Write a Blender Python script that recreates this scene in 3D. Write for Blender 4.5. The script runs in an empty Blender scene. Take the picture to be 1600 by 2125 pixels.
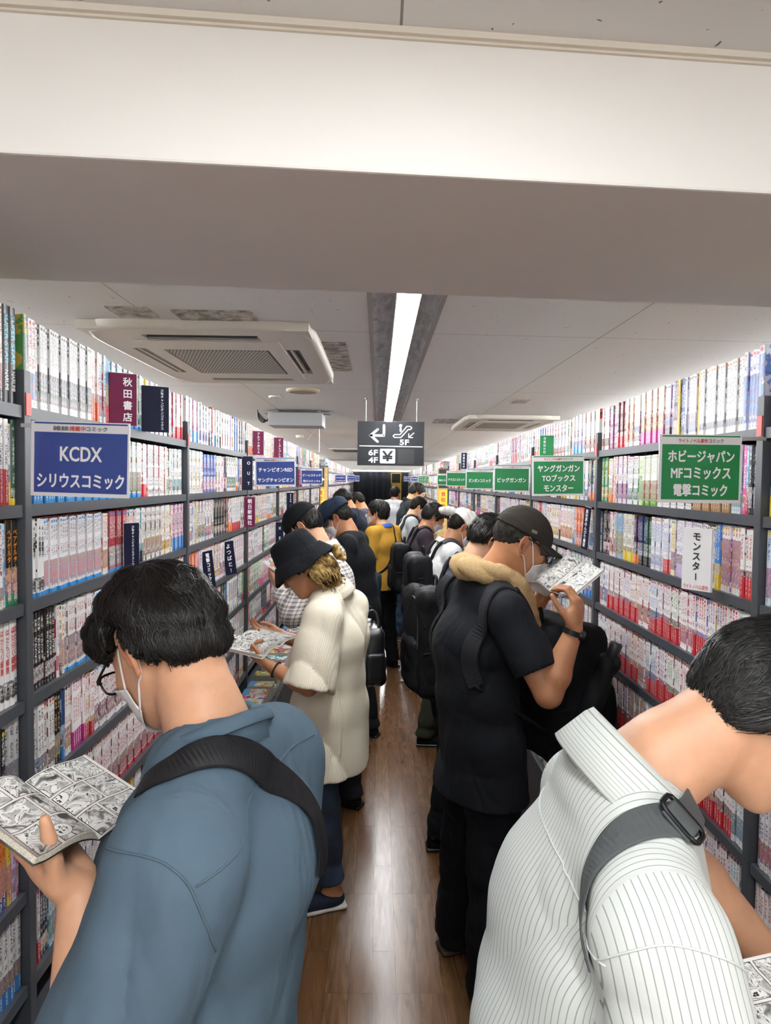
import bpy, bmesh, math, random
import numpy as np
from mathutils import Vector, Matrix
C = bpy.context.scene.collection
sc = bpy.context.scene
# ---------------------------------------------------------------- camera, world, exposure
F = 1445.0
CAM = np.array([0.0, 0.0, 1.88])
_yaw, _pit, _roll = 0.0109, 0.0438, 0.012
_f = np.array([math.sin(_yaw) * math.cos(_pit), math.cos(_yaw) * math.cos(_pit), -math.sin(_pit)])
_r = np.array([math.cos(_yaw), -math.sin(_yaw), 0.0])
_u = np.cross(_r, _f)
_r, _u = math.cos(_roll) * _r + math.sin(_roll) * _u, -math.sin(_roll) * _r + math.cos(_roll) * _u
cd = bpy.data.cameras.new('camera')
cam = bpy.data.objects.new('camera', cd); C.objects.link(cam)
cam.matrix_world = Matrix(((_r[0], _u[0], -_f[0], CAM[0]), (_r[1], _u[1], -_f[1], CAM[1]), (_r[2], _u[2], -_f[2], CAM[2]), (0, 0, 0, 1)))
cd.sensor_fit = 'VERTICAL'; cd.sensor_height = 24.0; cd.sensor_width = 24.0
cd.lens = 24.0 * F / 2125.0
cd.clip_start = 0.02; cd.clip_end = 100
sc.camera = cam
w = bpy.data.worlds.new('world'); sc.world = w; w.use_nodes = True
w.node_tree.nodes['Background'].inputs[0].default_value = (1, 1, 1, 1)
w.node_tree.nodes['Background'].inputs[1].default_value = 0.05
LAMP = 66.0                      # radiance of the fluorescent strips
sc.view_settings.view_transform = 'Standard'
sc.view_settings.look = 'None'
sc.view_settings.gamma = 1.0
sc.view_settings.use_curve_mapping = False
sc.view_settings.exposure = 0.0
sc.cycles.max_bounces = 8
sc.cycles.diffuse_bounces = 4
sc.cycles.use_adaptive_sampling = True
sc.cycles.adaptive_threshold = 0.025
sc.cycles.caustics_reflective = False
sc.cycles.caustics_refractive = False
sc.cycles.sample_clamp_indirect = 6.0

def U(px, py, y):
    """a pixel of the photograph at real depth y (metres along the aisle) as a point of the place"""
    d = _f * F + _r * (px - 800.0) + _u * (1062.5 - py)
    return CAM + d * (y / d[1])
# ---------------------------------------------------------------- helpers: objects
def nrm(v):
    v = np.asarray(v, float); return v / (np.linalg.norm(v) + 1e-12)

def A(*v): return np.array(v, float)

def rawmesh(name, V, Fc, uv=None, smooth=False):
    """mesh from vertex list and polygon list"""
    me = bpy.data.meshes.new(name)
    me.from_pydata([tuple(map(float, v)) for v in V], [], [tuple(map(int, f)) for f in Fc])
    if smooth: me.polygons.foreach_set('use_smooth', np.ones(len(me.polygons), bool))
    if uv is not None:
        l = me.uv_layers.new(name='uv')
        a = np.array([uv[i] for f in Fc for i in f], np.float32).ravel()
        l.data.foreach_set('uv', a)
    me.update()
    return me

def fastmesh(name, V, Q, smooth=True):
    """V (n,3), Q (m,k) numpy with k = 3 or 4"""
    V = np.ascontiguousarray(V, np.float32); Q = np.ascontiguousarray(Q, np.int32)
    me = bpy.data.meshes.new(name)
    me.vertices.add(len(V)); me.vertices.foreach_set('co', V.ravel())
    k = Q.shape[1]
    me.loops.add(Q.size); me.loops.foreach_set('vertex_index', Q.ravel())
    me.polygons.add(len(Q))
    me.polygons.foreach_set('loop_start', np.arange(0, Q.size, k, dtype=np.int32))
    me.polygons.foreach_set('loop_total', np.full(len(Q), k, np.int32))
    me.update(calc_edges=True)
    me.validate()
    if smooth: me.polygons.foreach_set('use_smooth', np.ones(len(me.polygons), bool))
    return me

def link(name, me, mat=None, parent=None):
    o = bpy.data.objects.new(name, me); C.objects.link(o)
    if mat is not None:
        for m in (mat if isinstance(mat, (list, tuple)) else [mat]): me.materials.append(m)
    if parent is not None:
        o.parent = parent
        o.matrix_parent_inverse = parent.matrix_world.inverted() if parent.type != 'EMPTY' else Matrix.Translation(-parent.location)
    return o

def tag(o, label, cat, group=None, kind=None):
    o['label'] = label; o['category'] = cat
    if group: o['group'] = group
    if kind: o['kind'] = kind
    return o

def thing(name, label, cat, loc=(0, 0, 0), group=None):
    o = bpy.data.objects.new(name, None); C.objects.link(o)
    o.location = Vector([float(c) for c in loc]); o.empty_display_size = 0.1
    return tag(o, label, cat, group)

def struct(name, me, mat, label=None, cat=None):
    o = link(name, me, mat); o['kind'] = 'structure'
    if label: o['label'] = label; o['category'] = cat
    return o

class MB:
    """collects shapes into one mesh"""
    def __init__(s): s.V = []; s.F = []; s.M = []; s.UV = []
    def add(s, V, Fc, m=0, uv=None):
        n = len(s.V); s.V += [tuple(map(float, v)) for v in V]
        s.UV += list(uv) if uv is not None else [(0, 0)] * len(V)
        for f in Fc: s.F.append(tuple(n + i for i in f)); s.M.append(m)
    def box(s, lo, hi, m=0, R=None, c=None):
        x0, y0, z0 = lo; x1, y1, z1 = hi
        V = np.array([(x0, y0, z0), (x1, y0, z0), (x1, y1, z0), (x0, y1, z0), (x0, y0, z1), (x1, y0, z1), (x1, y1, z1), (x0, y1, z1)], float)
        if R is not None: V = V @ np.asarray(R).T
        if c is not None: V = V + np.asarray(c)
        s.add(V, [(0, 3, 2, 1), (4, 5, 6, 7), (0, 1, 5, 4), (1, 2, 6, 5), (2, 3, 7, 6), (3, 0, 4, 7)], m)
    def tube(s, pts, r, n=8, m=0, cap=True):
        P = np.array(pts, float); T = np.gradient(P, axis=0)
        rr = np.broadcast_to(np.asarray(r, float), (len(P),))
        up = A(0, 0, 1) if abs(nrm(T[0])[2]) < 0.9 else A(1, 0, 0)
        V = []; a = nrm(np.cross(nrm(T[0]), up))
        for i in range(len(P)):
            t = nrm(T[i]); a = nrm(a - t * np.dot(a, t)); b = np.cross(t, a)
            for k in range(n):
                th = 2 * math.pi * k / n
                V.append(P[i] + rr[i] * (math.cos(th) * a + math.sin(th) * b))
        Fc = [(i * n + k, i * n + (k + 1) % n, (i + 1) * n + (k + 1) % n, (i + 1) * n + k) for i in range(len(P) - 1) for k in range(n)]
        if cap: Fc += [tuple(range(n - 1, -1, -1)), tuple((len(P) - 1) * n + k for k in range(n))]
        s.add(V, Fc, m)
    def lathe(s, prof, n=32, c=(0, 0, 0), R=None, m=0, wob=None):
        V = []
        for (r, z) in prof:
            for k in range(n):
                th = 2 * math.pi * k / n
                v = A(r * math.cos(th), r * math.sin(th), z)
                if wob: v = wob(v, th)
                V.append(v)
        V = np.array(V)
        if R is not None: V = V @ np.asarray(R).T
        V = V + np.asarray(c)
        L = len(prof)
        s.add(V, [(i * n + k, i * n + (k + 1) % n, (i + 1) * n + (k + 1) % n, (i + 1) * n + k) for i in range(L - 1) for k in range(n)], m)
    def build(s, name, mat, parent=None, smooth=False, uv=False, bevel=0):
        me = rawmesh(name, s.V, s.F, s.UV if uv else None, smooth)
        me.polygons.foreach_set('material_index', np.array(s.M, np.int32))
        if bevel:
            bm = bmesh.new(); bm.from_mesh(me)
            bmesh.ops.bevel(bm, geom=[e for e in bm.edges if len(e.link_faces) == 2 and e.calc_face_angle(0) > 0.5], offset=bevel, segments=2, affect='EDGES', profile=0.6)
            bm.to_mesh(me); bm.free()
        return link(name, me, mat, parent)

# ---------------------------------------------------------------- helpers: text
_tc = {}
def text_mesh(s, size, bold=0.0, extr=0.0, vertical=False, gap=1.0):
    key = (s, size, bold, extr, vertical, gap)
    if key in _tc: return _tc[key]
    def one(t):
        cu = bpy.data.curves.new('t', 'FONT'); cu.body = t; cu.size = size; cu.align_x = 'CENTER'; cu.align_y = 'CENTER'
        cu.offset = bold * size; cu.extrude = extr; cu.resolution_u = 3; cu.fill_mode = 'FRONT' if extr == 0 else 'BOTH'
        ob = bpy.data.objects.new('t', cu); C.objects.link(ob)
        dg = bpy.context.evaluated_depsgraph_get(); dg.update()
        me = bpy.data.meshes.new_from_object(ob.evaluated_get(dg))
        n = len(me.vertices); V = np.zeros(n * 3, np.float32); me.vertices.foreach_get('co', V)
        Fc = [tuple(p.vertices) for p in me.polygons]
        bpy.data.objects.remove(ob); bpy.data.curves.remove(cu); bpy.data.meshes.remove(me)
        return V.reshape(-1, 3).astype(float), Fc
    if not vertical: r = one(s)
    else:
        Vs = []; Fs = []; n = 0
        for i, ch in enumerate(s):
            if ch == ' ': continue
            if ch == 'ー': v, f = one('|'); v[:, 1] -= v[:, 1].mean(); v[:, 1] *= 0.75
            else: v, f = one(ch)
            v = v.copy(); v[:, 1] += -size * gap * (i - (len(s) - 1) / 2)
            Vs.append(v); Fs += [tuple(k + n for k in q) for q in f]; n += len(v)
        r = (np.concatenate(Vs), Fs)
    _tc[key] = r
    return r

def put_text(mb, s, size, org, ex, ey, bold=0.0, m=0, vertical=False, gap=1.0, fit=None, off=0.0012):
    """letters lying in the plane (org, ex, ey), raised by off"""
    V, Fc = text_mesh(s, size, 0.0, 0.0, vertical, gap)
    if len(V) == 0: return
    V = V.copy()
    c = (V.min(0) + V.max(0)) / 2; V -= c
    if fit:
        w0 = np.ptp(V[:, 0]); h0 = np.ptp(V[:, 1])
        if fit[0]: V[:, 0] *= fit[0] / max(w0, 1e-6)
        if fit[1]: V[:, 1] *= fit[1] / max(h0, 1e-6)
    n = np.cross(ex, ey)
    b = bold * size * .8
    for i, (dx, dy) in enumerate(((0, 0), (1, 0), (-1, 0), (0, 1), (0, -1), (.7, .7), (-.7, .7), (.7, -.7), (-.7, -.7)) if b > 0 else ((0, 0),)):
        W = np.asarray(org) + (V[:, :1] + dx * b) * ex + (V[:, 1:2] + dy * b) * ey + (off + i * 2e-6) * n
        mb.add(W, Fc, m)

# ---------------------------------------------------------------- helpers: materials
class G:
    def __init__(s, name):
        s.m = bpy.data.materials.new(name); s.m.use_nodes = True
        s.t = s.m.node_tree; s.b = s.t.nodes['Principled BSDF']
    def n(s, ty, **kw):
        nd = s.t.nodes.new(ty)
        for k, v in kw.items():
            if k.startswith('_'): setattr(nd, k[1:], v)
            else: s.set(nd, int(k[1:]) if k[0] == 'i' and k[1:].isdigit() else k.replace('__', ' '), v)
        return nd
    def set(s, nd, k, v):
        i = nd.inputs[k]
        if isinstance(v, bpy.types.NodeSocket): s.t.links.new(v, i)
        else:
            if hasattr(i.default_value, '__len__') and not isinstance(v, str) and len(v) == 3 and len(i.default_value) == 4: v = (*v, 1)
            i.default_value = v
    def mt(s, op, a, b=0.0, c=0.0):
        nd = s.n('ShaderNodeMath', _operation=op); s.set(nd, 0, a); s.set(nd, 1, b)
        if len(nd.inputs) > 2: s.set(nd, 2, c)
        return nd.outputs[0]
    def mix(s, f, a, b, ty='MIX'):
        nd = s.n('ShaderNodeMix', _data_type='RGBA', _blend_type=ty)
        s.set(nd, 0, f); s.set(nd, 6, a); s.set(nd, 7, b)
        return nd.outputs[2]
    def ramp(s, f, stops):
        nd = s.n('ShaderNodeValToRGB'); s.set(nd, 0, f)
        e = nd.color_ramp.elements
        while len(e) < len(stops): e.new(0.5)
        for q, (p, c) in zip(e, stops): q.position = p; q.color = (*c, 1) if len(c) == 3 else c
        return nd.outputs[0]
    def obj(s): return s.n('ShaderNodeTexCoord').outputs['Object']
    def gen(s): return s.n('ShaderNodeNewGeometry').outputs['Position']
    def uvo(s): return s.n('ShaderNodeUVMap', _uv_map='uv').outputs[0]
    def mapg(s, v, sc=(1, 1, 1), loc=(0, 0, 0), rot=(0, 0, 0)):
        nd = s.n('ShaderNodeMapping'); s.set(nd, 0, v); s.set(nd, 1, loc); s.set(nd, 2, rot); s.set(nd, 3, sc); return nd.outputs[0]
    def noise(s, v, scale, detail=2.0, rough=0.5, dist=0.0):
        nd = s.n('ShaderNodeTexNoise'); s.set(nd, 'Vector', v); s.set(nd, 'Scale', scale); s.set(nd, 'Detail', detail); s.set(nd, 'Roughness', rough); s.set(nd, 'Distortion', dist); return nd.outputs
    def sep(s, v): return s.n('ShaderNodeSeparateXYZ', i0=v).outputs
    def comb(s, x, y, z=0.0): return s.n('ShaderNodeCombineXYZ', i0=x, i1=y, i2=z).outputs[0]
    def attr(s, a): return s.n('ShaderNodeAttribute', _attribute_name=a).outputs
    def bump(s, h, strength=0.3, dist=0.002):
        nd = s.n('ShaderNodeBump'); s.set(nd, 'Height', h); s.set(nd, 'Strength', strength); s.set(nd, 'Distance', dist)
        s.set(s.b, 'Normal', nd.outputs[0])
    def base(s, c): s.set(s.b, 'Base Color', c); return s
    def rough(s, v): s.set(s.b, 'Roughness', v); return s
    def metal(s, v): s.set(s.b, 'Metallic', v); return s

def srgb(r, g=None, b=None):
    if g is None:
        h = r.lstrip('#'); r, g, b = [int(h[i:i + 2], 16) for i in (0, 2, 4)]
    f = lambda c: (c / 255 / 12.92) if c / 255 <= 0.04045 else ((c / 255 + 0.055) / 1.055) ** 2.4
    return (f(r), f(g), f(b))

def plain(name, col, rough=0.5, metal=0.0, noise=0.0, nscale=30, bump=0.0, spec=None):
    g = G(name)
    if noise:
        n = g.noise(g.obj(), nscale, 4)[0]
        c2 = tuple(max(0, c * (1 - noise)) for c in col); c3 = tuple(min(1, c * (1 + noise)) for c in col)
        g.base(g.ramp(n, [(0.3, c2), (0.7, c3)]))
        if bump: g.bump(n, bump)
    else:
        n = g.noise(g.obj(), nscale, 3)[0]
        g.base(g.mix(n, tuple(c * 0.96 for c in col), tuple(min(1, c * 1.04) for c in col)))
        if bump: g.bump(n, bump)
    g.rough(rough).metal(metal)
    if spec is not None: g.set(g.b, 'Specular IOR Level', spec)
    return g.m

def emis(name, col, st):
    g = G(name); g.base((0.9, 0.9, 0.9)); g.set(g.b, 'Emission Color', col); g.set(g.b, 'Emission Strength', st); return g.m

# ---------------------------------------------------------------- helpers: soft surfaces (distance fields, meshed by surface nets)
def smin(a, b, k):
    if k <= 0: return np.minimum(a, b)
    h = np.clip(0.5 + 0.5 * (b - a) / k, 0, 1)
    return b + (a - b) * h - k * h * (1 - h)
def smax(a, b, k): return -smin(-a, -b, k)

class S:
    """list of shapes; each: (op, f, k, centre, radius)"""
    def __init__(s): s.ops = []
    def rc(s, a, b, r1, r2, k=0.02, op='u', flat=False):
        a = np.asarray(a, np.float32); b = np.asarray(b, np.float32); ba = b - a; L = float(ba @ ba) + 1e-9; ln = math.sqrt(L)
        def f(p):
            t = ((p - a) @ ba) / L
            tc = np.clip(t, 0, 1)
            q = p - a - tc[:, None] * ba
            d = np.sqrt(np.einsum('ij,ij->i', q, q)) - (r1 + (r2 - r1) * tc)
            if flat: d = np.maximum(d, (t - 1) * ln)
            return d
        s.ops.append((op, f, k, (a + b) / 2, ln / 2 + max(r1, r2))); return s
    def el(s, c, r, M=None, k=0.02, op='u'):
        c = np.asarray(c, np.float32); r = np.asarray(r, np.float32); M = np.eye(3, dtype=np.float32) if M is None else np.asarray(M, np.float32)
        def f(p):
            q = (p - c) @ M
            a = q / r; k0 = np.sqrt(np.einsum('ij,ij->i', a, a)); a = a / r
            k1 = np.sqrt(np.einsum('ij,ij->i', a, a)) + 1e-9
            return np.where(k0 < 1e-3, -r.min(), k0 * (k0 - 1) / k1)
        s.ops.append((op, f, k, c, float(r.max()))); return s
    def ec(s, a, b, lat, r1, r2, k=0.03, op='u', flat=False, sup=2.0):
        """loft between two ellipses: r = (lateral, depth)"""
        a = np.asarray(a, np.float32); b = np.asarray(b, np.float32); ba = b - a; L = float(ba @ ba) + 1e-9; ln = math.sqrt(L)
        l = nrm(np.asarray(lat) - nrm(ba) * np.dot(lat, nrm(ba))).astype(np.float32); e = np.cross(nrm(ba), l).astype(np.float32)
        def f(p):
            pa = p - a
            t = (pa @ ba) / L; tc = np.clip(t, 0, 1)
            x = pa @ l; y = pa @ e; z = (t - tc) * ln
            ra = r1[0] + (r2[0] - r1[0]) * tc; rb = r1[1] + (r2[1] - r1[1]) * tc
            m = np.minimum(ra, rb)
            q = (np.abs(x / ra) ** sup + np.abs(y / rb) ** sup) ** (2 / sup) + (z / m) ** 2
            d = (np.sqrt(q) - 1) * m
            if flat: d = np.maximum(d, (t - 1) * ln)
            return d
        s.ops.append((op, f, k, (a + b) / 2, ln / 2 + max(*r1, *r2))); return s
    def bx(s, c, h, M=None, r=0.01, k=0.01, op='u'):
        c = np.asarray(c, np.float32); h = np.asarray(h, np.float32); M = np.eye(3, dtype=np.float32) if M is None else np.asarray(M, np.float32)
        def f(p):
            q = np.abs((p - c) @ M) - (h - r)
            o = np.maximum(q, 0)
            return np.sqrt(np.einsum('ij,ij->i', o, o)) + np.minimum(q.max(1), 0) - r
        s.ops.append((op, f, k, c, float(np.linalg.norm(h)))); return s
    def shell(s, a, b, lat, r1, r2, th, k=0.004, op='u'):
        """open elliptic tube wall from a to b"""
        a = np.asarray(a, np.float32); b = np.asarray(b, np.float32); ba = b - a; L = float(ba @ ba) + 1e-9; ln = math.sqrt(L)
        l = nrm(np.asarray(lat) - nrm(ba) * np.dot(lat, nrm(ba))).astype(np.float32); e = np.cross(nrm(ba), l).astype(np.float32)
        def f(p):
            pa = p - a
            t = (pa @ ba) / L; tc = np.clip(t, -0.2, 1.2)
            x = pa @ l; y = pa @ e
            ra = r1[0] + (r2[0] - r1[0]) * tc; rb = r1[1] + (r2[1] - r1[1]) * tc
            d = (np.sqrt((x / ra) ** 2 + (y / rb) ** 2) - 1) * np.minimum(ra, rb)
            return np.maximum(np.abs(d) - th, np.abs(t - 0.5) * ln - ln / 2)
        s.ops.append((op, f, k, (a + b) / 2, ln / 2 + max(*r1, *r2) + th)); return s
    def plane(s, pt, n, k=0.004):
        """keep the side the normal points away from"""
        pt = np.asarray(pt, np.float32); n = nrm(n).astype(np.float32)
        s.ops.append(('i', lambda p: (p - pt) @ n, k, None, 0)); return s
    def fn(s, f, op='d', c=None, r=0, k=0): s.ops.append((op, f, k, c, r)); return s
    def calm(s):
        o = S(); o.ops = [q for q in s.ops if q[0] != 'd']; return o
    def ext(s, o): s.ops += o.ops; return s
    def ev(s, P, cull=None):
        """P (nb, m, 3) blocks"""
        nb, m, _ = P.shape
        d = np.full((nb, m), 1e3, np.float32)
        if cull is not None: cen, rad = cull
        for op, f, k, c, r in s.ops:
            if cull is not None and c is not None and op in 'us':
                sel = np.nonzero(np.linalg.norm(cen - c, axis=1) < r + rad + k + 0.02)[0]
                if len(sel) == 0: continue
                pts = P[sel].reshape(-1, 3)
            else: sel = slice(None); pts = P.reshape(-1, 3)
            v = f(pts).astype(np.float32).reshape(-1, m); o = d[sel]
            if op == 'u': o = np.minimum(v, o) if k <= 0 else smin(o, v, k)
            elif op == 's': o = smax(o, -v, k)
            elif op == 'i': o = smax(o, v, k)
            elif op == 'd': o = o + v
            d[sel] = o
        return d
    def at(s, p): return s.ev(np.asarray(p, np.float32).reshape(1, -1, 3))[0]
    def grad(s, p, e=0.003):
        p = np.asarray(p, np.float32)
        g = np.stack([s.at(p + np.eye(3, dtype=np.float32)[i] * e) - s.at(p - np.eye(3, dtype=np.float32)[i] * e) for i in range(3)], 1)
        return g / (np.linalg.norm(g, axis=1, keepdims=True) + 1e-9)
    def snap(s, p, off=0.0, it=6):
        p = np.asarray(p, np.float32).reshape(-1, 3).copy()
        for _ in range(it):
            p -= (s.at(p) - off)[:, None] * s.grad(p) * 0.9
        return p.astype(float), s.grad(p).astype(float)
    def bounds(s):
        lo = np.full(3, 1e9); hi = -lo
        for op, f, k, c, r in s.ops:
            if op == 'u' and c is not None: lo = np.minimum(lo, c - r); hi = np.maximum(hi, c + r)
        return lo - 0.01, hi + 0.01
    def nets(s, res, lo=None, hi=None):
        l0, h0 = s.bounds()
        lo = l0 if lo is None else np.maximum(lo, l0); hi = h0 if hi is None else np.minimum(hi, h0)
        B = 8
        n = np.maximum(np.ceil((hi - lo) / res / B).astype(int), 1)
        bi = np.stack(np.meshgrid(*[np.arange(k) for k in n], indexing='ij'), -1).reshape(-1, 3)
        cen = (lo + (bi * B + (B - 1) / 2) * res).astype(np.float32)
        rad = res * B * 0.87
        dc = s.ev(cen[:, None, :], (cen, rad * 3))[:, 0]
        act = np.nonzero(np.abs(dc) < rad * 1.9 + 0.006)[0]
        V = np.empty(tuple(n * B), np.float32)
        V.reshape(n[0], B, n[1], B, n[2], B)[:] = np.where(dc < 0, -1, 1).astype(np.float32).reshape(n)[:, None, :, None, :, None]
        off = np.stack(np.meshgrid(*[np.arange(B)] * 3, indexing='ij'), -1).reshape(1, -1, 3)
        for i in range(0, len(act), 3000):
            a = act[i:i + 3000]
            P = (lo + (bi[a][:, None, :] * B + off) * res).astype(np.float32)
            v = s.ev(P, (cen[a], rad))
            ix = bi[a] * B
            I = (ix[:, None, :] + off)
            V[I[..., 0], I[..., 1], I[..., 2]] = v
        sg = V < 0
        cnt = np.zeros(tuple(np.array(V.shape) - 1), np.uint8)
        sl = lambda d, N: slice(d, N - 1 + d)
        for dx in (0, 1):
            for dy in (0, 1):
                for dz in (0, 1):
                    cnt += sg[sl(dx, V.shape[0]), sl(dy, V.shape[1]), sl(dz, V.shape[2])]
        ci = np.argwhere((cnt > 0) & (cnt < 8))
        if len(ci) == 0: return np.zeros((0, 3)), np.zeros((0, 4), int)
        cv = {}
        for dx in (0, 1):
            for dy in (0, 1):
                for dz in (0, 1): cv[dx, dy, dz] = V[ci[:, 0] + dx, ci[:, 1] + dy, ci[:, 2] + dz]
        acc = np.zeros((len(ci), 3)); num = np.zeros(len(ci))
        K = list(cv)
        for a in K:
            for ax in range(3):
                if a[ax]: continue
                b = list(a); b[ax] = 1; b = tuple(b)
                va, vb = cv[a], cv[b]; x = (va < 0) != (vb < 0)
                t = np.where(x, va / np.where(x, va - vb, 1), 0)
                p = np.tile(np.array(a, float), (len(ci), 1)); p[:, ax] += t
                acc += p * x[:, None]; num += x
        P = lo + (ci + acc / num[:, None]) * res
        idx = np.full(cnt.shape, -1, np.int32); idx[ci[:, 0], ci[:, 1], ci[:, 2]] = np.arange(len(ci))
        quads = []
        for ax in range(3):
            a = [slice(None)] * 3; b = [slice(None)] * 3
            a[ax] = slice(0, -1); b[ax] = slice(1, None)
            x = sg[tuple(a)] != sg[tuple(b)]
            e = np.argwhere(x)
            u, w = (ax + 1) % 3, (ax + 2) % 3
            ok = (e[:, u] > 0) & (e[:, w] > 0) & (e[:, u] < cnt.shape[u]) & (e[:, w] < cnt.shape[w]); e = e[ok]
            ins = sg[e[:, 0], e[:, 1], e[:, 2]]
            q = []
            for du, dw in ((0, 0), (1, 0), (1, 1), (0, 1)):
                c = e.copy(); c[:, u] -= du; c[:, w] -= dw
                q.append(idx[c[:, 0], c[:, 1], c[:, 2]])
            q = np.stack(q, 1)
            q[~ins] = q[~ins][:, ::-1]
            quads.append(q)
        Q = np.concatenate(quads)
        Q = Q[(Q >= 0).all(1)]
        return P, Q[:, ::-1] if False else Q
    def obj(s, name, res, mat, parent=None, lo=None, hi=None, attrs=None, relax=1):
        P, Q = s.nets(res, lo, hi)
        for _ in range(relax):
            a = np.zeros_like(P); c = np.zeros(len(P))
            for i in range(4):
                for j in (1, 3):
                    np.add.at(a, Q[:, i], P[Q[:, (i + j) % 4]]); np.add.at(c, Q[:, i], 1)
            P = P * 0.5 + 0.5 * a / np.maximum(c, 1)[:, None]
        me = fastmesh(name, P, Q)
        if attrs:
            n = len(me.vertices)
            for an, fn in attrs.items():
                v = np.asarray(fn(P), np.float32)
                if v.ndim == 1:
                    at = me.attributes.new(an, 'FLOAT', 'POINT'); at.data.foreach_set('value', v)
                else:
                    at = me.attributes.new(an, 'FLOAT_COLOR', 'POINT')
                    at.data.foreach_set('color', np.concatenate([v, np.ones((n, 1), np.float32)], 1).ravel())
        return link(name, me, mat, parent)

def wavy(P, seed, freq=(6, 6, 3), amp=0.006, warp=0.35, oct=3):
    """cloth folds: warped ridges"""
    rg = np.random.RandomState(seed); out = np.zeros(len(P), np.float32)
    f = np.array(freq, np.float32)
    for o in range(oct):
        d = rg.normal(size=3) * f * (1.7 ** o)
        d2 = rg.normal(size=3) * f * (1.3 ** o); d3 = rg.normal(size=3) * f * 0.7
        ph = rg.uniform(0, 6.28, 3)
        x = P @ d.astype(np.float32) * 2 + ph[0] + warp * 5 * np.sin(P @ d2.astype(np.float32) * 1.5 + ph[1]) + 1.2 * np.sin(P @ d3.astype(np.float32) + ph[2])
        out += (1 - 2 * np.abs(np.sin(x * 0.5)) ** 0.65) * (0.62 ** o)
    return (out * amp).astype(np.float32)

def resample(pts, n):
    P = np.array(pts, float)
    m = len(P)
    if m > 2:   # catmull-rom
        Q = np.vstack([2 * P[0] - P[1], P, 2 * P[-1] - P[-2]]); out = []
        for i in range(m - 1):
            p0, p1, p2, p3 = Q[i:i + 4]
            for t in np.linspace(0, 1, 12, endpoint=False):
                out.append(0.5 * (2 * p1 + (p2 - p0) * t + (2 * p0 - 5 * p1 + 4 * p2 - p3) * t * t + (3 * p1 - p0 - 3 * p2 + p3) * t ** 3))
        out.append(P[-1]); P = np.array(out)
    s = np.concatenate([[0], np.cumsum(np.linalg.norm(np.diff(P, axis=0), axis=1))])
    return np.stack([np.interp(np.linspace(0, s[-1], n), s, P[:, i]) for i in range(3)], 1)

def strap(name, pts, width, th, mat, parent=None, sdf=None, off=0.003, n=40, normals=None, label=None):
    """a flat band along pts, laid on a soft surface when one is given"""
    P = resample(pts, n)
    if sdf is not None:
        P, N = sdf.calm().snap(P, off)
        for _ in range(6): P[1:-1] = (P[:-2] + P[1:-1] * 2 + P[2:]) / 4; N[1:-1] = (N[:-2] + N[1:-1] * 2 + N[2:]) / 4
        d = sdf.at(P); P = P + N * np.clip(off - d, 0, .02)[:, None]
    elif normals is not None: N = np.tile(nrm(normals), (n, 1)) if np.ndim(normals) == 1 else resample(normals, n)
    for _ in range(2):
        N[1:-1] = (N[:-2] + N[1:-1] * 2 + N[2:]) / 4
        P[1:-1] = (P[:-2] + P[1:-1] * 2 + P[2:]) / 4
    T = np.gradient(P, axis=0)
    V = []; Fc = []
    for i in range(n):
        t = nrm(T[i]); s_ = nrm(np.cross(t, N[i])); nn = np.cross(s_, t)
        for a, b in ((-1, 0), (-0.9, 1), (0.9, 1), (1, 0), (1, -1), (-1, -1)):
            V.append(P[i] + s_ * a * width / 2 + nn * (b * th / 2))
    for i in range(n - 1):
        for k in range(6): Fc.append((i * 6 + k, i * 6 + (k + 1) % 6, (i + 1) * 6 + (k + 1) % 6, (i + 1) * 6 + k))
    Fc += [tuple(range(5, -1, -1)), tuple((n - 1) * 6 + k for k in range(6))]
    o = link(name, rawmesh(name, V, Fc), mat, parent)
    if label: o['label'] = label
    return o
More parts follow.
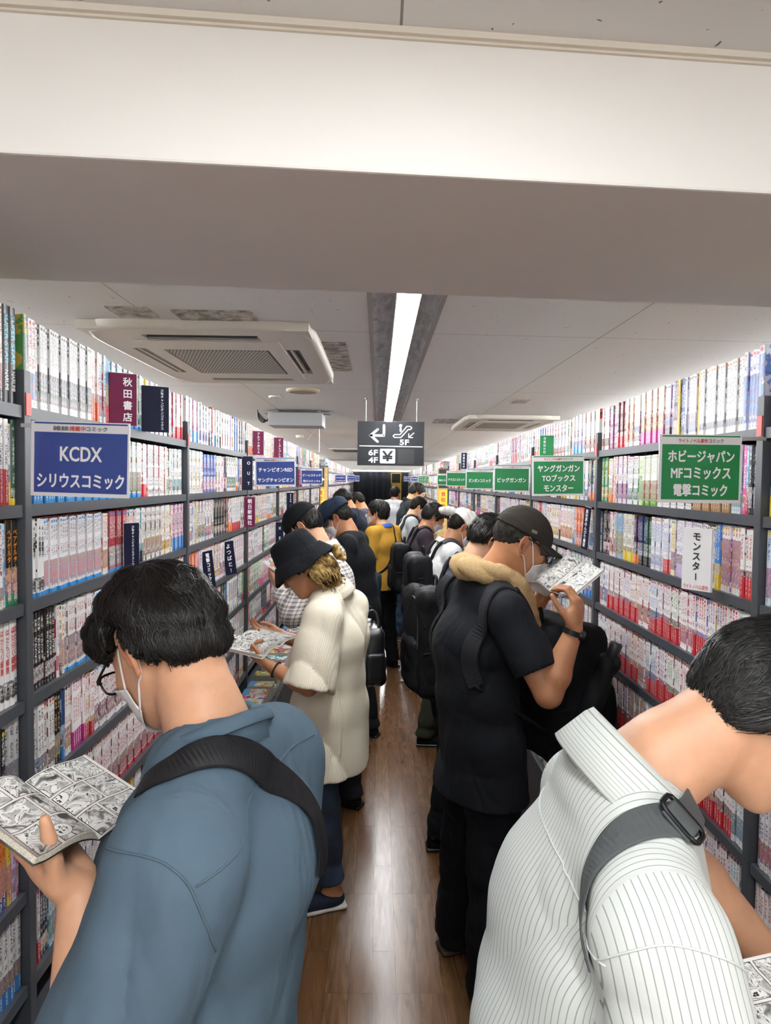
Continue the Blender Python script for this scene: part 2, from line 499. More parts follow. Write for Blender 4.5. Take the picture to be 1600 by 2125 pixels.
# ---------------------------------------------------------------- materials of the room
def m_floor():
    g = G('wood_floor'); p = g.gen()
    q = g.mapg(p, rot=(0, 0, math.pi / 2))
    br = g.n('ShaderNodeTexBrick', _offset=0.37, _offset_frequency=3)
    g.set(br, 'Vector', q); g.set(br, 'Color1', (0.1, 0.1, 0.1)); g.set(br, 'Color2', (1, 1, 1)); g.set(br, 'Mortar', (0, 0, 0))
    g.set(br, 'Scale', 1.0); g.set(br, 'Brick Width', 0.62); g.set(br, 'Row Height', 0.088); g.set(br, 'Mortar Size', 0.0009); g.set(br, 'Bias', 0.0)
    seam = br.outputs['Fac']
    rnd = g.sep(br.outputs['Color'])[0]
    gx = g.sep(p)
    v = g.comb(g.mt('MULTIPLY', gx[0], 9.0), g.mt('ADD', gx[1], g.mt('MULTIPLY', rnd, 13.0)), rnd)
    n1 = g.noise(v, 3.2, 6, 0.62, 1.4)[0]
    n2 = g.noise(v, 14, 4, 0.6)[0]
    c = g.ramp(n1, [(0.25, srgb('43301f')), (0.45, srgb('64482f')), (0.6, srgb('78593d')), (0.8, srgb('8c6a49'))])
    c = g.mix(g.mt('MULTIPLY', n2, 0.35), c, srgb('4a3322'))
    c = g.mix(g.mt('MULTIPLY', rnd, 0.6), c, srgb('5b3a22'))
    kn = g.n('ShaderNodeTexVoronoi', _feature='F1'); g.set(kn, 'Vector', g.comb(g.mt('MULTIPLY', gx[0], 4.0), g.mt('MULTIPLY', gx[1], 1.6))); g.set(kn, 'Scale', 1.5)
    knot = g.mt('LESS_THAN', g.mt('ADD', kn.outputs[0], g.mt('MULTIPLY', n2, 0.1)), 0.11)
    c = g.mix(g.mt('MULTIPLY', knot, 0.35), c, srgb('21140c'))
    c = g.mix(g.mt('MULTIPLY', seam, 0.75), c, srgb('241509'))
    g.base(c); g.rough(g.mt('ADD', 0.17, g.mt('MULTIPLY', n2, 0.14)))
    g.bump(g.mt('SUBTRACT', g.mt('MULTIPLY', n1, 0.3), seam), 0.15, 0.001)
    return g.m
def m_ceiling():
    g = G('ceiling_tile'); p = g.gen(); x, y, z = g.sep(p)
    v = g.mapg(p, sc=(1.25, 0.8, 1)); 
    vo = g.n('ShaderNodeTexVoronoi', _feature='F1'); g.set(vo, 'Vector', g.mix(0.22, v, g.noise(p, 9, 2)[1])); g.set(vo, 'Scale', 40); g.set(vo, 'Randomness', 1.0)
    sel = g.mt('GREATER_THAN', g.sep(vo.outputs['Color'])[0], 0.55)
    sz = g.mt('MULTIPLY', g.sep(vo.outputs['Color'])[1], 0.13)
    wob = g.noise(p, 90, 2)[0]
    pit = g.mt('MULTIPLY', sel, g.mt('LESS_THAN', g.mt('ADD', vo.outputs[0], g.mt('MULTIPLY', wob, 0.16)), g.mt('ADD', 0.10, sz)))
    fx = g.mt('ABSOLUTE', g.mt('SUBTRACT', g.mt('FRACT', g.mt('DIVIDE', g.mt('ADD', x, 9.1 - 0.024 + 0.455), 0.91)), 0.5))
    fy = g.mt('ABSOLUTE', g.mt('SUBTRACT', g.mt('FRACT', g.mt('DIVIDE', g.mt('ADD', g.mt('SUBTRACT', y, g.mt('MULTIPLY', x, 0.05)), 18.2 - 2.93 + 0.91), 1.82)), 0.5))
    ln = g.mt('MAXIMUM', g.mt('LESS_THAN', fx, 0.0022), g.mt('LESS_THAN', fy, 0.0011))
    cl = g.noise(p, 1.3, 4)[0]
    c = g.mix(g.mt('MULTIPLY', cl, 0.35), srgb('e8e8e6'), srgb('d6d4d0'))
    c = g.mix(g.mt('MULTIPLY', pit, .9), c, srgb('5e564d')); c = g.mix(g.mt('MULTIPLY', ln, 0.75), c, srgb('5b564f'))
    g.base(c).rough(0.95)
    g.set(g.b, 'Specular IOR Level', .2); g.bump(g.mt('SUBTRACT', 1.0, pit), 0.4, 0.003)
    return g.m
M_FLOOR = m_floor(); M_CEIL = m_ceiling()
M_WHITEWALL = plain('painted_wall', srgb('eae8e3'), 0.7, noise=0.02, nscale=3)
M_TRIM = plain('cream_trim', srgb('ddd5c8'), 0.55)
M_SHELF = plain('charcoal_shelf', srgb('42464c'), 0.42, noise=0.06, nscale=60)
M_SHELF2 = plain('charcoal_shelf_back', srgb('2c2f33'), 0.6)
M_ALU = G('wrinkled_reflector')
_n = M_ALU.noise(M_ALU.mapg(M_ALU.gen(), sc=(9, 2.2, 9)), 2.4, 3, 0.5, 1.8)[0]
M_ALU.base(M_ALU.ramp(_n, [(0.3, srgb('84868c')), (0.7, srgb('b9bcc2'))])).rough(0.5).metal(0.15); M_ALU.bump(_n, 0.5, 0.02); M_ALU = M_ALU.m
M_RIM = plain('grey_rim', srgb('8a8681'), 0.6)
M_TUBE = emis('lit_tube', (0.97, 0.985, 1.0), LAMP)
M_FILLTUBE = emis('fill_batten', (0.97, 0.985, 1.0), LAMP * 1.5)  # stronger glow for the added out-of-view battens that lift the ceiling
M_AC = plain('ivory_plastic', srgb('cfc9be'), 0.45)
M_BLACK = plain('black_plastic', srgb('17181a'), 0.5)
M_DKGREY = plain('dark_grey_plastic', srgb('33353a'), 0.5)
M_WIRE = plain('steel_wire', srgb('c9c9c6'), 0.35, 0.7)

# ---------------------------------------------------------------- room shell
CZ = 2.5; XL, XR = -2.5, 2.7; YB, YF = -3.0, 22.0
def slab(name, lo, hi, mat):
    mb = MB(); mb.box(lo, hi); o = mb.build(name, mat); o['kind'] = 'structure'; return o
slab('floor', (XL, YB, -0.05), (XR, YF, 0), M_FLOOR)
RX0, RX1 = -0.045, 0.222     # the lamp recess
mb = MB()
mb.box((XL, YB, CZ), (RX0, YF, CZ + 0.05)); mb.box((RX1, YB, CZ), (XR, YF, CZ + 0.05)); mb.box((RX0, 18.2, CZ), (RX1, YF, CZ + 0.05)); mb.box((RX0, 0.55, CZ), (RX1, 1.655, CZ + 0.05))
mb.box((RX0 - .02, YB, CZ + 0.09), (RX1 + .02, 18.2, CZ + 0.12)); 
o = mb.build('ceiling', M_CEIL); o['kind'] = 'structure'
slab('wall_left', (XL - 0.06, YB, 0), (XL, YF, CZ + .1), M_WHITEWALL)
slab('wall_right', (XR, YB, 0), (XR + 0.06, YF, CZ + .1), M_WHITEWALL)
slab('wall_back', (XL, YF, 0), (XR, YF + 0.06, CZ + .1), M_WHITEWALL)
slab('wall_front', (XL, YB - 0.06, 0), (XR, YB, CZ + .1), M_WHITEWALL)
slab('trim_1', (XL, 21.55, 2.24), (XR, 22.0, CZ), M_WHITEWALL)      # bulkhead over the curtain
# the deep white beam across the aisle, its slightly skewed line
_c, _s = math.cos(0.082), math.sin(0.082); RB = A(_c, -_s, 0, _s, _c, 0, 0, 0, 1).reshape(3, 3)
mb = MB(); mb.box((XL + 0.03, 0, 2.307), (XR - 0.05, 0.615, CZ), R=RB, c=(0, 0.985, 0))
o = mb.build('beam', M_WHITEWALL, bevel=0.004); o['kind'] = 'structure'
mb = MB(); mb.box((XL + 0.03, -0.012, CZ - 0.009), (XR - 0.05, 0.0, CZ), R=RB, c=(0, 0.985, 0)); mb.box((XL + 0.03, -0.005, CZ - 0.0125), (XR - 0.05, 0.0, CZ - 0.009), R=RB, c=(0, 0.985, 0))
o = mb.build('trim_2', M_TRIM); o['kind'] = 'structure'

# ---------------------------------------------------------------- fluorescent lights in the recess
def lamp(y0, y1, label):
    t = thing('fluorescent_light', label, 'ceiling light', ((RX0 + RX1) / 2, (y0 + y1) / 2, CZ), 'fluorescent lights in the ceiling recess')
    mb = MB(); W = 0.018
    V = []; prof = [(RX0 + W, CZ), (RX0 + W + 0.02, CZ + 0.008), (0.05, CZ + 0.012), (0.14, CZ + 0.012), (RX1 - W - 0.02, CZ + 0.008), (RX1 - W, CZ)]
    ny = 9
    for y in np.linspace(y0, y1, ny):
        for x, z in prof: V.append((x, y, z))
    n = len(prof)
    mb.add(V, [(j * n + i, j * n + i + 1, (j + 1) * n + i + 1, (j + 1) * n + i) for j in range(ny - 1) for i in range(n - 1)])
    mb.build('reflector', M_ALU, t)
    mb = MB(); mb.box((RX0, y0, CZ - 0.006), (RX0 + W, y1, CZ + 0.03)); mb.box((RX1 - W, y0, CZ - 0.006), (RX1, y1, CZ + 0.03)); mb.build('rim', M_RIM, t)
    mb = MB(); mb.box((0.056, y0 + .004, CZ - 0.0045), (0.134, y1 - .004, CZ - 0.0025), 0); mb.build('tube', M_TUBE, t)
    mb = MB(); mb.box((0.052, y0, CZ - 0.0042), (0.138, y1, CZ + 0.0115)); mb.build('housing', M_AC, t)
    return t
lamp(-2.9, -0.95, 'lit fluorescent ceiling light on the near side of the white beam, behind the viewer')
lamp(-0.93, 0.54, 'lit fluorescent ceiling light nearest the front face of the white beam')
_ys = [1.66, 4.42, 7.18, 9.94, 12.7, 15.46, 18.2]
_ln = ['bright fluorescent ceiling light just beyond the white beam', 'second fluorescent ceiling light beyond the white beam, above the hanging sign', 'third fluorescent ceiling light beyond the beam, behind the hanging sign',
       'fourth fluorescent ceiling light beyond the beam, over the gap between bookcases', 'fifth fluorescent ceiling light beyond the beam', 'last fluorescent ceiling light before the dark curtain']
for i in range(6): lamp(_ys[i], _ys[i + 1], _ln[i])
for x, sd in ((-1.95, 'blue'), (2.15, 'green')):  # unseen battens added behind the bookcases to brighten the ceiling by bounce
    for i, (y0, y1) in enumerate(((-2.4, -.2), (2.2, 6.4), (6.9, 11.1), (11.6, 15.8), (16.3, 20.5))):
        t = thing('fill_light', 'fluorescent batten on the ceiling over the next aisle, behind the ' + sd + '-signed bookcases', 'ceiling light', (x, (y0 + y1) / 2, CZ), 'battens over the aisle behind the ' + sd + '-signed side')
        mb = MB(); mb.box((x - .06, y0, CZ - .03), (x + .06, y1, CZ)); mb.build('housing', M_AC, t)
        mb = MB(); mb.box((x - .045, y0 + .01, CZ - .062), (x + .045, y1 - .01, CZ - .0305)); mb.build('tube', M_FILLTUBE, t, bevel=.01)
t = thing('tube_light', 'thin white tube light above the dark curtain at the far end', 'ceiling light', (0.1, 21.5, 2.22))
mb = MB(); mb.box((-0.85, 21.46, 2.225), (1.1, 21.54, 2.25)); mb.build('housing', M_AC, t)
mb = MB(); mb.tube([(-0.82, 21.49, 2.205), (1.07, 21.49, 2.205)], 0.02, 10); mb.build('tube', emis('far_tube', (1, 1, 1), 9), t, True)

# ---------------------------------------------------------------- air conditioners, vents and other ceiling things
def m_grille():
    g = G('diagonal_grille'); x, y, z = g.sep(g.gen())
    f = g.mt('FRACT', g.mt('MULTIPLY', g.mt('ADD', x, g.mt('MULTIPLY', y, 0.35)), 62.0))
    k = g.mt('GREATER_THAN', f, 0.5)
    g.base(g.mix(k, srgb('4a463f'), srgb('a49d91'))).rough(0.6); g.bump(k, 0.6, 0.004); return g.m
M_GRILLE = m_grille()
def aircon(x0, x1, y0, y1, label, z=CZ, flip=False):
    t = thing('air_conditioner', label, 'air conditioner', ((x0 + x1) / 2, (y0 + y1) / 2, z))
    W, D = x1 - x0, y1 - y0
    P = lambda u, v: (x0 + W * u, y0 + D * v)
    # panel: frame with four outlets round the grille
    mb = MB()
    us = [0, 0.09, 0.16, 0.24, 0.76, 0.84, 0.91, 1]; vs = [0, 0.07, 0.15, 0.27, 0.73, 0.85, 0.93, 1]
    holes = {(3, 1), (3, 5), (1, 3), (5, 3)}
    for i in range(7):
        for j in range(7):
            zz = z - 0.036 if not (2 <= i <= 4 and 2 <= j <= 4) else z - 0.04
            a = P(us[i], vs[j]); b = P(us[i + 1], vs[j + 1])
            if (i, j) in holes: mb.box((a[0], a[1], z - 0.012), (b[0], b[1], z - 0.001))
            elif i == 3 and j == 3: mb.box((a[0], a[1], z - 0.02), (b[0], b[1], z - 0.001))
            else:
                mb.box((a[0], a[1], zz), (b[0], b[1], z - 0.001))
    o = mb.build('panel', M_AC, t)
    mb = MB()                                        # sloped rounded border
    pr = []
    for k in range(48):
        th = 2 * math.pi * k / 48; c, s_ = math.cos(th), math.sin(th); p_ = 9.0
        r = (abs(c) ** p_ + abs(s_) ** p_) ** (-1 / p_); pr.append((c * r, s_ * r))
    cx, cy = (x0 + x1) / 2, (y0 + y1) / 2
    V = []
    for e, zz in ((0.985, z - 0.037), (1.01, z - 0.036), (1.035, z - 0.026), (1.042, z - 0.001)):
        for a, b in pr: V.append((cx + a * (W / 2 * e), cy + b * (D / 2 + W / 2 * (e - 1)), zz))
    mb.add(V, [(i * 48 + k, i * 48 + (k + 1) % 48, (i + 1) * 48 + (k + 1) % 48, (i + 1) * 48 + k) for i in range(3) for k in range(48)])
    mb.build('border', M_AC, t, True)
    a, b = P(0.24, 0.27), P(0.76, 0.73)
    mb = MB(); mb.box((a[0] + .01, a[1] + .01, z - 0.041), (b[0] - .01, b[1] - .01, z - 0.02)); mb.build('grille', M_GRILLE, t)
    for (u0, u1, v0, v1) in ((0.24, 0.76, 0.07, 0.15), (0.24, 0.76, 0.85, 0.93), (0.09, 0.16, 0.27, 0.73), (0.84, 0.91, 0.27, 0.73)):
        a, b = P(u0, v0), P(u1, v1)
        mb = MB(); mb.box((a[0], a[1], z - 0.015), (b[0], b[1], z - 0.0125)); mb.build('outlet', M_BLACK, t)
        mb = MB()
        if u1 - u0 > v1 - v0: mb.box((a[0] + .01, a[1] + .045, z - 0.036), (b[0] - .01, a[1] + .055, z - 0.016))
        else: mb.box((a[0] + .02, a[1] + .01, z - 0.036), (a[0] + .03, b[1] - .01, z - 0.016))
        mb.build('flap', M_DKGREY if u1 - u0 > v1 - v0 else M_AC, t)
    return t
aircon(-1.19, -0.28, 2.76, 4.25, 'large ivory ceiling air conditioner just beyond the white beam, over the blue-signed bookcases')
aircon(0.82, 1.66, 6.4, 7.9, 'ivory ceiling air conditioner farther down the aisle over the green-signed bookcases')
M_PATCH = G('dirty_patch'); _n = M_PATCH.noise(M_PATCH.mapg(M_PATCH.gen(), sc=(1, 1, 1)), 16, 6, 0.7, 0.6)[0]
M_PATCH.base(M_PATCH.ramp(_n, [(0.32, srgb('3c3834')), (0.47, srgb('8f8880')), (0.6, srgb('c4bdb4'))])).rough(0.9); M_PATCH = M_PATCH.m
def patch(px0, px1, py0, py1, label):
    z = CZ; y1 = 0.62 * F / (999 - py1); y0 = 0.62 * F / (999 - py0); ym = (y0 + y1) / 2
    mb = MB(); mb.box(((px0 - 785) * ym / F, y0, z - 0.004), ((px1 - 785) * ym / F, y1, z), 0)
    tag(mb.build('access_panel', M_PATCH), label, 'ceiling panel')
patch(238, 320, 648, 668, 'smudged grey ceiling access plate at the near corner of the large air conditioner')
patch(370, 530, 653, 676, 'long smudged ceiling access plate in front of the large air conditioner')
patch(672, 722, 714, 772, 'square dirty ceiling access plate beside the outlet of the large air conditioner')
patch(898, 944, 868, 877, 'dark smudged ceiling plate beside the far air conditioner')
patch(1064, 1092, 826, 834, 'small scuffed ceiling plate above the green-signed bookcases')
def disc(px, py, r, h, name, label, cat, m=M_AC, m2=None):
    y = (CZ - CAM[2]) * F / (999 - py); x = (px - 785) * y / F
    t = thing(name, label, cat, (x, y, CZ))
    mb = MB(); mb.lathe([(r, 0), (r, -h * .6), (r * .86, -h), (r * .8, -h)], 40, (x, y, CZ)); mb.build('rim', m, t, True)
    mb = MB(); mb.lathe([(r * .81, -h), (r * .7, -h * .7), (r * .4, -h * 1.1), (0.001, -h * 1.1)], 40, (x, y, CZ)); mb.build('grille', m2 or m, t, True)
disc(628, 812, 0.115, 0.02, 'ceiling_vent', 'round ceiling vent beyond the large air conditioner', 'vent', plain('tan_plastic', srgb('b5a890'), .5), plain('vent_brown', srgb('857b6d'), .7))
disc(622, 906, 0.055, 0.035, 'smoke_detector', 'small white round detector on the ceiling past the grey box', 'smoke detector')
disc(570, 826, 0.045, 0.015, 'ceiling_sensor', 'tiny pale sensor on the ceiling beside the round vent', 'sensor')
# hung grey box with a bundle of cables
t = thing('wall_box', 'grey metal box hung under the ceiling with black cables at its end', 'equipment box', U(612, 868, 6.1))
_x0, _x1 = (556 - 785) * 6.1 / F, (668 - 785) * 6.1 / F; _z = CAM[2] - (886 - 999) * 6.1 / F
mb = MB(); mb.box((_x0, 6.1, _z), (_x1, 6.45, CZ - 0.03)); mb.build('housing', plain('box_grey', srgb('8f8f90'), .5), t, bevel=0.006)
mb = MB(); mb.box((_x0 - .05, 6.2, CZ - 0.03), (_x1 + .06, 6.3, CZ - 0.018)); mb.box((_x0 + .05, 6.2, CZ - 0.03), (_x0 + .07, 6.3, CZ)); mb.box((_x1 - .05, 6.2, CZ - 0.03), (_x1 - .03, 6.3, CZ)); mb.build('bracket', M_RIM, t)
for k in range(4):
    mb = MB(); mb.tube(resample([(_x0 + .01, 6.2 + .03 * k, _z + .09 - .015 * k), (_x0 - .05, 6.18 + .03 * k, _z + .03 + .01 * k), (_x0 - .10, 6.2, _z + .07 + .015 * k), (_x0 - .11, 6.2, CZ)], 20), 0.005, 6); mb.build('cable', M_BLACK, t, True)

# ---------------------------------------------------------------- hanging direction sign
YS = 5.24
M_SIGN = plain('sign_charcoal', srgb('232529'), 0.5, spec=.25); M_SIGNW = plain('sign_white', srgb('f2f3f5'), 0.5); M_SIGNP = plain('tape_patch', srgb('202124'), 0.35)
def hang_sign():
    sx0, sx1 = (741 - 785) * YS / F, (879 - 785) * YS / F; z1 = CAM[2] + (999 - 875) * YS / F; z0 = CAM[2] + (999 - 966) * YS / F
    t = thing('hanging_sign', 'dark grey hanging sign with white arrow, escalator and yen symbols above the aisle', 'sign', ((sx0 + sx1) / 2, YS, z1))
    mb = MB(); mb.box((sx0, YS, z0), (sx1, YS + 0.02, z1)); mb.build('board', M_SIGN, t, bevel=0.002)
    P = lambda x, y: A(sx0 + (x - 108) / 735 * (sx1 - sx0), YS, z1 - (y - 1455) / 490 * (z1 - z0))
    mb = MB()
    def line(pts, w, yy=-0.0015):
        P3 = [P(*p) for p in pts]; w = w / 735 * (sx1 - sx0)
        for a, b in zip(P3[:-1], P3[1:]):
            d = nrm(b - a); n_ = A(-d[2], 0, d[0]) * w / 2; a = a - d * w * .0; 
            q = [a - n_, b - n_, b + n_, a + n_]
            mb.add([v + A(0, yy, 0) for v in q], [(0, 1, 2, 3)])
        for p in P3:
            mb.add([p + A(math.cos(k * .785) * w / 2, yy, math.sin(k * .785) * w / 2) for k in range(8)], [tuple(range(8))])
    line([(398, 1500), (398, 1612), (250, 1612)], 26); line([(330, 1545), (252, 1612), (330, 1680)], 26)
    line([(545, 1600), (575, 1600), (650, 1508), (690, 1508), (705, 1525), (690, 1542), (665, 1542), (585, 1632), (515, 1632), (500, 1616), (515, 1600), (545, 1600)], 10)
    line([(582, 1532), (582, 1560)], 20); mb.add([P(582, 1500) + A(0.0115 * math.cos(k * .4), -0.002, 0.0115 * math.sin(k * .4)) for k in range(16)], [tuple(range(16))])
    line([(728, 1580), (675, 1628)], 10); line([(672, 1590), (672, 1630), (715, 1632)], 10)
    line([(133, 1729), (822, 1733)], 9)
    ex, ez = A(1, 0, 0), A(0, 0, 1)
    u = (sx1 - sx0) / 735
    put_text(mb, '5F', 80 * u, P(625, 1684), ex, ez, 0.03, fit=(100 * u, 56 * u)); put_text(mb, '6F', 80 * u, P(283, 1803), ex, ez, 0.03, fit=(100 * u, 58 * u)); put_text(mb, '4F', 80 * u, P(283, 1885), ex, ez, 0.03, fit=(100 * u, 58 * u))
    q = [P(365, 1760), P(520, 1760), P(525, 1768), P(525, 1912), P(518, 1920), P(365, 1920), P(358, 1912), P(358, 1768)]
    mb.add([v + A(0, -0.001, 0) for v in q], [tuple(range(7, -1, -1))])
    mb.build('lettering', M_SIGNW, t)
    mb = MB(); put_text(mb, '¥', 150 * u, P(441, 1840), ex, ez, 0.04, fit=(112 * u, 108 * u), off=0.002); mb.build('yen_symbol', M_SIGN, t)
    mb = MB(); a, b = P(555, 1925), P(735, 1760); mb.box((a[0], YS - 0.0015, a[2]), (b[0], YS, b[2])); mb.build('blank_patch', M_SIGNP, t)
    for px in (200, 757):
        p = P(px, 1455); mb = MB(); mb.tube([p + A(0, .01, -0.005), A(p[0], YS + .01, CZ)], 0.0018, 6); mb.lathe([(0.012, 0), (0.012, -0.006), (0.002, -0.014)], 12, (p[0], YS + .01, CZ)); mb.build('wire', M_WIRE, t)
hang_sign()
t = thing('hanging_wire', 'thin pale wires hanging from a ceiling hook beyond the grey box', 'wire', (-.62, 7.3, CZ))
for d, e in ((0, 0.32), (-.12, .2)):
    mb = MB(); mb.tube([(-.62, 7.3, CZ), (-.62 + d, 7.3, CZ - e)], 0.003, 6); mb.build('wire', M_WIRE, t)
t = thing('slot_vent', 'long dark slot vent far along the ceiling beside the hanging sign', 'vent', (-.6, 14.0, CZ))
mb = MB(); mb.box((-.95, 13.3, CZ - .02), (-.15, 14.6, CZ)); mb.build('frame', M_AC, t)
mb = MB(); mb.box((-.9, 13.4, CZ - .024), (-.2, 14.5, CZ - .018)); mb.build('slot', M_DKGREY, t)

# ---------------------------------------------------------------- curtain and posters at the far end
mb = MB(); V = []; nx = 140
for j in range(2):
    for i in range(nx):
        x = -0.85 + 2.1 * i / (nx - 1); V.append((x, 21.6 + 0.03 * math.sin(x * 31) + 0.02 * math.sin(x * 13 + 1), 2.17 if j else 0.02))
mb.add(V, [(i, i + 1, nx + i + 1, nx + i) for i in range(nx - 1)])
o = mb.build('curtain', plain('navy_curtain', srgb('1d2129'), 0.85), None, True)
md = o.modifiers.new('thick', 'SOLIDIFY'); md.thickness = 0.004
tag(o, 'dark navy curtain closing off the far end of the aisle', 'curtain')
M_YEL = plain('yellow_card', srgb('e6c231'), 0.5); M_WOOD = plain('pale_wood', srgb('b99a62'), 0.55, noise=.1, nscale=20)
def poster(px0, px1, py0, py1, y, label, board, inner, mark=None, name='poster'):
    a = U(px0, py1, y); b = U(px1, py0, y)
    t = thing(name, label, 'poster', ((a[0] + b[0]) / 2, y, a[2]))
    mb = MB(); mb.box((a[0], y, a[2]), (b[0], y + 0.02, b[2])); mb.build('board', board, t)
    w_ = (b[0] - a[0]) * .1
    mb = MB(); mb.box((a[0] + w_, y - .003, a[2] + w_), (b[0] - w_, y, b[2] - w_)); mb.build('print', inner, t)
    if mark:
        c_ = (np.array(a) + np.array(b)) / 2; mb = MB(); s_ = (b[0] - a[0])
        for (txt, dz, sz) in mark: put_text(mb, txt, sz * s_, A(c_[0], y - .003, c_[2] + dz * (b[2] - a[2])), A(1, 0, 0), A(0, 0, 1), 0.02)
        mb.build('lettering', M_SIGNW if inner is M_BLACK else M_BLACK, t)
poster(811, 833, 981, 1004, 20.6, 'black notice in a yellow frame in front of the dark curtain', M_YEL, M_BLACK)
p_ = poster(811, 833, 1004, 1129, 20.6, 'tall yellow notice board standing under the framed black notice before the dark curtain', M_YEL, M_YEL, [('!', .3, .5)])
# ---------------------------------------------------------------- bookcases along both sides
ZL0, ZR0, PITCH = 2.031, 2.018, 0.21
LX, RXF = -0.753, 0.911
DEPTH = 0.2
LU = [0.227 + 1.26 * k for k in range(8)]       # uprights 0.24, 1.50, 2.76 ... 9.06
RU = [0.396 + 1.245 * k for k in range(8)]      # 0.41, 1.655, 2.90 ... 9.12
B2 = (10.45, 21.4)
LEDGE = 0.62
def bookcase(side, y0, y1, label, group, last=False):
    s = -1 if side == 'L' else 1; xf = LX if s < 0 else RXF; z0 = ZL0 if s < 0 else ZR0
    X = lambda a, b: (min(xf + s * a, xf + s * b), max(xf + s * a, xf + s * b))
    t = thing('bookcase', label, 'bookcase', (xf + s * DEPTH / 2, (y0 + y1) / 2, 0), group)
    for y in ([y0, y1] if last else [y0]):
        mb = MB(); yy = (y + .0, y + .028) if not (last and y == y1) else (y - .004, y); a = X(-0.004, DEPTH); mb.box((a[0], yy[0], 0.0), (a[1], yy[1], z0 + 0.075)); mb.build('upright', M_SHELF, t, bevel=0.0015)
    for k in range(7):
        mb = MB(); a = X(0, DEPTH); z = z0 - PITCH * k
        mb.box((a[0], y0 + .028, z - 0.006), (a[1], y1 - .004, z)); a = X(0, 0.012); mb.box((a[0], y0 + .028, z - 0.026), (a[1], y1 - .004, z - .006)); mb.build('shelf_board', M_SHELF, t)
    mb = MB(); a = X(DEPTH, DEPTH + 0.01); mb.box((a[0], y0 + .002, 0), (a[1], y1 - .004, z0 + 0.0)); mb.build('back_panel', M_SHELF2, t)
    mb = MB(); a = X(-0.19, DEPTH); mb.box((a[0], y0 + .002, 0.0), (a[1], y1 - .004, LEDGE)); a2 = X(-0.20, -0.188); mb.box((a2[0], y0 + .002, 0.12), (a2[1], y1 - .004, LEDGE + 0.035)); mb.build('base_cabinet', M_SHELF, t, bevel=0.003)
    # small red shelf-number clip on the upright, as in the photo
    mb = MB(); a = X(-0.0065, -0.004); mb.box((a[0], y0 + 0.003, z0 - 0.02), (a[1], y0 + 0.025, z0 + 0.028)); mb.build('number_clip', M_REDCLIP, t)
    return t
M_REDCLIP = plain('red_clip', srgb('c2463f'), 0.4)
_od = ['nearest', 'second', 'third', 'fourth', 'fifth', 'sixth', 'seventh']
for k in range(7): bookcase('L', LU[k], LU[k + 1], _od[k] + ' charcoal bookcase bay of the row with blue signs', 'charcoal bookcase bays', k == 6)
for k in range(7): bookcase('R', RU[k], RU[k + 1], _od[k] + ' charcoal bookcase bay of the row with green signs', 'charcoal bookcase bays', k == 6)
bookcase('L', *B2, 'long charcoal bookcase past the cross gap, beyond the blue-signed bays', 'charcoal bookcase bays', True)
bookcase('R', *B2, 'long charcoal bookcase past the cross gap, beyond the green-signed bays', 'charcoal bookcase bays', True)

# end panels that face down the aisle at the second row
def endcap(x0, x1, y, label, arrow):
    t = thing('end_panel', label, 'end panel', ((x0 + x1) / 2, y, 0))
    mb = MB(); mb.box((x0, y, 0), (x1, y + 0.03, 2.08)); mb.build('board', M_WOOD, t)
    w_ = x1 - x0
    mb = MB(); mb.box((x0 + .02, y - .004, 1.79), (x1 - .05, y, 2.075)); mb.build('arrow_card', M_BLACK, t)
    mb = MB(); c_ = A((x0 + x1) / 2 + .02 * arrow, y - .006, 1.9); d = .035 * arrow
    mb.add([c_ + A(-d, 0, .045), c_ + A(d, 0, 0), c_ + A(-d, 0, -.045)], [(0, 1, 2)]); mb.build('arrow', M_SIGNW, t)
    mb = MB(); mb.box((x0 + .03, y - .004, 1.4), (x1 - .05, y, 1.76)); mb.build('yellow_card', M_YEL, t)
    mb = MB()
    for i, ch in enumerate('買取中!'): put_text(mb, ch, 0.07, A((x0 + x1) / 2 - .01, y - .005, 1.70 - .085 * i), A(1, 0, 0), A(0, 0, 1), .03)
    mb.build('lettering', M_REDCLIP, t)
endcap(LX - .19, LX + 0.0, 10.36, 'pale wooden end panel with black arrow card and yellow card, on the blue-signed side', 1)
endcap(RXF - .03, RXF + .17, 10.36, 'pale wooden end panel with black arrow card and yellow card, on the green-signed side', -1)

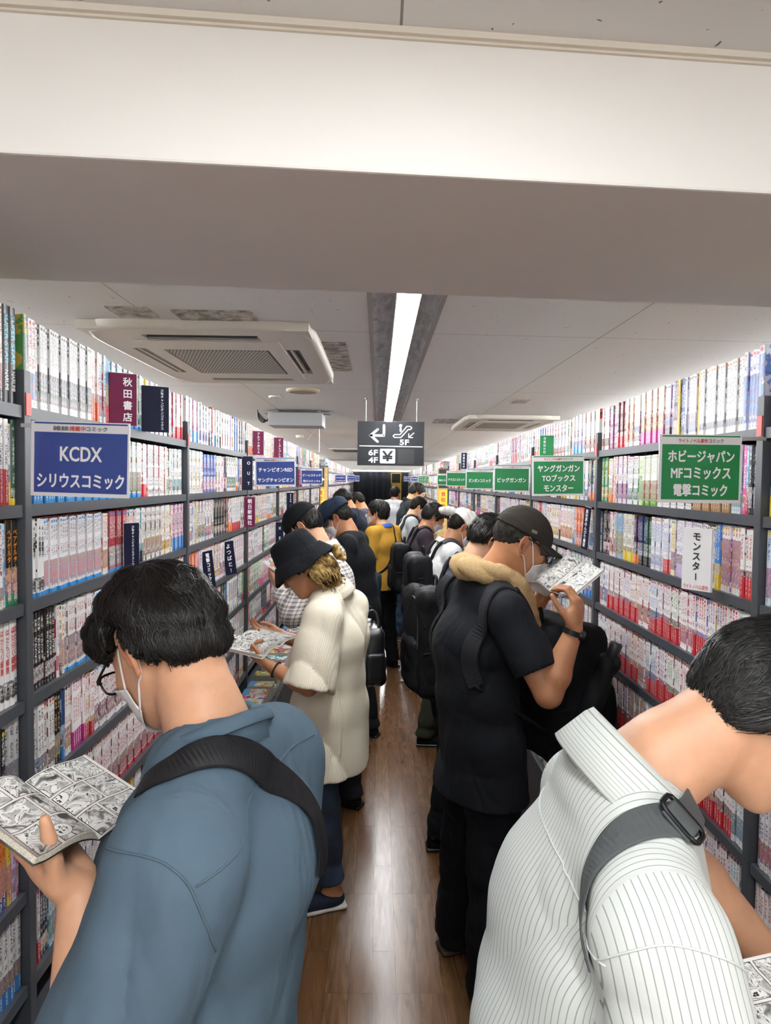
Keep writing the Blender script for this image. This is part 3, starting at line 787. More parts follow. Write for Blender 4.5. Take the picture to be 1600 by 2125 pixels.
# ---------------------------------------------------------------- signs standing out from the bookcases
M_BLUE = plain('sign_blue', srgb('2f468c'), 0.22, noise=.04, nscale=6); M_GREEN = plain('sign_green', srgb('22804a'), 0.22, noise=.04, nscale=6)
M_CARD = plain('sign_card', srgb('e9e9ec'), 0.25); M_RED = plain('print_red', srgb('c4403a'), 0.4); M_GREY = plain('print_grey', srgb('55565a'), 0.4)
M_MAROON = plain('tab_maroon', srgb('6a1b40'), 0.55, spec=.2); M_NAVY = plain('tab_navy', srgb('15182f'), 0.6, spec=.15); M_TABW = plain('tab_white', srgb('e6e6e6'), 0.35)
def shelf_sign(px0, px1, py0, py1, y, col, head, lines, label, tilt=0.0, size=None, wd_=None):
    a = U(px0, py1, y); b = U(px1, py0, y)
    W, H = b[0] - a[0], b[2] - a[2]
    c0 = A((a[0] + b[0]) / 2, y, (a[2] + b[2]) / 2)
    t = thing('shelf_sign', label, 'sign', c0, 'hanging shelf signs')
    ct, st = math.cos(tilt), math.sin(tilt); ex, ez = A(ct, 0, st), A(-st, 0, ct)
    P = lambda u, v, d=0: c0 + ex * (u - .5) * W + ez * (v - .5) * H + A(0, d, 0)
    def rect(mb, u0, v0, u1, v1, d0, d1):
        V = [P(u, v, d) for d in (d0, d1) for (u, v) in ((u0, v0), (u1, v0), (u1, v1), (u0, v1))]
        mb.add(V, [(0, 1, 2, 3), (7, 6, 5, 4), (0, 4, 5, 1), (1, 5, 6, 2), (2, 6, 7, 3), (3, 7, 4, 0)])
    mb = MB(); rect(mb, 0, 0, 1, 1, 0, 0.003); mb.build('card', M_CARD, t)
    mb = MB(); rect(mb, .035, .05, .98, .855, -0.0007, 0); rect(mb, .035, .965, .98, .985, -0.0007, 0); mb.build('colour_panel', M_BLUE if col == 'b' else M_GREEN, t)
    mb = MB()
    tot = sum(len(h) for h, _ in head); x = .5 - .56 / 2; m1 = MB(); m2 = MB(); 
    for h, c in head:
        wd = .56 * len(h) / tot
        put_text(m1 if c == 'r' else m2, h, .062 * H * 1.6, P(x + wd / 2, .908), ex, ez, .02, fit=(wd * W * .95, .06 * H)); x += wd
    m1.build('header_lettering', M_RED, t); m2.build('header_lettering', M_GREY, t)
    n = len(lines); ys = {1: [.43], 2: [.57, .21], 3: [.68, .44, .19]}[n]
    mb = MB()
    for i_, (s_, v) in enumerate(zip(lines, ys)):
        hh = (size or .165) * H
        w_ = (wd_[i_] if wd_ else .8) * W
        put_text(mb, s_, hh * 1.2, P(.51, v), ex, ez, .03, fit=(w_, hh), off=.0014)
    mb.build('lettering', M_SIGNW, t)
    mb = MB(); s_ = -1 if c0[0] < 0 else 1
    xe = (LX if s_ < 0 else RXF)
    mb.box((min(xe, c0[0] + s_ * W * .3), y + .003, c0[2] + H * .5 - .012), (max(xe, c0[0] + s_ * W * .3), y + .009, c0[2] + H * .5 - .004)); mb.build('clip', M_WIRE, t)
HB = [('雑誌 ', 'g'), ('掲載中', 'r'), ('コミック', 'g')]; HG = [('ライトノベル原作', 'r'), ('コミック', 'g')]
shelf_sign(65, 268, 877, 1030, 1.475, 'b', HB, ['KCDX', 'シリウスコミック'], 'blue shelf sign reading KCDX, nearest of the blue ones', -.02, .19, (.42, .88))
shelf_sign(529, 613, 950, 1008, 4.0, 'b', HB, ['チャンピオンRED', 'ヤングチャンピオン'], 'blue shelf sign with RED at the end of its upper line, on the fourth upright', .02, .15, (.84, .88))
shelf_sign(624, 669, 972, 1005, 6.5, 'b', HB, ['ビームコミック', '角川コミックA'], 'small blue shelf sign ending in a letter A, near the bookcase gap', 0, .15, (.83, .8))
shelf_sign(695, 718, 984, 1001, 12.0, 'b', HB, ['ヤングマガジン', 'ヤングキング'], 'tiny blue sign just past the gap in the blue-signed bookcases', 0)
shelf_sign(720, 736, 985, 999, 15.2, 'b', HB, ['モーニング', 'イブニング'], 'second tiny blue sign past the gap on the blue-signed side', 0)
shelf_sign(737, 746, 987, 999, 18.3, 'b', HB, ['ビッグ', 'スピリッツ'], 'farthest tiny blue sign on the blue-signed side', 0)
shelf_sign(1365, 1540, 903, 1043, 1.63, 'g', HG, ['ホビージャパン', 'MFコミックス', '電撃コミック'], 'green shelf sign with MF in its middle line, nearest of the green ones', 0, .175, (.80, .72, .65))
shelf_sign(1103, 1213, 946, 1028, 2.87, 'g', HG, ['ヤングガンガン', 'TOブックス', 'モンスター'], 'green shelf sign with TO in its middle line', .02, .165, (.8, .63, .56))
shelf_sign(1024, 1099, 965, 1020, 4.12, 'g', HG, ['ビッグガンガン'], 'green shelf sign with a single line, third from the nearest green one', 0)
shelf_sign(966, 1024, 974, 1015, 5.36, 'g', HG, ['ガンガンコミック'], 'green shelf sign with a single line, fourth from the nearest green one', 0)
shelf_sign(926, 968, 977, 1009, 6.6, 'g', HG, ['ドラゴンコミック'], 'green shelf sign with a single line, fifth from the nearest green one', 0)
shelf_sign(907, 942, 983, 1007, 8.4, 'g', HG, ['角川コミック'], 'green shelf sign half hidden, last before the gap in the green-signed row', 0)
shelf_sign(868, 890, 986, 1004, 12.2, 'g', HG, ['アース・スター', 'アルファポリス', 'オーバーラップ'], 'tiny green sign with three lines past the gap', 0)
shelf_sign(853, 867, 988, 1000, 15.4, 'b', HB, ['別冊', 'コミック'], 'tiny blue sign past the gap on the green-signed side', 0)
shelf_sign(838, 852, 989, 999, 18.6, 'b', HB, ['月刊', 'コミック'], 'farthest tiny blue sign on the green-signed side', 0)

# index tabs that stand among the books; face 45 degrees or square to the aisle
DIV = []     # shelf space taken by tabs: (side, row, y, width)
def tab(side, row, y, h, w_, col, txt, label, ang=0.0, lean=0.0, xoff=0.02, txt_u=.5, foot=None, size=.8, bold=.025):
    s = -1 if side == 'L' else 1; xf = (LX if s < 0 else RXF) - s * xoff
    z = (ZL0 if s < 0 else ZR0) - PITCH * row + .001
    t = thing('shelf_divider', label, 'divider card', (xf, y, z), 'index cards between the books')
    # ex along the card's width as seen from the aisle, en out of the card
    ex = A(s * math.sin(ang) , -s * math.cos(ang), 0) if False else None
    th = ang
    en = A(-s * math.cos(th), -math.sin(th), 0); ex = np.cross(A(0, 0, 1), en)
    ez = nrm(A(0, 0, 1) * math.cos(lean) + ex * math.sin(lean)); ex = nrm(np.cross(ez, en))
    o_ = A(xf, y, z)
    def rect(mb, u0, v0, u1, v1, d0, d1, m=0):
        V = [o_ + ex * (u * w_) + ez * (v * h) + en * d for d in (d0, d1) for (u, v) in ((u0, v0), (u1, v0), (u1, v1), (u0, v1))]
        mb.add(V, [(3, 2, 1, 0), (4, 5, 6, 7), (0, 1, 5, 4), (1, 2, 6, 5), (2, 3, 7, 6), (3, 0, 4, 7)], m)
    mb = MB(); rect(mb, -.5, 0, .5, 1, -.004, 0); mb.build('card', {'m': M_MAROON, 'n': M_NAVY, 'w': M_TABW, 'g': M_GREEN}[col], t)
    mb = MB(); rect(mb, -.53, -.002, .53, 1.012, -.0045, -.0041); mb.build('sleeve', M_CARD, t)
    mb = MB(); n = len(txt); hh = (.9 if foot is None else .8) * h
    put_text(mb, txt, hh / n * size, o_ + ex * (txt_u - .5) * w_ + ez * h * (.5 if foot is None else .55), ex, ez, bold, vertical=True, gap=1 / size, off=.0012)
    mb.build('lettering', M_BLACK if col == 'w' else M_SIGNW, t)
    if foot:
        mb = MB(); put_text(mb, foot, .012, o_ + ez * h * .06, ex, ez, .015, fit=(w_ * .85, .012)); mb.build('footer_lettering', M_RED, t)
def ty(side, px):  # depth where a pixel column meets the book fronts
    return (LX if side == 'L' else RXF) * F / (px - 785)
tab('L', 0, ty('L', 250) - .02, .148, .075, 'm', '秋田書店', 'maroon divider card with four large white characters on the top shelf, nearest maroon one', ang=1.0, txt_u=.66)
tab('L', 0, ty('L', 306) + .01, .148, .1, 'n', '少年チャンピオンコミックス', 'wide navy divider card beside the nearest maroon card on the top shelf', ang=1.0, txt_u=.78, size=1.0)
tab('L', 2, ty('L', 262), .135, .05, 'n', '少年チャンピオンエクストラ', 'navy divider card among white comics on the third shelf, above the dark-haired reader in blue-grey', ang=.6, size=1.0, txt_u=.55)
tab('L', 1, ty('L', 507), .19, .062, 'n', 'OUT', 'navy divider card spelling three letters downward beside the RED sign', ang=1.0, txt_u=.6, size=.42)
tab('L', 0, ty('L', 530), .145, .07, 'm', 'アルファポリス', 'maroon divider card over the navy card with three letters, on the top shelf', ang=1.0, size=.95)
tab('L', 0, ty('L', 573), .16, .075, 'm', 'イーストプレス', 'maroon divider card on the top shelf just above the RED sign', ang=1.0, size=.95, txt_u=.6)
tab('L', 2, ty('L', 512), .17, .065, 'm', '朝日新聞社', 'maroon divider card with five characters on the third shelf, under the three-letter navy card', ang=1.0, size=.9)
tab('L', 2, ty('L', 598), .165, .06, 'n', 'BEAM ハルタ', 'navy divider card starting with BEAM on the third shelf', ang=1.0, size=.95, txt_u=.55)
tab('L', 3, ty('L', 576), .165, .06, 'n', 'XE', 'navy divider card with two letters on the fourth shelf, above the bucket hat', ang=1.0, size=.4)
tab('L', 1, ty('L', 618), .17, .05, 'm', 'エンターブレイン', 'maroon divider card squeezed between the two larger blue signs', ang=.8, size=1.0)
tab('L', 3, ty('L', 474), .17, .06, 'n', 'よつばと!', 'leaning navy divider card with five characters on the fourth shelf', ang=.9, lean=-.14, size=.85)
tab('L', 3, ty('L', 430), .165, .055, 'n', '電撃コミックス', 'navy divider card left of the leaning one on the fourth shelf', ang=.7, lean=-.14, size=1.0)
tab('R', 0, ty('R', 1141), .115, .075, 'g', '出版社た行', 'small green divider card on the top shelf above the TO sign', ang=1.0, size=.8, foot='ライトノベル原作', txt_u=.36, bold=.02)
tab('R', 2, ty('R', 1225), .182, .04, 'n', '異世界のんびり農家', 'tall leaning navy divider card with nine characters by the capped man', ang=.35, lean=.12, size=1.0)
tab('R', 2, ty('R', 1500), .165, .085, 'w', 'モンスター', 'white divider card with five black characters, overhanging the third shelf', ang=.55, size=.95, foot='ライトノベル原作', bold=.03, xoff=.06)
tab('R', 0, ty('R', 966), .17, .06, 'n', '出版社な行', 'small navy divider card on the top shelf far along the green-signed row', ang=1.0, size=.85)
# ---------------------------------------------------------------- people: materials
def m_skin(name, col, blotch=0.12):
    g = G(name); a = g.attr('tint')[0]
    n = g.noise(g.obj(), 22, 4, .6)[0]; n2 = g.noise(g.obj(), 240, 2)[0]
    c = g.ramp(n, [(.3, tuple(x * (1 - blotch) for x in col)), (.7, (min(1, col[0] * 1.06), col[1] * 1.02, col[2]))])
    g.base(g.mix(1.0, c, a, 'MULTIPLY')).rough(.48); g.bump(n2, .12, .001)
    g.set(g.b, 'Subsurface Weight', .08); g.set(g.b, 'Subsurface Radius', (.012, .005, .003)); g.set(g.b, 'Subsurface Scale', .6)
    return g.m
SK = [m_skin('skin_light', srgb('d2a180')), m_skin('skin_tan', srgb('b07c59')), m_skin('skin_mid', srgb('c98f68')), m_skin('skin_pale', srgb('e0b090'))]
def m_cloth(name, col, rough=.85, weave=900, wb=.25, var=.1, sheen=.0, crease=1.0):
    g = G(name); p = g.obj()
    n = g.noise(p, 7, 5, .6)[0]
    wv = g.noise(p, weave * .4, 2)[0]
    g.base(g.ramp(n, [(.25, tuple(c * (1 - var) for c in col)), (.75, tuple(min(1, c * (1 + var)) for c in col))])).rough(rough)
    cr = g.noise(g.mapg(p, sc=(1, 1, .5)), 8, 2, .5, 1.2)[0]
    g.bump(g.mt('ADD', g.mt('MULTIPLY', wv, .02), g.mt('MULTIPLY', cr, crease)), .55, .03); g.set(g.b, 'Specular IOR Level', .18)
    if sheen: g.set(g.b, 'Sheen Weight', sheen)
    return g.m
def m_hair(name, col, col2=None):
    g = G(name); p = g.obj(); n = g.noise(p, 60, 3)[0]
    g.base(g.ramp(n, [(.3, tuple(c * .5 for c in col)), (.7, col2 or tuple(c * 1.6 for c in col))])).rough(.5)
    g.set(g.b, 'Specular IOR Level', .1); g.bump(g.noise(p, 300, 2)[0], .3, .001); return g.m
M_HAIR = m_hair('black_hair', srgb('16130f')); M_HAIRG = m_hair('greying_hair', srgb('1b1a18'), srgb('3a3834')); M_BLOND = m_hair('bleached_hair', srgb('8a6a3c'), srgb('c9a86a'))
def m_strand(name, a, b):
    g = G(name); n = g.noise(g.obj(), 160, 2)[0]; g.base(g.ramp(n, [(.35, a), (.7, b)])).rough(.36); g.set(g.b, 'Specular IOR Level', .34); return g.m
M_STR = m_strand('black_locks', srgb('0b0a09'), srgb('191613')); M_STRG = m_strand('greying_locks', srgb('0e0e0e'), srgb('2c2c2b'))
M_MASK = m_cloth('mask_white', srgb('e6e4e4'), .8, 700, .2, .02); M_BLKPL = plain('glossy_black_frame', srgb('0c0c0e'), .25)
def m_glass():
    g = G('lens'); g.base((1, 1, 1)).rough(.02); g.set(g.b, 'Transmission Weight', 1.0); g.set(g.b, 'IOR', 1.05); return g.m
M_LENS = m_glass()
M_BLACKCLOTH = m_cloth('black_cloth', srgb('0f1114'), .9); M_NYLON = m_cloth('black_nylon', srgb('0e0f12'), .6, 1400, .3); M_NAVYCL = m_cloth('navy_cloth', srgb('171e2b'), .9)
M_WEB = m_cloth('black_webbing', srgb('17171a'), .6, 1600, .5)

# ---------------------------------------------------------------- people: head, hands, body
def hframe(f, u):
    f = nrm(f); x = nrm(np.cross(f, u)); return np.stack([x, f, np.cross(x, f)], 1)
class Head:
    def __init__(s, c, f, u, hs=1.0): s.c = np.asarray(c, float); s.M = hframe(f, u); s.hs = hs
    def w(s, *v): return s.c + s.M @ (np.array(v, float) * s.hs)
    def W(s, V): return s.c + (np.asarray(V) * s.hs) @ s.M.T
    def l(s, P): return ((np.asarray(P) - s.c) @ s.M) / s.hs
def head_ops(S_, H, jaw=1.0):
    h = H.hs; el = lambda v, r, k, op='u': S_.el(H.w(*v), np.array(r) * h, H.M, k * h, op); rc = lambda a, b, r1, r2, k, op='u': S_.rc(H.w(*a), H.w(*b), r1 * h, r2 * h, k * h, op)
    el((0, -.012, .03), (.076, .098, .092), .02)
    el((0, .035, -.02), (.066, .06, .09), .03)
    el((0, .045, -.062), (.054 * jaw, .05, .052), .03)
    el((0, .072, -.098), (.024, .02, .016), .022)
    for x in (-1, 1):
        rc((x * .06, .0, -.035), (x * .03, .07, -.095), .014, .014, .025)        # jaw line
        el((x * .042, .07, -.018), (.02, .02, .016), .02)                        # cheekbone
        el((x * .031, .099, .012), (.017, .012, .011), .012, 's')                # eye socket
        el((x * .031, .084, .011), (.0125, .0125, .0115), .003)                  # eyeball and lids
        rc((x * .012, .098, .032), (x * .046, .082, .034), .007, .006, .012)     # brow
        el((x * .010, .108, -.03), (.0085, .010, .007), .006)
        # ears: a plate whose rear edge stands out, with a rim, a hollow and a lobe
        a_ = .42; nl = np.array([x * math.cos(a_), math.sin(a_), 0]); dl = np.array([x * math.sin(a_), -math.cos(a_), .12]); dl /= np.linalg.norm(dl); ul = np.cross(nl, dl) * x; ul = ul if ul[2] > 0 else -ul
        E = np.array([x * .0765, -.002, -.006]); EM = H.M @ np.stack([nl, dl, ul], 1); ep = lambda d, u, n=0: H.w(*(E + dl * d + ul * u + nl * n))
        S_.el(ep(.014, 0), np.array([.0055, .020, .031]) * h, EM, .004 * h)
        S_.el(ep(.010, -.004, .006), np.array([.0065, .010, .016]) * h, EM, .003 * h, 's')
        rim = [(-.002, .012), (.004, .027), (.016, .032), (.028, .024), (.033, .008), (.029, -.010), (.020, -.022)]
        for p_, q_ in zip(rim[:-1], rim[1:]): S_.rc(ep(*p_, .003), ep(*q_, .003), .0042 * h, .0042 * h, .003 * h)
        S_.el(ep(.008, -.027, .001), np.array([.005, .009, .009]) * h, EM, .004 * h); S_.rc(ep(.0, -.008, .003), ep(.001, .0, .003), .004 * h, .004 * h, .003 * h)
    rc((0, .094, .026), (0, .113, -.022), .007, .011, .012); el((0, .117, -.024), (.009, .009, .008), .008)
    rc((-.016, .094, -.058), (.016, .094, -.058), .006, .006, .006); rc((-.015, .092, -.069), (.015, .092, -.069), .007, .007, .006)
    rc((-.017, .103, -.0635), (.017, .103, -.0635), .0018, .0018, .003, 's')
def head_tint(H):
    def f(P):
        q = H.l(P); x = np.abs(q[:, 0]); y, z = q[:, 1], q[:, 2]
        t = np.ones((len(P), 3), np.float32)
        fr = y > .06
        lip = fr & (x < .022) & (np.abs(z + .0635) < .011); t[lip] = (.86, .62, .6)
        eye = fr & (np.abs(x - .031) < .0135) & (np.abs(z - .007) < .0025); t[eye] = (.12, .1, .1)
        brow = fr & (x > .012) & (x < .05) & (np.abs(z - .035 - (.03 - np.abs(x - .03)) * .12) < .0055); t[brow] = (.16, .14, .13)
        ear = (x > .080) & (np.abs(y + .015) < .04) & (np.abs(z) < .04); t[ear] = (1.04, .88, .84)
        return t
    return f
def rot(v, ax, a):
    ax = nrm(ax); return v * math.cos(a) + np.cross(ax, v) * math.sin(a) + ax * np.dot(ax, v) * (1 - math.cos(a))
def hand_ops(S_, w, d, n, side, curl=(.45, .6, .4), th=(.75, .55, .45), thc=(.3, .4), spread=.06, sc=1.0, curls=None):
    """w wrist, d towards the knuckles, n out of the palm; th: thumb direction along (side, d, n)"""
    d = nrm(d); n = nrm(n - d * np.dot(n, d)); s = np.cross(n, d) if side == 'L' else np.cross(d, n)
    kn = []
    for i, (o, L) in enumerate(((.031, .088), (.0105, .092), (-.0105, .087), (-.03, .078))):
        b = w + (d * .018 + s * o * .62) * sc; q = w + (d * L + s * o - n * .004 * (1 if i in (1, 2) else 0)) * sc
        S_.rc(b, q, .0165 * sc, .0118 * sc, .012 * sc); kn.append(q)
    S_.el(w + (d * .05 - n * .002) * sc, np.array([.036, .045, .0145]) * sc, np.stack([s, d, n], 1), .012 * sc)
    S_.rc(w + (d * .02 + s * .018 + n * .008) * sc, w + (d * .05 + s * .03 + n * .008) * sc, .018 * sc, .014 * sc, .014 * sc)
    S_.rc(w + (d * .02 - s * .02 + n * .006) * sc, w + (d * .06 - s * .026 + n * .006) * sc, .015 * sc, .012 * sc, .014 * sc)
    fl = ((.043, .026, .021), (.047, .03, .022), (.044, .028, .022), (.034, .021, .019)); fr = (.0098, .01, .0096, .0085)
    for i in range(4):
        cu = curls[i] if curls else curl
        dd = nrm(d + s * spread * (1.5 - i)); p = kn[i]; ax = np.cross(dd, n)
        r = fr[i]
        for j in range(3):
            dd = rot(dd, ax, cu[j]); q = p + dd * fl[i][j] * sc
            S_.rc(p, q, r * sc, r * .9 * sc, .004 * sc if j else .008 * sc); r *= .9; p = q
    td = nrm(s * th[0] + d * th[1] + n * th[2]); p = w + (d * .022 + s * .026 + n * .006) * sc; ax = np.cross(td, nrm(d - s * .5)); r = .0145
    for j, L in enumerate((.042, .034, .027)):
        if j: td = rot(td, ax, thc[j - 1])
        q = p + td * L * sc; S_.rc(p, q, r * sc, r * .82 * sc, .01 * sc if j == 0 else .004 * sc); r *= .82; p = q
    return p
def ik(s, w, l1, l2, pole):
    s, w = np.asarray(s, float), np.asarray(w, float); v = w - s; D = min(np.linalg.norm(v), (l1 + l2) * .999); v = nrm(v)
    a = (l1 * l1 - l2 * l2 + D * D) / (2 * D); hgt = math.sqrt(max(l1 * l1 - a * a, 0)); p = nrm(pole - v * np.dot(pole, v))
    return s + v * a + p * hgt

def gen(x, y, face, h=1.72, lean=.06, pitch=40, turn=0, roll=0, hand=(.30, -.10), gap=.06, feet=.09, step=.05, headfwd=None, shz=0):
    """joints of a standing reader; face: degrees, 180 looks to the left bookcases"""
    a = math.radians(face); f = A(math.cos(a), math.sin(a), 0); l = A(-f[1], f[0], 0); z = A(0, 0, 1); g = h / 1.72; o = A(x, y, 0)
    P = lambda ff, ll, zz: o + f * ff * g + l * ll * g + z * zz * g
    J = dict(f=f, l=l, g=g, o=o, pel=P(-.01, 0, .93), wst=P(lean * .3, 0, 1.08), chs=P(lean * .7, 0, 1.27), nb=P(lean, 0, 1.455 + shz), h=h)
    hp = math.radians(pitch); t = math.radians(turn); hf0 = rot(f, z, t)
    J['hf'] = hf0 * math.cos(hp) - z * math.sin(hp); J['hu'] = hf0 * math.sin(hp) + z * math.cos(hp)
    if roll: J['hu'] = rot(J['hu'], J['hf'], math.radians(roll))
    hw = .075 + .05 * math.sin(hp) if headfwd is None else headfwd
    J['hc'] = P(lean + hw, 0, 1.455 + shz + .135 - .03 * math.sin(hp))
    for s, q in (('L', 1), ('R', -1)):
        J['sh' + s] = P(lean * .9, .178 * q, 1.40 + shz); J['hip' + s] = P(-.01, .085 * q, .9); 
        J['kn' + s] = P(.02 + step * q * .5, feet * q, .49); J['an' + s] = P(-.03 + step * q, feet * 1.02 * q, .08)
        J['toe' + s] = nrm(f + l * q * .2)
        J['wr' + s] = P(lean + hand[0] - .06, gap * q * 1.4 + .02 * q, 1.27 + hand[1])
        J['el' + s] = ik(J['sh' + s], J['wr' + s], .285 * g, .25 * g, -z * 1.0 + f * .05 + l * q * .6)
        inw = -l * q
        J['hd' + s] = nrm(f * .55 + inw * .35 + z * .55); J['hn' + s] = nrm(inw * .55 + z * .45 - f * .35)
    return J

def body_ops(J, H, hands=True, arm=1.0, legs=True, hand_kw=None, neck=.056):
    s = S(); l = J['l']; g = J['g']
    s.ec(J['pel'], J['wst'], l, (.15 * g, .10 * g), (.135 * g, .092 * g), .03); s.ec(J['wst'], J['chs'], l, (.135 * g, .092 * g), (.15 * g, .1 * g), .03)
    s.ec(J['chs'], J['nb'] - A(0, 0, .06), l, (.15 * g, .1 * g), (.10 * g, .07 * g), .03)
    nt = H.w(0, -.03, -.035)
    for q in 'LR':
        s.rc(J['nb'] - A(0, 0, .035), J['sh' + q], .048 * g, .05 * g, .03); s.rc(J['nb'] + (nt - J['nb']) * .35, J['nb'] * .5 + J['sh' + q] * .5 - A(0, 0, .01), .035 * g, .03 * g, .04)
    s.rc(J['nb'] - A(0, 0, .03), nt, neck * 1.06 * g, neck * g, .03)
    head_ops(s, H)
    for q in 'LR':
        if not J.get('wr' + q) is None:
            s.rc(J['sh' + q], J['el' + q], .048 * g * arm, .040 * g * arm, .02)
            m = J['el' + q] + (J['wr' + q] - J['el' + q]) * .3
            s.rc(J['el' + q], m, .039 * g * arm, .042 * g * arm, .015); s.rc(m, J['wr' + q], .042 * g * arm, .027 * g, .015)
            kw = dict(sc=g); kw.update((hand_kw or {}).get(q, {}))
            if hands: hand_ops(s, J['wr' + q], J['hd' + q], J['hn' + q], q, **kw)
        if legs:
            s.rc(J['hip' + q], J['kn' + q], .075 * g, .05 * g, .03); s.rc(J['kn' + q], J['an' + q], .05 * g, .034 * g, .02)
            fd = J['toe' + q]; s.rc(J['an' + q] - A(0, 0, .03) - fd * .02, J['an' + q] + fd * .13 - A(0, 0, .05), .033 * g, .022 * g, .03)
    return s

def shirt_ops(J, H, fat=1.0, hem=.80, slv=(.85, .85), sr=(.072, .07), seed=1, fold=.006, freq=(5, 5, 3), neckr=.066, depth=1.0, res=0, collar=True, flare=1.0, drop=0):
    s = S(); l = J['l']; g = J['g']; z = A(0, 0, 1)
    hemp = A(J['pel'][0], J['pel'][1], hem - .02) - J['f'] * .0
    s.ec(hemp, J['pel'], l, (.185 * fat * g * flare, .135 * fat * depth * g * flare), (.18 * fat * g, .13 * fat * depth * g), .03); s.ec(J['pel'], J['wst'], l, (.18 * fat * g, .13 * fat * depth * g), (.168 * fat * g, .125 * fat * depth * g), .03)
    s.ec(J['wst'], J['chs'], l, (.168 * fat * g, .125 * fat * depth * g), (.18 * fat * g, .128 * fat * depth * g), .03); s.ec(J['chs'], J['nb'] - z * .05, l, (.18 * fat * g, .128 * fat * depth * g), (.135 * g, .09 * g), .035)
    for q in 'LR':
        sh = J['sh' + q] - z * drop
        s.rc(J['nb'] - z * .03, sh, .06 * g, sr[0] * g * .92, .035)
        i = 0 if q == 'L' else 1
        if slv[i] > 0 and J.get('wr' + q) is not None:
            if slv[i] <= 1:
                e = sh + (J['el' + q] - sh) * slv[i]
                s.rc(sh - z * .012, e, sr[0] * g * .94, sr[1] * g, .035, flat=True)
            else:
                e = J['el' + q] + (J['wr' + q] - J['el' + q]) * (slv[i] - 1)
                s.rc(sh - z * .012, J['el' + q], sr[0] * g * .94, sr[1] * g, .035); s.rc(J['el' + q], e, sr[1] * g, sr[1] * g * .8, .02, flat=True)
    A_ = np.array(J['nb'], np.float32)
    def disp(P):
        dz = np.clip((A_[2] - .02 - P[:, 2]) / .12, .25, 1)
        return wavy(P, seed, freq, fold) * dz
    s.fn(disp)
    s.plane((0, 0, hem), (0, 0, -1), .004)
    for q in 'LR':      # hollow sleeve ends
        i = 0 if q == 'L' else 1
        if 0 < slv[i] <= 1 and J.get('wr' + q) is not None:
            sh = J['sh' + q] - z * drop; e = sh + (J['el' + q] - sh) * slv[i]; dr = nrm(e - sh)
            s.rc(e - dr * .03, e + dr * .05, sr[1] * g - .012, sr[1] * g - .006, .002, 's')
    nt = H.w(0, -.03, -.035)
    s.rc(J['nb'] - z * .012 + (nt - J['nb']) * .25, nt + (nt - J['nb']), neckr * g, neckr * g * 1.05, .01, 's')
    return s

def pants_ops(J, r=(.1, .075, .062), seed=5, fold=.005, end=.07, fat=1.0):
    s = S(); g = J['g']; l = J['l']
    s.ec(J['pel'] + A(0, 0, .06), J['pel'] - A(0, 0, .03), l, (.155 * g * fat, .112 * g * fat), (.165 * g * fat, .118 * g * fat), .03)
    for q in 'LR':
        an = J['an' + q].copy(); kn = J['kn' + q]; e = kn + (an - kn) * ((kn[2] - end) / max(kn[2] - an[2], .05))
        s.rc(J['hip' + q], kn, r[0] * g * fat, r[1] * g, .03); s.rc(kn, e, r[1] * g, r[2] * g, .02, flat=True)
    s.fn(lambda P: wavy(P, seed, (5, 5, 7), fold))
    return s

def shoe_obj(J, q, mat, sole, parent, res=.006, high=0, label=None):
    an = J['an' + q]; fd = nrm(A(J['toe' + q][0], J['toe' + q][1], 0)); lt = A(-fd[1], fd[0], 0); M = np.stack([lt, fd, A(0, 0, 1)], 1); g = J['g']
    b = A(an[0], an[1], 0)
    s = S()
    s.el(b + fd * .075 * g + A(0, 0, .03), np.array([.046, .13, .045]) * g, M, .02); s.el(b + A(0, 0, .045), np.array([.042, .055, .05 + high]) * g, M, .03); s.el(b + fd * .14 * g + A(0, 0, .025), np.array([.047, .06, .032]) * g, M, .02)
    s.plane((0, 0, .018), (0, 0, -1), .003)
    o = s.obj('shoe', res, mat, parent)
    t = S(); t.bx(b + fd * .07 * g + A(0, 0, .0115), np.array([.047, .137, .0105]) * g, M, .01, .003)
    t.el(b + fd * .10 * g + A(0, 0, .0105), np.array([.052, .1, .03]) * g, M, .01); t.plane((0, 0, .021), (0, 0, 1), .001); t.plane((0, 0, .0012), (0, 0, -1), .001)
    t.obj('sole', res, sole, o)
    return o

HL_Y = [-.12, -.085, -.045, -.02, .0, .02, .04, .06, .085, .12]; HL_Z = [-.072, -.068, -.05, -.002, .02, -.02, .012, .055, .072, .085]
def hair_obj(H, mat, parent, res=.006, thick=.014, long=0.0, seed=3, top=None, fold=.0022, front=0.0, hl=None, nape=1.0):
    s = S(); h = H.hs
    s.el(H.w(0, -.014, .032), np.array([.078 + thick, .1 + thick, .094 + thick]) * h, H.M, .01)
    if nape: s.el(H.w(0, -.055, -.015), np.array([.064 + thick * .6, .046 + thick * .5, .058]) * h * nape, H.M, .03)
    if front: s.el(H.w(0, .07, .075), np.array([.06, .045, .03]) * h * (1 + front), H.M, .03)
    if long: s.el(H.w(0, -.055, -.06), np.array([.068, .045, .075]) * h * (1 + long), H.M, .03)
    hz = hl or HL_Z
    def cut(P):
        q = H.l(P); zl = np.interp(q[:, 1], HL_Y, hz).astype(np.float32) - long * .08 * (q[:, 1] < -.02)
        return ((zl + .004 * np.sin(q[:, 1] * 310 + q[:, 0] * 170) + .003 * np.sin(q[:, 0] * 420) - q[:, 2]) * .75 * h).astype(np.float32)
    s.fn(cut, 'i', k=.006)
    s.fn(lambda P: wavy(P, seed, (16, 16, 16), fold, .3, 3))
    o = s.obj('hair', res, mat, parent); H.hair = s; return o

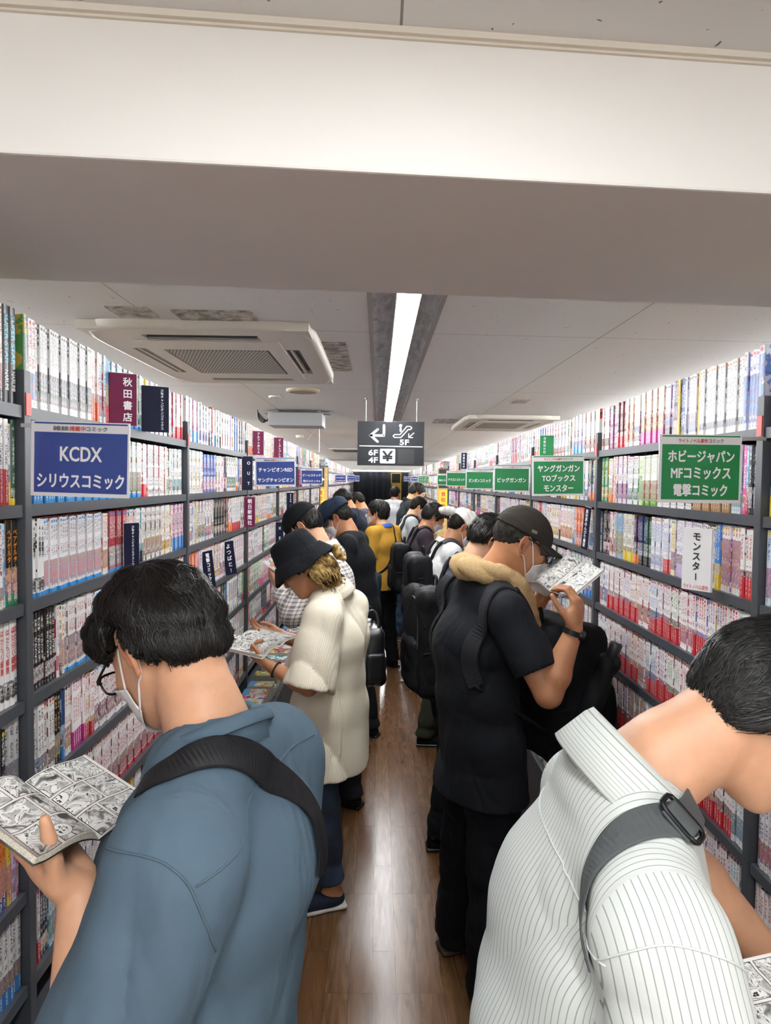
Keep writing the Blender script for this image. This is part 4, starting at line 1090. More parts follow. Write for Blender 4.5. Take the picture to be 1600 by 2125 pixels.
def strands(H, mat, parent, n=2500, length=(.05, .09), seed=1, crown=(0, -.05, .12), width=.0016, lift=.006, down=.4, hl=None, name='hair_strands', region=None, curl=.35, over=.006):
    """locks of hair combed outward from the crown, lying on the hair surface"""
    rg = np.random.RandomState(seed); r = np.array([.096, .118, .112]); c = np.array([0, -.014, .032]); hz = hl or HL_Z
    sf = H.hair if hasattr(H, 'hair') else H.skin
    N = n * 4; v = rg.normal(size=(N, 3)); v /= np.linalg.norm(v, axis=1)[:, None]; p = c + v * r
    p, nm = sf.snap(H.W(p), .001, 5); p = H.l(p)
    ok = p[:, 2] > np.interp(p[:, 1], HL_Y, hz) + .004
    if region is not None: ok &= region(p)
    p = p[ok][:n]; n = len(p); steps = 8
    L = rg.uniform(*length, n); ncl = max(n // 16, 1); cc = p[rg.randint(0, n, ncl)]; cl = np.array([np.argmin(((cc - q) ** 2).sum(1)) for q in p]); cj = rg.normal(size=(ncl, 3)) * curl; per = rg.normal(size=(n, 3)) * .13
    out = [p.copy()]; crown = np.array(crown); nms = []; live = np.ones(n)
    lf = rg.uniform(.2, 1.0, n)
    for i in range(steps):
        w, nm = sf.snap(H.W(p), 0.0, 1); d = sf.at(H.W(p)); nl = nm @ H.M; nms.append(nl)
        if i == steps - 1: break
        p = p + nl * (np.clip(lf * lift * (i + .5) / steps - d, -.004, .01))[:, None] / H.hs
        t = p - crown; t = t / (np.linalg.norm(t, axis=1)[:, None] + .012) + np.array([0, -.05, -down]) + cj[cl] * (1 + .4 * math.sin(i)) + per
        t -= nl * (t * nl).sum(1)[:, None]; t /= np.linalg.norm(t, axis=1)[:, None] + 1e-6
        p = p + t * (L / (steps - 1) * live)[:, None]
        live = np.where(p[:, 2] < np.interp(p[:, 1], HL_Y, hz) - over, live * .25, live)
        out.append(p.copy())
    Pn = np.stack(out, 1); nm = np.stack(nms, 1)
    T = np.gradient(Pn, axis=1); sd = np.cross(T, nm); sd /= np.linalg.norm(sd, axis=2)[..., None] + 1e-9
    wd = width * np.array([.6, 1, 1, 1, .9, .75, .5, .12])[None, :, None] * rg.uniform(.6, 1.5, (n, 1, 1))
    V = np.stack([Pn - sd * wd, Pn + nm * wd * .9, Pn + sd * wd], 2)
    base = np.arange(n)[:, None, None] * steps * 3 + np.arange(steps - 1)[None, :, None] * 3
    Q = np.concatenate([base + np.array([0, 1, 4, 3]).reshape(1, 1, 4), base + np.array([1, 2, 5, 4]).reshape(1, 1, 4)], 1).reshape(-1, 4)
    return link(name, fastmesh(name, H.W(V.reshape(-1, 3)), Q), mat, parent)

def mask_obj(H, parent, sd, mat=None, off=.005, low=0.0, label=None, half=66):
    ph = np.radians(np.linspace(-half, half, 41)); nv = 17
    V = []; uv = []
    t = np.linspace(0, 1, nv)
    PH, T = np.meshgrid(ph, t, indexing='ij')
    a = np.abs(PH) / ph[-1]
    zt = -.004 - .034 * a ** 1.6 + low; zb = -.118 + .038 * a ** 1.5 + low; Z = zb + (zt - zb) * T
    D = np.stack([np.sin(PH), np.cos(PH), np.zeros_like(PH)], -1)
    c = np.stack([np.zeros_like(Z), np.full_like(Z, .012), Z], -1)
    r = np.full(Z.shape, .17)
    for _ in range(14):
        P = c + D * r[..., None]; d = sd.at(H.W(P.reshape(-1, 3))).reshape(Z.shape) / H.hs
        r -= (d - off) * .8
    base = r.copy()
    for _ in range(10):
        q = np.pad(r, 1, mode='edge'); r = np.maximum((q[:-2, 1:-1] + q[2:, 1:-1] + q[1:-1, :-2] + q[1:-1, 2:] + 2 * q[1:-1, 1:-1]) / 6, base)
    r += .004 * np.sin(T * math.pi) * (1 - a) + .0016 * (np.abs(((T * 4) % 1) - .5) * 2) * (1 - a ** 3)
    P = H.W((c + D * r[..., None]).reshape(-1, 3)); n0, n1 = Z.shape
    Q = [(i * n1 + j, (i + 1) * n1 + j, (i + 1) * n1 + j + 1, i * n1 + j + 1) for i in range(n0 - 1) for j in range(n1 - 1)]
    o = link('face_mask', rawmesh('face_mask', P, Q, None, True), mat or M_MASK, parent)
    if label: o['label'] = label
    md = o.modifiers.new('thick', 'SOLIDIFY'); md.thickness = .0015; md.offset = 1
    for x in (-1, 1):
        i = 1 if x < 0 else n0 - 2
        top = c[i, -2] + D[i, -2] * r[i, -2]; bot = c[i, 1] + D[i, 1] * r[i, 1]
        pts = [top, (x * .076, .018, .012), (x * .079, -.004, .032), (x * .081, -.020, .022), (x * .081, -.026, -.008), (x * .079, -.014, -.036), (x * .074, .01, -.045), bot]
        W_ = H.W(pts)
        mb = MB(); mb.tube(resample(W_, 30), .0019 * H.hs, 6); mb.build('ear_loop', mat or M_MASK, o, True)
    return o
def glasses_obj(H, parent, mat=None, drop=0.0):
    mat = mat or M_BLKPL; mb = MB(); lens = MB()
    for x in (-1, 1):
        ring = []
        for k in range(33):
            t = 2 * math.pi * k / 32; cx, cz = math.cos(t), math.sin(t); p_ = 3.2; r = (abs(cx) ** p_ + abs(cz) ** p_) ** (-1 / p_)
            X = x * .034 + cx * r * .026; ring.append((X, .118 - .09 * abs(X) ** 1.4 * 4 * .4, .008 + cz * r * .019 - drop))
        mb.tube(H.W(ring), .0022 * H.hs, 6, cap=False)
        lens.add(H.W(ring[:-1]), [tuple(range(32))])
        mb.tube(H.W(resample([(x * .06, .112, .014 - drop), (x * .073, .1, .016 - drop), (x * .0815, .02, .022), (x * .0825, -.02, .02), (x * .079, -.04, -.002)], 20)), .0022 * H.hs, 6)
    mb.tube(H.W(resample([(-.009, .118, .012 - drop), (0, .12, .016 - drop), (.009, .118, .012 - drop)], 8)), .0018 * H.hs, 6)
    o = mb.build('glasses', mat, parent, True)
    lens.build('lens', M_LENS, o)
    return o
def cap_obj(H, mat, parent, res=.006, brim=True, name='cap', tall=1.0, back=False, flat=False):
    s = S(); h = H.hs
    s.el(H.w(0, -.008, .036), np.array([.092, .114, .103 * tall]) * h, H.M, .01)
    if flat: s.bx(H.w(0, -.008, .07), np.array([.09, .11, .06]) * h, H.M, .045, .03)
    s.plane(H.w(0, 0, .032), -H.M[:, 2] - H.M[:, 1] * .1, .004)
    s.el(H.w(0, -.008, .03), np.array([.083, .104, .07]) * h, H.M, .002, 's')
    s.fn(lambda P: -.0022 * np.exp(-(H.l(P)[:, 0] / .0025) ** 2) * (H.l(P)[:, 2] > .04) + wavy(P, 9, (14, 14, 14), .0012))
    o = s.obj(name, res, mat, parent)
    if brim:
        V = []; nu, nv = 21, 7
        for j in range(nv):
            for i in range(nu):
                u = -1 + 2 * i / (nu - 1); v = j / (nv - 1); th = u * 1.12
                y0 = .103 * math.cos(th) - .006; x0 = .088 * math.sin(th)
                ext = .072 * max(math.cos(th * 1.28), 0) ** .6
                V.append((x0 * (1 + .05 * v), y0 + ext * v, .037 - .010 * abs(u) ** 2 - .016 * v - .022 * v * u * u))
        me = rawmesh('brim', H.W(V), [(j * nu + i, j * nu + i + 1, (j + 1) * nu + i + 1, (j + 1) * nu + i) for j in range(nv - 1) for i in range(nu - 1)], None, True)
        b = link('brim', me, mat, o); md = b.modifiers.new('t', 'SOLIDIFY'); md.thickness = .004; md.offset = 0
    mb = MB(); mb.lathe([(.007, 0), (.006, .003), (.001, .0045)], 12, H.w(0, -.008, .138 * (tall if not flat else .945)), H.M); mb.build('button', mat, o, True)
    return o

# open comic: fold from p0 (reader's side) to p1, page directions a (one page) and b (other)
def m_page():
    g = G('printed_page'); uv = g.uvo(); u, v, _ = g.sep(uv)
    # panels: three tiers, each cut at its own place
    t = g.mt('MULTIPLY', v, 3.0); ti = g.mt('FLOOR', t); tf = g.mt('FRACT', t)
    ui = g.mt('FLOOR', u); uf = g.mt('FRACT', u)
    cut = g.mt('ADD', .35, g.mt('MULTIPLY', .3, g.mt('FRACT', g.mt('MULTIPLY', g.mt('ADD', ti, g.mt('MULTIPLY', ui, 1.7)), 0.618))))
    side = g.mt('GREATER_THAN', uf, cut); 
    eu = g.mt('ABSOLUTE', g.mt('SUBTRACT', uf, cut)); ev = g.mt('MINIMUM', tf, g.mt('SUBTRACT', 1.0, tf)); em = g.mt('MINIMUM', uf, g.mt('SUBTRACT', 1.0, uf))
    gut = g.mt('MAXIMUM', g.mt('MAXIMUM', g.mt('LESS_THAN', eu, .018), g.mt('LESS_THAN', ev, .035)), g.mt('LESS_THAN', em, .05))
    ln = g.mt('MAXIMUM', g.mt('MAXIMUM', g.mt('LESS_THAN', eu, .026), g.mt('LESS_THAN', ev, .055)), g.mt('LESS_THAN', em, .06))
    pid = g.mt('ADD', g.mt('MULTIPLY', ti, 2.3), g.mt('ADD', g.mt('MULTIPLY', side, 5.1), g.mt('MULTIPLY', ui, 9.7)))
    vec = g.comb(g.mt('MULTIPLY', u, 1.0), g.mt('MULTIPLY', v, 1.4), pid)
    n = g.noise(vec, 4.5, 3, .5, .8)[0]; lines = g.mt('LESS_THAN', g.mt('ABSOLUTE', g.mt('SUBTRACT', n, .5)), .007)
    lines2 = g.mt('LESS_THAN', g.mt('ABSOLUTE', g.mt('SUBTRACT', n, .6)), .005)
    art = g.ramp(n, [(.33, srgb('3a3a3a')), (.40, srgb('8f8f8d')), (.45, srgb('d9d9d5')), (.55, srgb('efefea')), (.62, srgb('c3c3bf')), (.7, srgb('9b9b98'))])
    art = g.mix(g.mt('MAXIMUM', lines, lines2), art, srgb('202020'))
    # speech balloons with small vertical writing
    vo = g.n('ShaderNodeTexVoronoi', _feature='F1'); g.set(vo, 'Vector', g.comb(g.mt('MULTIPLY', u, 2.2), g.mt('MULTIPLY', v, 3.6))); g.set(vo, 'Scale', 1.0); g.set(vo, 'Randomness', .6)
    bal = g.mt('LESS_THAN', vo.outputs[0], .27); balo = g.mt('LESS_THAN', vo.outputs[0], .285)
    wn = g.n('ShaderNodeTexWhiteNoise', _noise_dimensions='2D'); q = g.comb(g.mt('FLOOR', g.mt('MULTIPLY', u, 60)), g.mt('FLOOR', g.mt('MULTIPLY', v, 90))); g.set(wn, 'Vector', q)
    txt = g.mt('MULTIPLY', g.mt('MULTIPLY', g.mt('LESS_THAN', vo.outputs[0], .17), g.mt('GREATER_THAN', wn.outputs[0], .5)), g.mt('GREATER_THAN', g.mt('FRACT', g.mt('MULTIPLY', u, 20)), .45))
    on = g.mt('GREATER_THAN', g.sep(vo.outputs['Color'])[0], .35)
    c = g.mix(g.mt('MULTIPLY', balo, on), art, srgb('1a1a1a')); c = g.mix(g.mt('MULTIPLY', bal, on), c, srgb('efefea')); c = g.mix(g.mt('MULTIPLY', txt, on), c, srgb('222222'))
    c = g.mix(ln, c, srgb('1c1c1c')); c = g.mix(gut, c, srgb('e8e6df'))
    g.base(c).rough(.6); return g.m
M_PAGE = m_page(); 
def m_edge():
    g = G('page_edges'); x, y, z = g.sep(g.obj()); n = g.noise(g.mapg(g.obj(), sc=(1, 1, 1)), 500, 2)[0]
    g.base(g.ramp(n, [(.35, srgb('b9b3a3')), (.65, srgb('e8e3d6'))])).rough(.8); return g.m
M_EDGE = m_edge()
def open_book(name, label, p0, p1, a, b, wd, th=(.008, .008), curve=(.012, .012), cover=None, lift=None, group=None, cat='comic book'):
    """a, b: directions of the two leaves away from the fold; the pages' printed face is on the side of cross products pointing to the reader"""
    p0, p1 = np.asarray(p0, float), np.asarray(p1, float); e = nrm(p1 - p0); hgt = np.linalg.norm(p1 - p0)
    t = thing(name, label, cat, p0, group)
    a = nrm(a - e * np.dot(a, e)); b = nrm(b - e * np.dot(b, e))
    up = nrm(a + b) if np.linalg.norm(a + b) > .15 else np.cross(e, a)
    for i, (d, T, cv) in enumerate(((a, th[0], curve[0]), (b, th[1], curve[1]))):
        n = np.cross(d, e); 
        if np.dot(n, lift if lift is not None else up) < 0: n = -n
        V = []; uv = []; nu = 13
        for k in range(nu):
            s = k / (nu - 1); bow = cv * math.sin(math.pi * min(s * 1.25, 1)) + T * min(1, s * 6) * (1 - .15 * s)
            for j in range(5):
                v = j / 4; base = p0 + e * (hgt * v) + d * (wd * s)
                V.append(base + n * bow); uv.append((i + (s if i == 0 else 1 - s), v))
        m = len(V)
        for k in range(nu):
            s = k / (nu - 1); bow = cv * math.sin(math.pi * min(s * 1.25, 1)) * .9
            for j in range(5): V.append(p0 + e * (hgt * j / 4) + d * (wd * s) + n * (bow - .0)); uv.append((0, 0))
        top = [(k * 5 + j, (k + 1) * 5 + j, (k + 1) * 5 + j + 1, k * 5 + j + 1) for k in range(nu - 1) for j in range(4)]
        sd_ = [(k * 5, (k + 1) * 5, m + (k + 1) * 5, m + k * 5) for k in range(nu - 1)] + [(k * 5 + 4, m + k * 5 + 4, m + (k + 1) * 5 + 4, (k + 1) * 5 + 4) for k in range(nu - 1)] + [((nu - 1) * 5 + j, (nu - 1) * 5 + j + 1, m + (nu - 1) * 5 + j + 1, m + (nu - 1) * 5 + j) for j in range(4)]
        me = rawmesh('pages', V, top + sd_, uv); me.polygons.foreach_set('material_index', np.array([0] * len(top) + [1] * len(sd_), np.int32))
        me.polygons.foreach_set('use_smooth', np.array([True] * len(top) + [False] * len(sd_)))
        link('pages', me, [M_PAGE, M_EDGE], t)
        V = []
        for k in range(nu):
            s = k / (nu - 1); bow = cv * math.sin(math.pi * min(s * 1.25, 1)) * .9
            for j in range(2): V.append(p0 - e * .002 + e * ((hgt + .004) * j) + d * ((wd + .003) * s) + n * (bow - .0006))
        co = link('cover', rawmesh('cover', V, [(k * 2, (k + 1) * 2, (k + 1) * 2 + 1, k * 2 + 1) for k in range(nu - 1)], None, True), cover or M_TABW, t)
        md = co.modifiers.new('t', 'SOLIDIFY'); md.thickness = .0008; md.offset = 0
    return t
# ---------------------------------------------------------------- people: worn extras
def collar_obj(J, H, mat, parent, r=.07, stand=.03, fall=.045, point=.03, shift=-.008, tilt=.5, res=48, spread=.35, ell=1.05, name='collar', drop=.0, open_=.5, lift_back=.0, rough=0.0):
    """turn-down collar round the neck; tilt leans its axis towards the head"""
    l, f, g = J['l'], J['f'], J['g']; ax = nrm(A(0, 0, 1) * (1 - tilt) + nrm(H.c - J['nb']) * tilt)
    f2 = nrm(f - ax * np.dot(f, ax)); l2 = np.cross(ax, f2); c = J['nb'] + f2 * shift - ax * drop
    V = []; th0 = open_
    for i in range(res + 1):
        th = th0 + (2 * math.pi - 2 * th0) * i / res           # 0 = front
        k = (1 - math.cos(th)) / 2                              # 1 at back
        fr = 1 - k
        d = f2 * math.cos(th) + l2 * math.sin(th) * ell
        rr = r * g; st = stand * g * (.55 + .45 * k) + lift_back * k
        fl = (fall + point * max(0, fr - .55) * 2) * g; spd = spread * (1 - .6 * k)
        prof = [(rr * .99, -.02 * g), (rr, st * .6), (rr * 1.02, st), (rr * 1.05 + .002, st + .004), (rr * 1.10 + .004, st * .85), (rr * (1.15 + spd * .5), st - fl * .55), (rr * (1.16 + spd), st - fl), (rr * (1.13 + spd), st - fl - .002), (rr * (1.11 + spd * .5), st - fl * .5)]
        for a, b in prof: V.append(c + d * a + ax * b)
    n = 9
    Fc = [(i * n + j, (i + 1) * n + j, (i + 1) * n + j + 1, i * n + j + 1) for i in range(res) for j in range(n - 1)]
    o = link(name, rawmesh(name, V, Fc, None, True), mat, parent)
    md = o.modifiers.new('t', 'SOLIDIFY'); md.thickness = .0014; md.offset = 0
    return o
def seam(name, pts, sdf, mat, parent, r=.0016, n=40):
    P, N = sdf.snap(resample(pts, n), .0004)
    mb = MB(); mb.tube(P, r, 6); return mb.build(name, mat, parent, True)
def backpack(J, sdf, mat, label, hang=0.0, size=(.15, .085, .235), front=False, seed=4, straps='LR', dist=.215, sway=0.0, res=.008, tilt=.0, strap_w=.055, mat2=None, sh_mix=.55, lat_=0.0):
    l, f, g = J['l'], J['f'], J['g']; z = A(0, 0, 1); q = 1 if front else -1
    c = J['chs'] + f * q * dist + A(0, 0, -.08 - hang) + l * sway
    zz = nrm(z - f * q * tilt); M = np.stack([l, nrm(np.cross(zz, l)), zz], 1)
    t = thing('backpack', label, 'bag', c)
    s = S(); sz = np.array(size)
    s.bx(c, sz, M, .045, .02); s.bx(c + f * q * sz[1] * .2 + zz * sz[2] * .1, sz * A(.9, .9, .82), M, .04, .02)
    s.fn(lambda P: wavy(P, seed, (6, 6, 5), .009))
    s.obj('main_pouch', res, mat, t)
    s2 = S(); pc = c + M @ A(0, q * sz[1] * (-1 if M[:, 1] @ f * q < 0 else 1) * (1 if True else 0), -sz[2] * .35); pc = c + f * q * sz[1] * .95 - zz * sz[2] * .38
    s2.bx(pc, sz * A(.78, .45, .48), M, .035, .01); s2.fn(lambda P: wavy(P, seed + 1, (9, 9, 9), .005)); s2.obj('front_pocket', res, mat, t)
    for sg in (-1, 1):          # side compression straps and a zip line
        mb = MB(); e0 = c + l * sg * sz[0] * 1.0
        for hz in (.35, -.15): mb.tube(resample([e0 - f * q * sz[1] * .8 + zz * sz[2] * hz, e0 + l * sg * .006 + zz * sz[2] * (hz + .03), e0 + f * q * sz[1] * .8 + zz * sz[2] * hz], 10), .006, 6)
        mb.build('side_strap', M_WEB, t, True)
    mb = MB(); zp = [c + l * sz[0] * a_ + f * q * sz[1] * 1.04 + zz * sz[2] * b_ for a_, b_ in ((-.8, -.1), (-.8, .55), (-.5, .82), (0, .86), (.5, .82), (.8, .55), (.8, -.1))]; mb.tube(resample(zp, 30), .004, 6); mb.build('zip', M_DKGREY, t, True)
    mb = MB(); a = c + zz * (sz[2] * 1.02) - f * q * sz[1] * .4
    mb.tube(resample([a - l * .03, a - l * .025 + zz * .05, a + l * .025 + zz * .05, a + l * .03], 16), .008, 8); mb.build('carry_loop', M_WEB, t, True)
    for k in straps:
        sg = 1 if k == 'L' else -1; sh = J['sh' + k] * sh_mix + J['nb'] * (1 - sh_mix)
        pts = [c + l * sg * .085 + zz * sz[2] * .85 - f * q * sz[1] * .8, sh - f * -q * .06 + z * .05, sh + z * .075, sh - f * q * .09 + l * sg * lat_, J['chs'] - f * q * (.14 - lat_) + l * sg * (.13 + lat_) - z * .02, J['wst'] - f * q * .09 + l * sg * .17 + z * .08, c + l * sg * .14 - zz * sz[2] * .5 - f * q * sz[1]]
        strap('shoulder_strap', pts[1:6], strap_w, .010, mat2 or M_NYLON, t, sdf, .007, 44)
        e = pts[5]; mb = MB(); mb.tube(resample([pts[5], (pts[5] + pts[6]) / 2 + l * sg * .03, pts[6]], 14), .008, 6); mb.build('lower_strap', M_WEB, t, True)
        mb = MB(); mb.tube(resample([pts[0], (pts[0] + pts[1]) / 2 + z * .02, pts[1]], 12), .012, 8); mb.build('upper_strap', M_WEB, t, True)
    return t
def person(label, loc): return thing('person', label, 'person', (loc[0], loc[1], 0))
def head_of(J, hs=1.0): return Head(J['hc'], J['hf'], J['hu'], hs)

# ================================================================ the man in blue-grey at the near left
z_ = A(0, 0, 1)
def near_left_man():
    J = dict(g=1.0, f=nrm(A(-.95, .31, 0)), l=nrm(A(-.31, -.95, 0)), h=1.75)
    J.update(pel=A(-.285, 1.07, .93), wst=A(-.275, 1.08, 1.1), chs=A(-.25, 1.085, 1.28), nb=A(-.252, 1.08, 1.482), shL=A(-.255, .875, 1.40), shR=A(-.188, 1.265, 1.385),
             hc=U(340, 1338, 1.17), hf=nrm(A(-.64, .44, -.62)), hu=nrm(A(-.50, .22, .8)),
             elL=A(-.352, .83, 1.125), wrL=U(165, 1852, .93), elR=A(-.22, 1.30, 1.12), wrR=A(-.36, 1.22, 1.08),
             hipL=A(-.28, .98, .9), hipR=A(-.28, 1.16, .9), knL=A(-.30, .97, .49), knR=A(-.29, 1.18, .49), anL=A(-.27, .97, .08), anR=A(-.26, 1.2, .08), toeL=A(-1, 0, 0), toeR=A(-.95, .2, 0))
    J['hdL'] = nrm(A(-.66, .30, .52)); J['hnL'] = nrm(A(.50, -.02, .80)); J['hdR'] = nrm(A(-.8, -.1, .1)); J['hnR'] = nrm(A(.0, -.6, .4))
    H = head_of(J, .985)
    t = person('man in a blue-grey shirt with glasses and white mask reading at the blue-signed bookcase', J['pel'])
    b = body_ops(J, H, hand_kw={'L': dict(curl=(-.12, .1, .1), th=(.45, .50, .80), thc=(.05, .1)), 'R': dict(curl=(.5, .7, .4))}, arm=1.05, neck=.06)
    b.obj('body', .0045, SK[0], t, attrs={'tint': head_tint(H)})
    m = m_cloth('slate_cotton', srgb('4d5f6d'), .9, 900, .3, .07)
    s = shirt_ops(J, H, fat=1.1, hem=.62, slv=(1.0, 1.0), sr=(.082, .088), seed=11, fold=.010, freq=(4.5, 4.5, 3), neckr=.068)
    s.obj('shirt', .006, m, t)
    collar_obj(J, H, m, t, r=.076, stand=.024, fall=.016, point=.0, tilt=.5, spread=.03, shift=-.004, open_=.12, drop=.012, ell=1.1)
    # seams of shoulder, yoke and back
    sd = plain('seam_thread', srgb('465865'), .9)
    L = J['shL']; 
    seam('shoulder_seam', [U(250, 1765, .85), U(300, 1778, .80), U(350, 1800, .79), U(390, 1835, .80), U(408, 1890, .82), U(415, 1950, .84)], s, sd, t)
    seam('yoke_seam', [U(395, 1825, .82), U(450, 1745, .9), U(520, 1640, 1.0), U(590, 1560, 1.15), U(640, 1530, 1.25)], s, sd, t)
    p = pants_ops(J, seed=3); p.obj('trousers', .009, m_cloth('dark_trousers', srgb('1d2026'), .9), t)
    for q in 'LR': shoe_obj(J, q, M_BLACKCLOTH, M_BLKPL, t, .008)
    hl = [-.066, -.066, -.012, .066, .060, .026, .026, .038, .05, .06]
    hair_obj(H, M_HAIR, t, .005, .012, .0, 5, fold=.004, front=.05, hl=hl)
    # a thin place at the crown shows the scalp
    strands(H, M_STR, t, 6500, (.05, .10), 7, (0, -.062, .115), .0010, .010, .25, hl=hl, over=.006, region=lambda q: np.linalg.norm(q - np.array([.0, -.066, .108]), axis=1) > .012)
    strands(H, M_STR, t, 500, (.02, .045), 8, (0, -.04, .05), .0007, .004, .9, hl=hl, over=.03, name='nape_hair', region=lambda q: (q[:, 2] < -.035) & (q[:, 1] < -.02))
    mask_obj(H, t, b); glasses_obj(H, t, drop=.006)
    # sling strap across the upper back
    o = strap('sling_strap', [U(318, 1650, .93), U(350, 1600, .93), U(410, 1572, .95), U(480, 1573, .99), U(545, 1607, 1.05), U(595, 1665, 1.1), U(612, 1730, 1.1), U(600, 1800, 1.08)], .056, .0025, M_WEB, None, s, .006, 60)
    tag(o, 'black webbing sling strap across the back of the man in blue-grey', 'strap')
    # the comic in his left hand
    p0 = U(205, 1742, .965); p1 = U(45, 1628, 1.02)
    bk = open_book('open_comic', 'open comic held by the man in the blue-grey shirt', p0, p1, U(288, 1655, 1.08) - U(205, 1742, .965), U(130, 1770, .90) - U(170, 1715, .98), .122, (.004, .010), (.006, .012), M_BLACK, lift=A(.3, -.2, 1))
    return J, H, s
near_left_man()

# ================================================================ the man in the striped shirt at the near right
def m_stripe(name, base, line, period, wdt):
    g = G(name); u = g.attr('su')[2]; p = g.obj()
    f = g.mt('ABSOLUTE', g.mt('SUBTRACT', g.mt('FRACT', g.mt('DIVIDE', u, period)), .5)); k = g.mt('LESS_THAN', f, wdt)
    n = g.noise(p, 6, 3)[0]
    g.base(g.mix(g.mt('MULTIPLY', k, .8), g.mix(n, base, tuple(c * .96 for c in base)), line)).rough(.85); g.bump(g.noise(p, 500, 2)[0], .2, .001)
    return g.m
def su_of(J, yaxis=False):
    def f(P):
        c = J['chs']; u = (P - c) @ J['l']
        for q, sg in (('L', 1), ('R', -1)):
            if J.get('wr' + q) is None: continue
            d = nrm(J['el' + q] - J['sh' + q]); e = nrm(np.cross(d, J['l'])); w_ = ((P - J['sh' + q]) @ J['l']) * sg - .012 + .22 * np.clip((J['sh' + q][2] - P[:, 2]) - .04, 0, .3)
            u = np.where(w_ > 0, (P - J['sh' + q]) @ e, u)
        return u + 5.0
    return f
def near_right_man():
    J = dict(g=1.0, f=A(1., 0, 0), l=A(0, 1., 0), h=1.75)
    J.update(pel=A(.262, .985, .92), wst=A(.285, .98, 1.08), chs=A(.335, .972, 1.25), nb=A(.352, .97, 1.475), shL=A(.372, 1.165, 1.355), shR=A(.322, .77, 1.375),
             hc=U(1603, 1478, .97), hf=nrm(A(.62, .03, -.78)), hu=nrm(A(.78, 0, .62)), elR=A(.37, .69, 1.11), wrR=A(.545, .80, 1.10), elL=A(.50, 1.17, 1.27), wrL=A(.665, 1.07, 1.09),
             hipL=A(.26, 1.07, .9), hipR=A(.26, .9, .9), knL=A(.27, 1.08, .49), knR=A(.27, .88, .49), anL=A(.25, 1.08, .08), anR=A(.24, .88, .08), toeL=A(1, .1, 0), toeR=A(1, -.1, 0))
    J['hdL'] = nrm(A(.6, -.2, -.6)); J['hnL'] = nrm(A(.1, -.8, .3)); J['hdR'] = nrm(A(.8, .3, .1)); J['hnR'] = nrm(A(-.2, .6, .6))
    H = head_of(J, 1.0)
    t = person('man in a white striped shirt bending over at the near right, seen from behind', J['pel'])
    b = body_ops(J, H, neck=.062)
    b.obj('body', .005, SK[0], t, attrs={'tint': head_tint(H)})
    m = m_stripe('striped_cotton', srgb('cbcfcb'), srgb('7b847d'), .0088, .07)
    s = shirt_ops(J, H, fat=1.08, hem=.6, slv=(.95, .95), sr=(.076, .082), seed=24, fold=.010, freq=(4, 4, 3), neckr=.075)
    s.obj('shirt', .006, m, t, attrs={'su': su_of(J)})
    co = collar_obj(J, H, m, t, r=.082, stand=.045, fall=.062, point=.06, tilt=.5, spread=.40, shift=.012, open_=.32, drop=.014, ell=1.12, lift_back=.012)
    me = co.data; P = np.array([v.co for v in me.vertices]); at = me.attributes.new('su', 'FLOAT', 'POINT'); rr = np.tile(np.array([-.02, 0, .035, .04, .045, .065, .095, .097, .06]), len(P) // 9); at.data.foreach_set('value', (rr * 1.7 + 5).astype(np.float32))
    sm = plain('seam_white', srgb('c9cec9'), .9)
    seam('shoulder_seam', [U(1190, 2010, .74), U(1290, 1985, .69), U(1400, 1965, .68), U(1500, 1990, .70), U(1560, 2040, .73)], s, sm, t, .0014)
    seam('yoke_seam', [U(1170, 1590, 1.18), U(1180, 1680, 1.05), U(1205, 1780, .93), U(1255, 1900, .82), U(1300, 1985, .74)], s, sm, t, .0014)
    p = pants_ops(J, seed=3); p.obj('trousers', .01, m_cloth('charcoal_trousers', srgb('2a2c31'), .9), t)
    for q in 'LR': shoe_obj(J, q, M_BLACKCLOTH, M_BLKPL, t, .009)
    hl = [-.085, -.086, -.062, -.01, .016, -.02, .01, .05, .07, .085]
    hair_obj(H, M_HAIRG, t, .005, .010, .0, 15, fold=.004, hl=hl)
    strands(H, M_STRG, t, 6000, (.03, .07), 17, (.0, .02, .13), .0010, .009, .3, hl=hl)
    strands(H, M_STRG, t, 450, (.015, .035), 18, (0, -.04, .05), .0006, .003, .9, hl=hl, over=.03, name='nape_hair', region=lambda q: (q[:, 2] < -.045) & (q[:, 1] < -.03))
    mg = m_cloth('grey_webbing', srgb('4d5152'), .65, 1600, .6)
    sp = [U(1420, 1682, .885), U(1395, 1705, .868), U(1365, 1735, .85), U(1300, 1795, .82), U(1250, 1860, .80), U(1225, 1930, .79), U(1214, 2005, .78)]
    st = thing('shoulder_strap', 'grey webbing shoulder strap with a black buckle on the white striped shirt', 'strap', sp[2])
    strap('webbing', sp, .045, .0025, mg, st, s, .0035, 50)
    P, N = s.snap(np.array([sp[2]]), .007); n = N[0]; d = nrm(nrm(U(1340, 1760, .845) - U(1400, 1700, .875))); d = nrm(d - n * np.dot(d, n)); e = np.cross(n, d)
    mb = MB(); ring = []
    for k in range(25):
        th = 2 * math.pi * k / 24; cx, cy = math.cos(th), math.sin(th); r = (abs(cx) ** 5 + abs(cy) ** 5) ** -.2
        ring.append(P[0] + e * cx * r * .029 + d * cy * r * .0145)
    mb.tube(ring, .0036, 8, cap=False); mb.build('buckle', plain('black_metal', srgb('202225'), .22, .6), st, True)
    strap('webbing_loop', [P[0] - d * .02 - n * .002, P[0] + n * .003, P[0] + d * .02 - n * .002], .042, .002, mg, st, None, 0, 12, normals=n)
    p0 = A(.50, .86, 1.165); open_book('open_comic', 'open comic at the lower right corner, held by the man in the striped shirt', p0, p0 + A(.16, .01, .03), A(0, 1, .2), A(0, -1, .2), .11, (.006, .006), (.01, .01), M_TABW, lift=z_)
    return J, H, s
near_right_man()

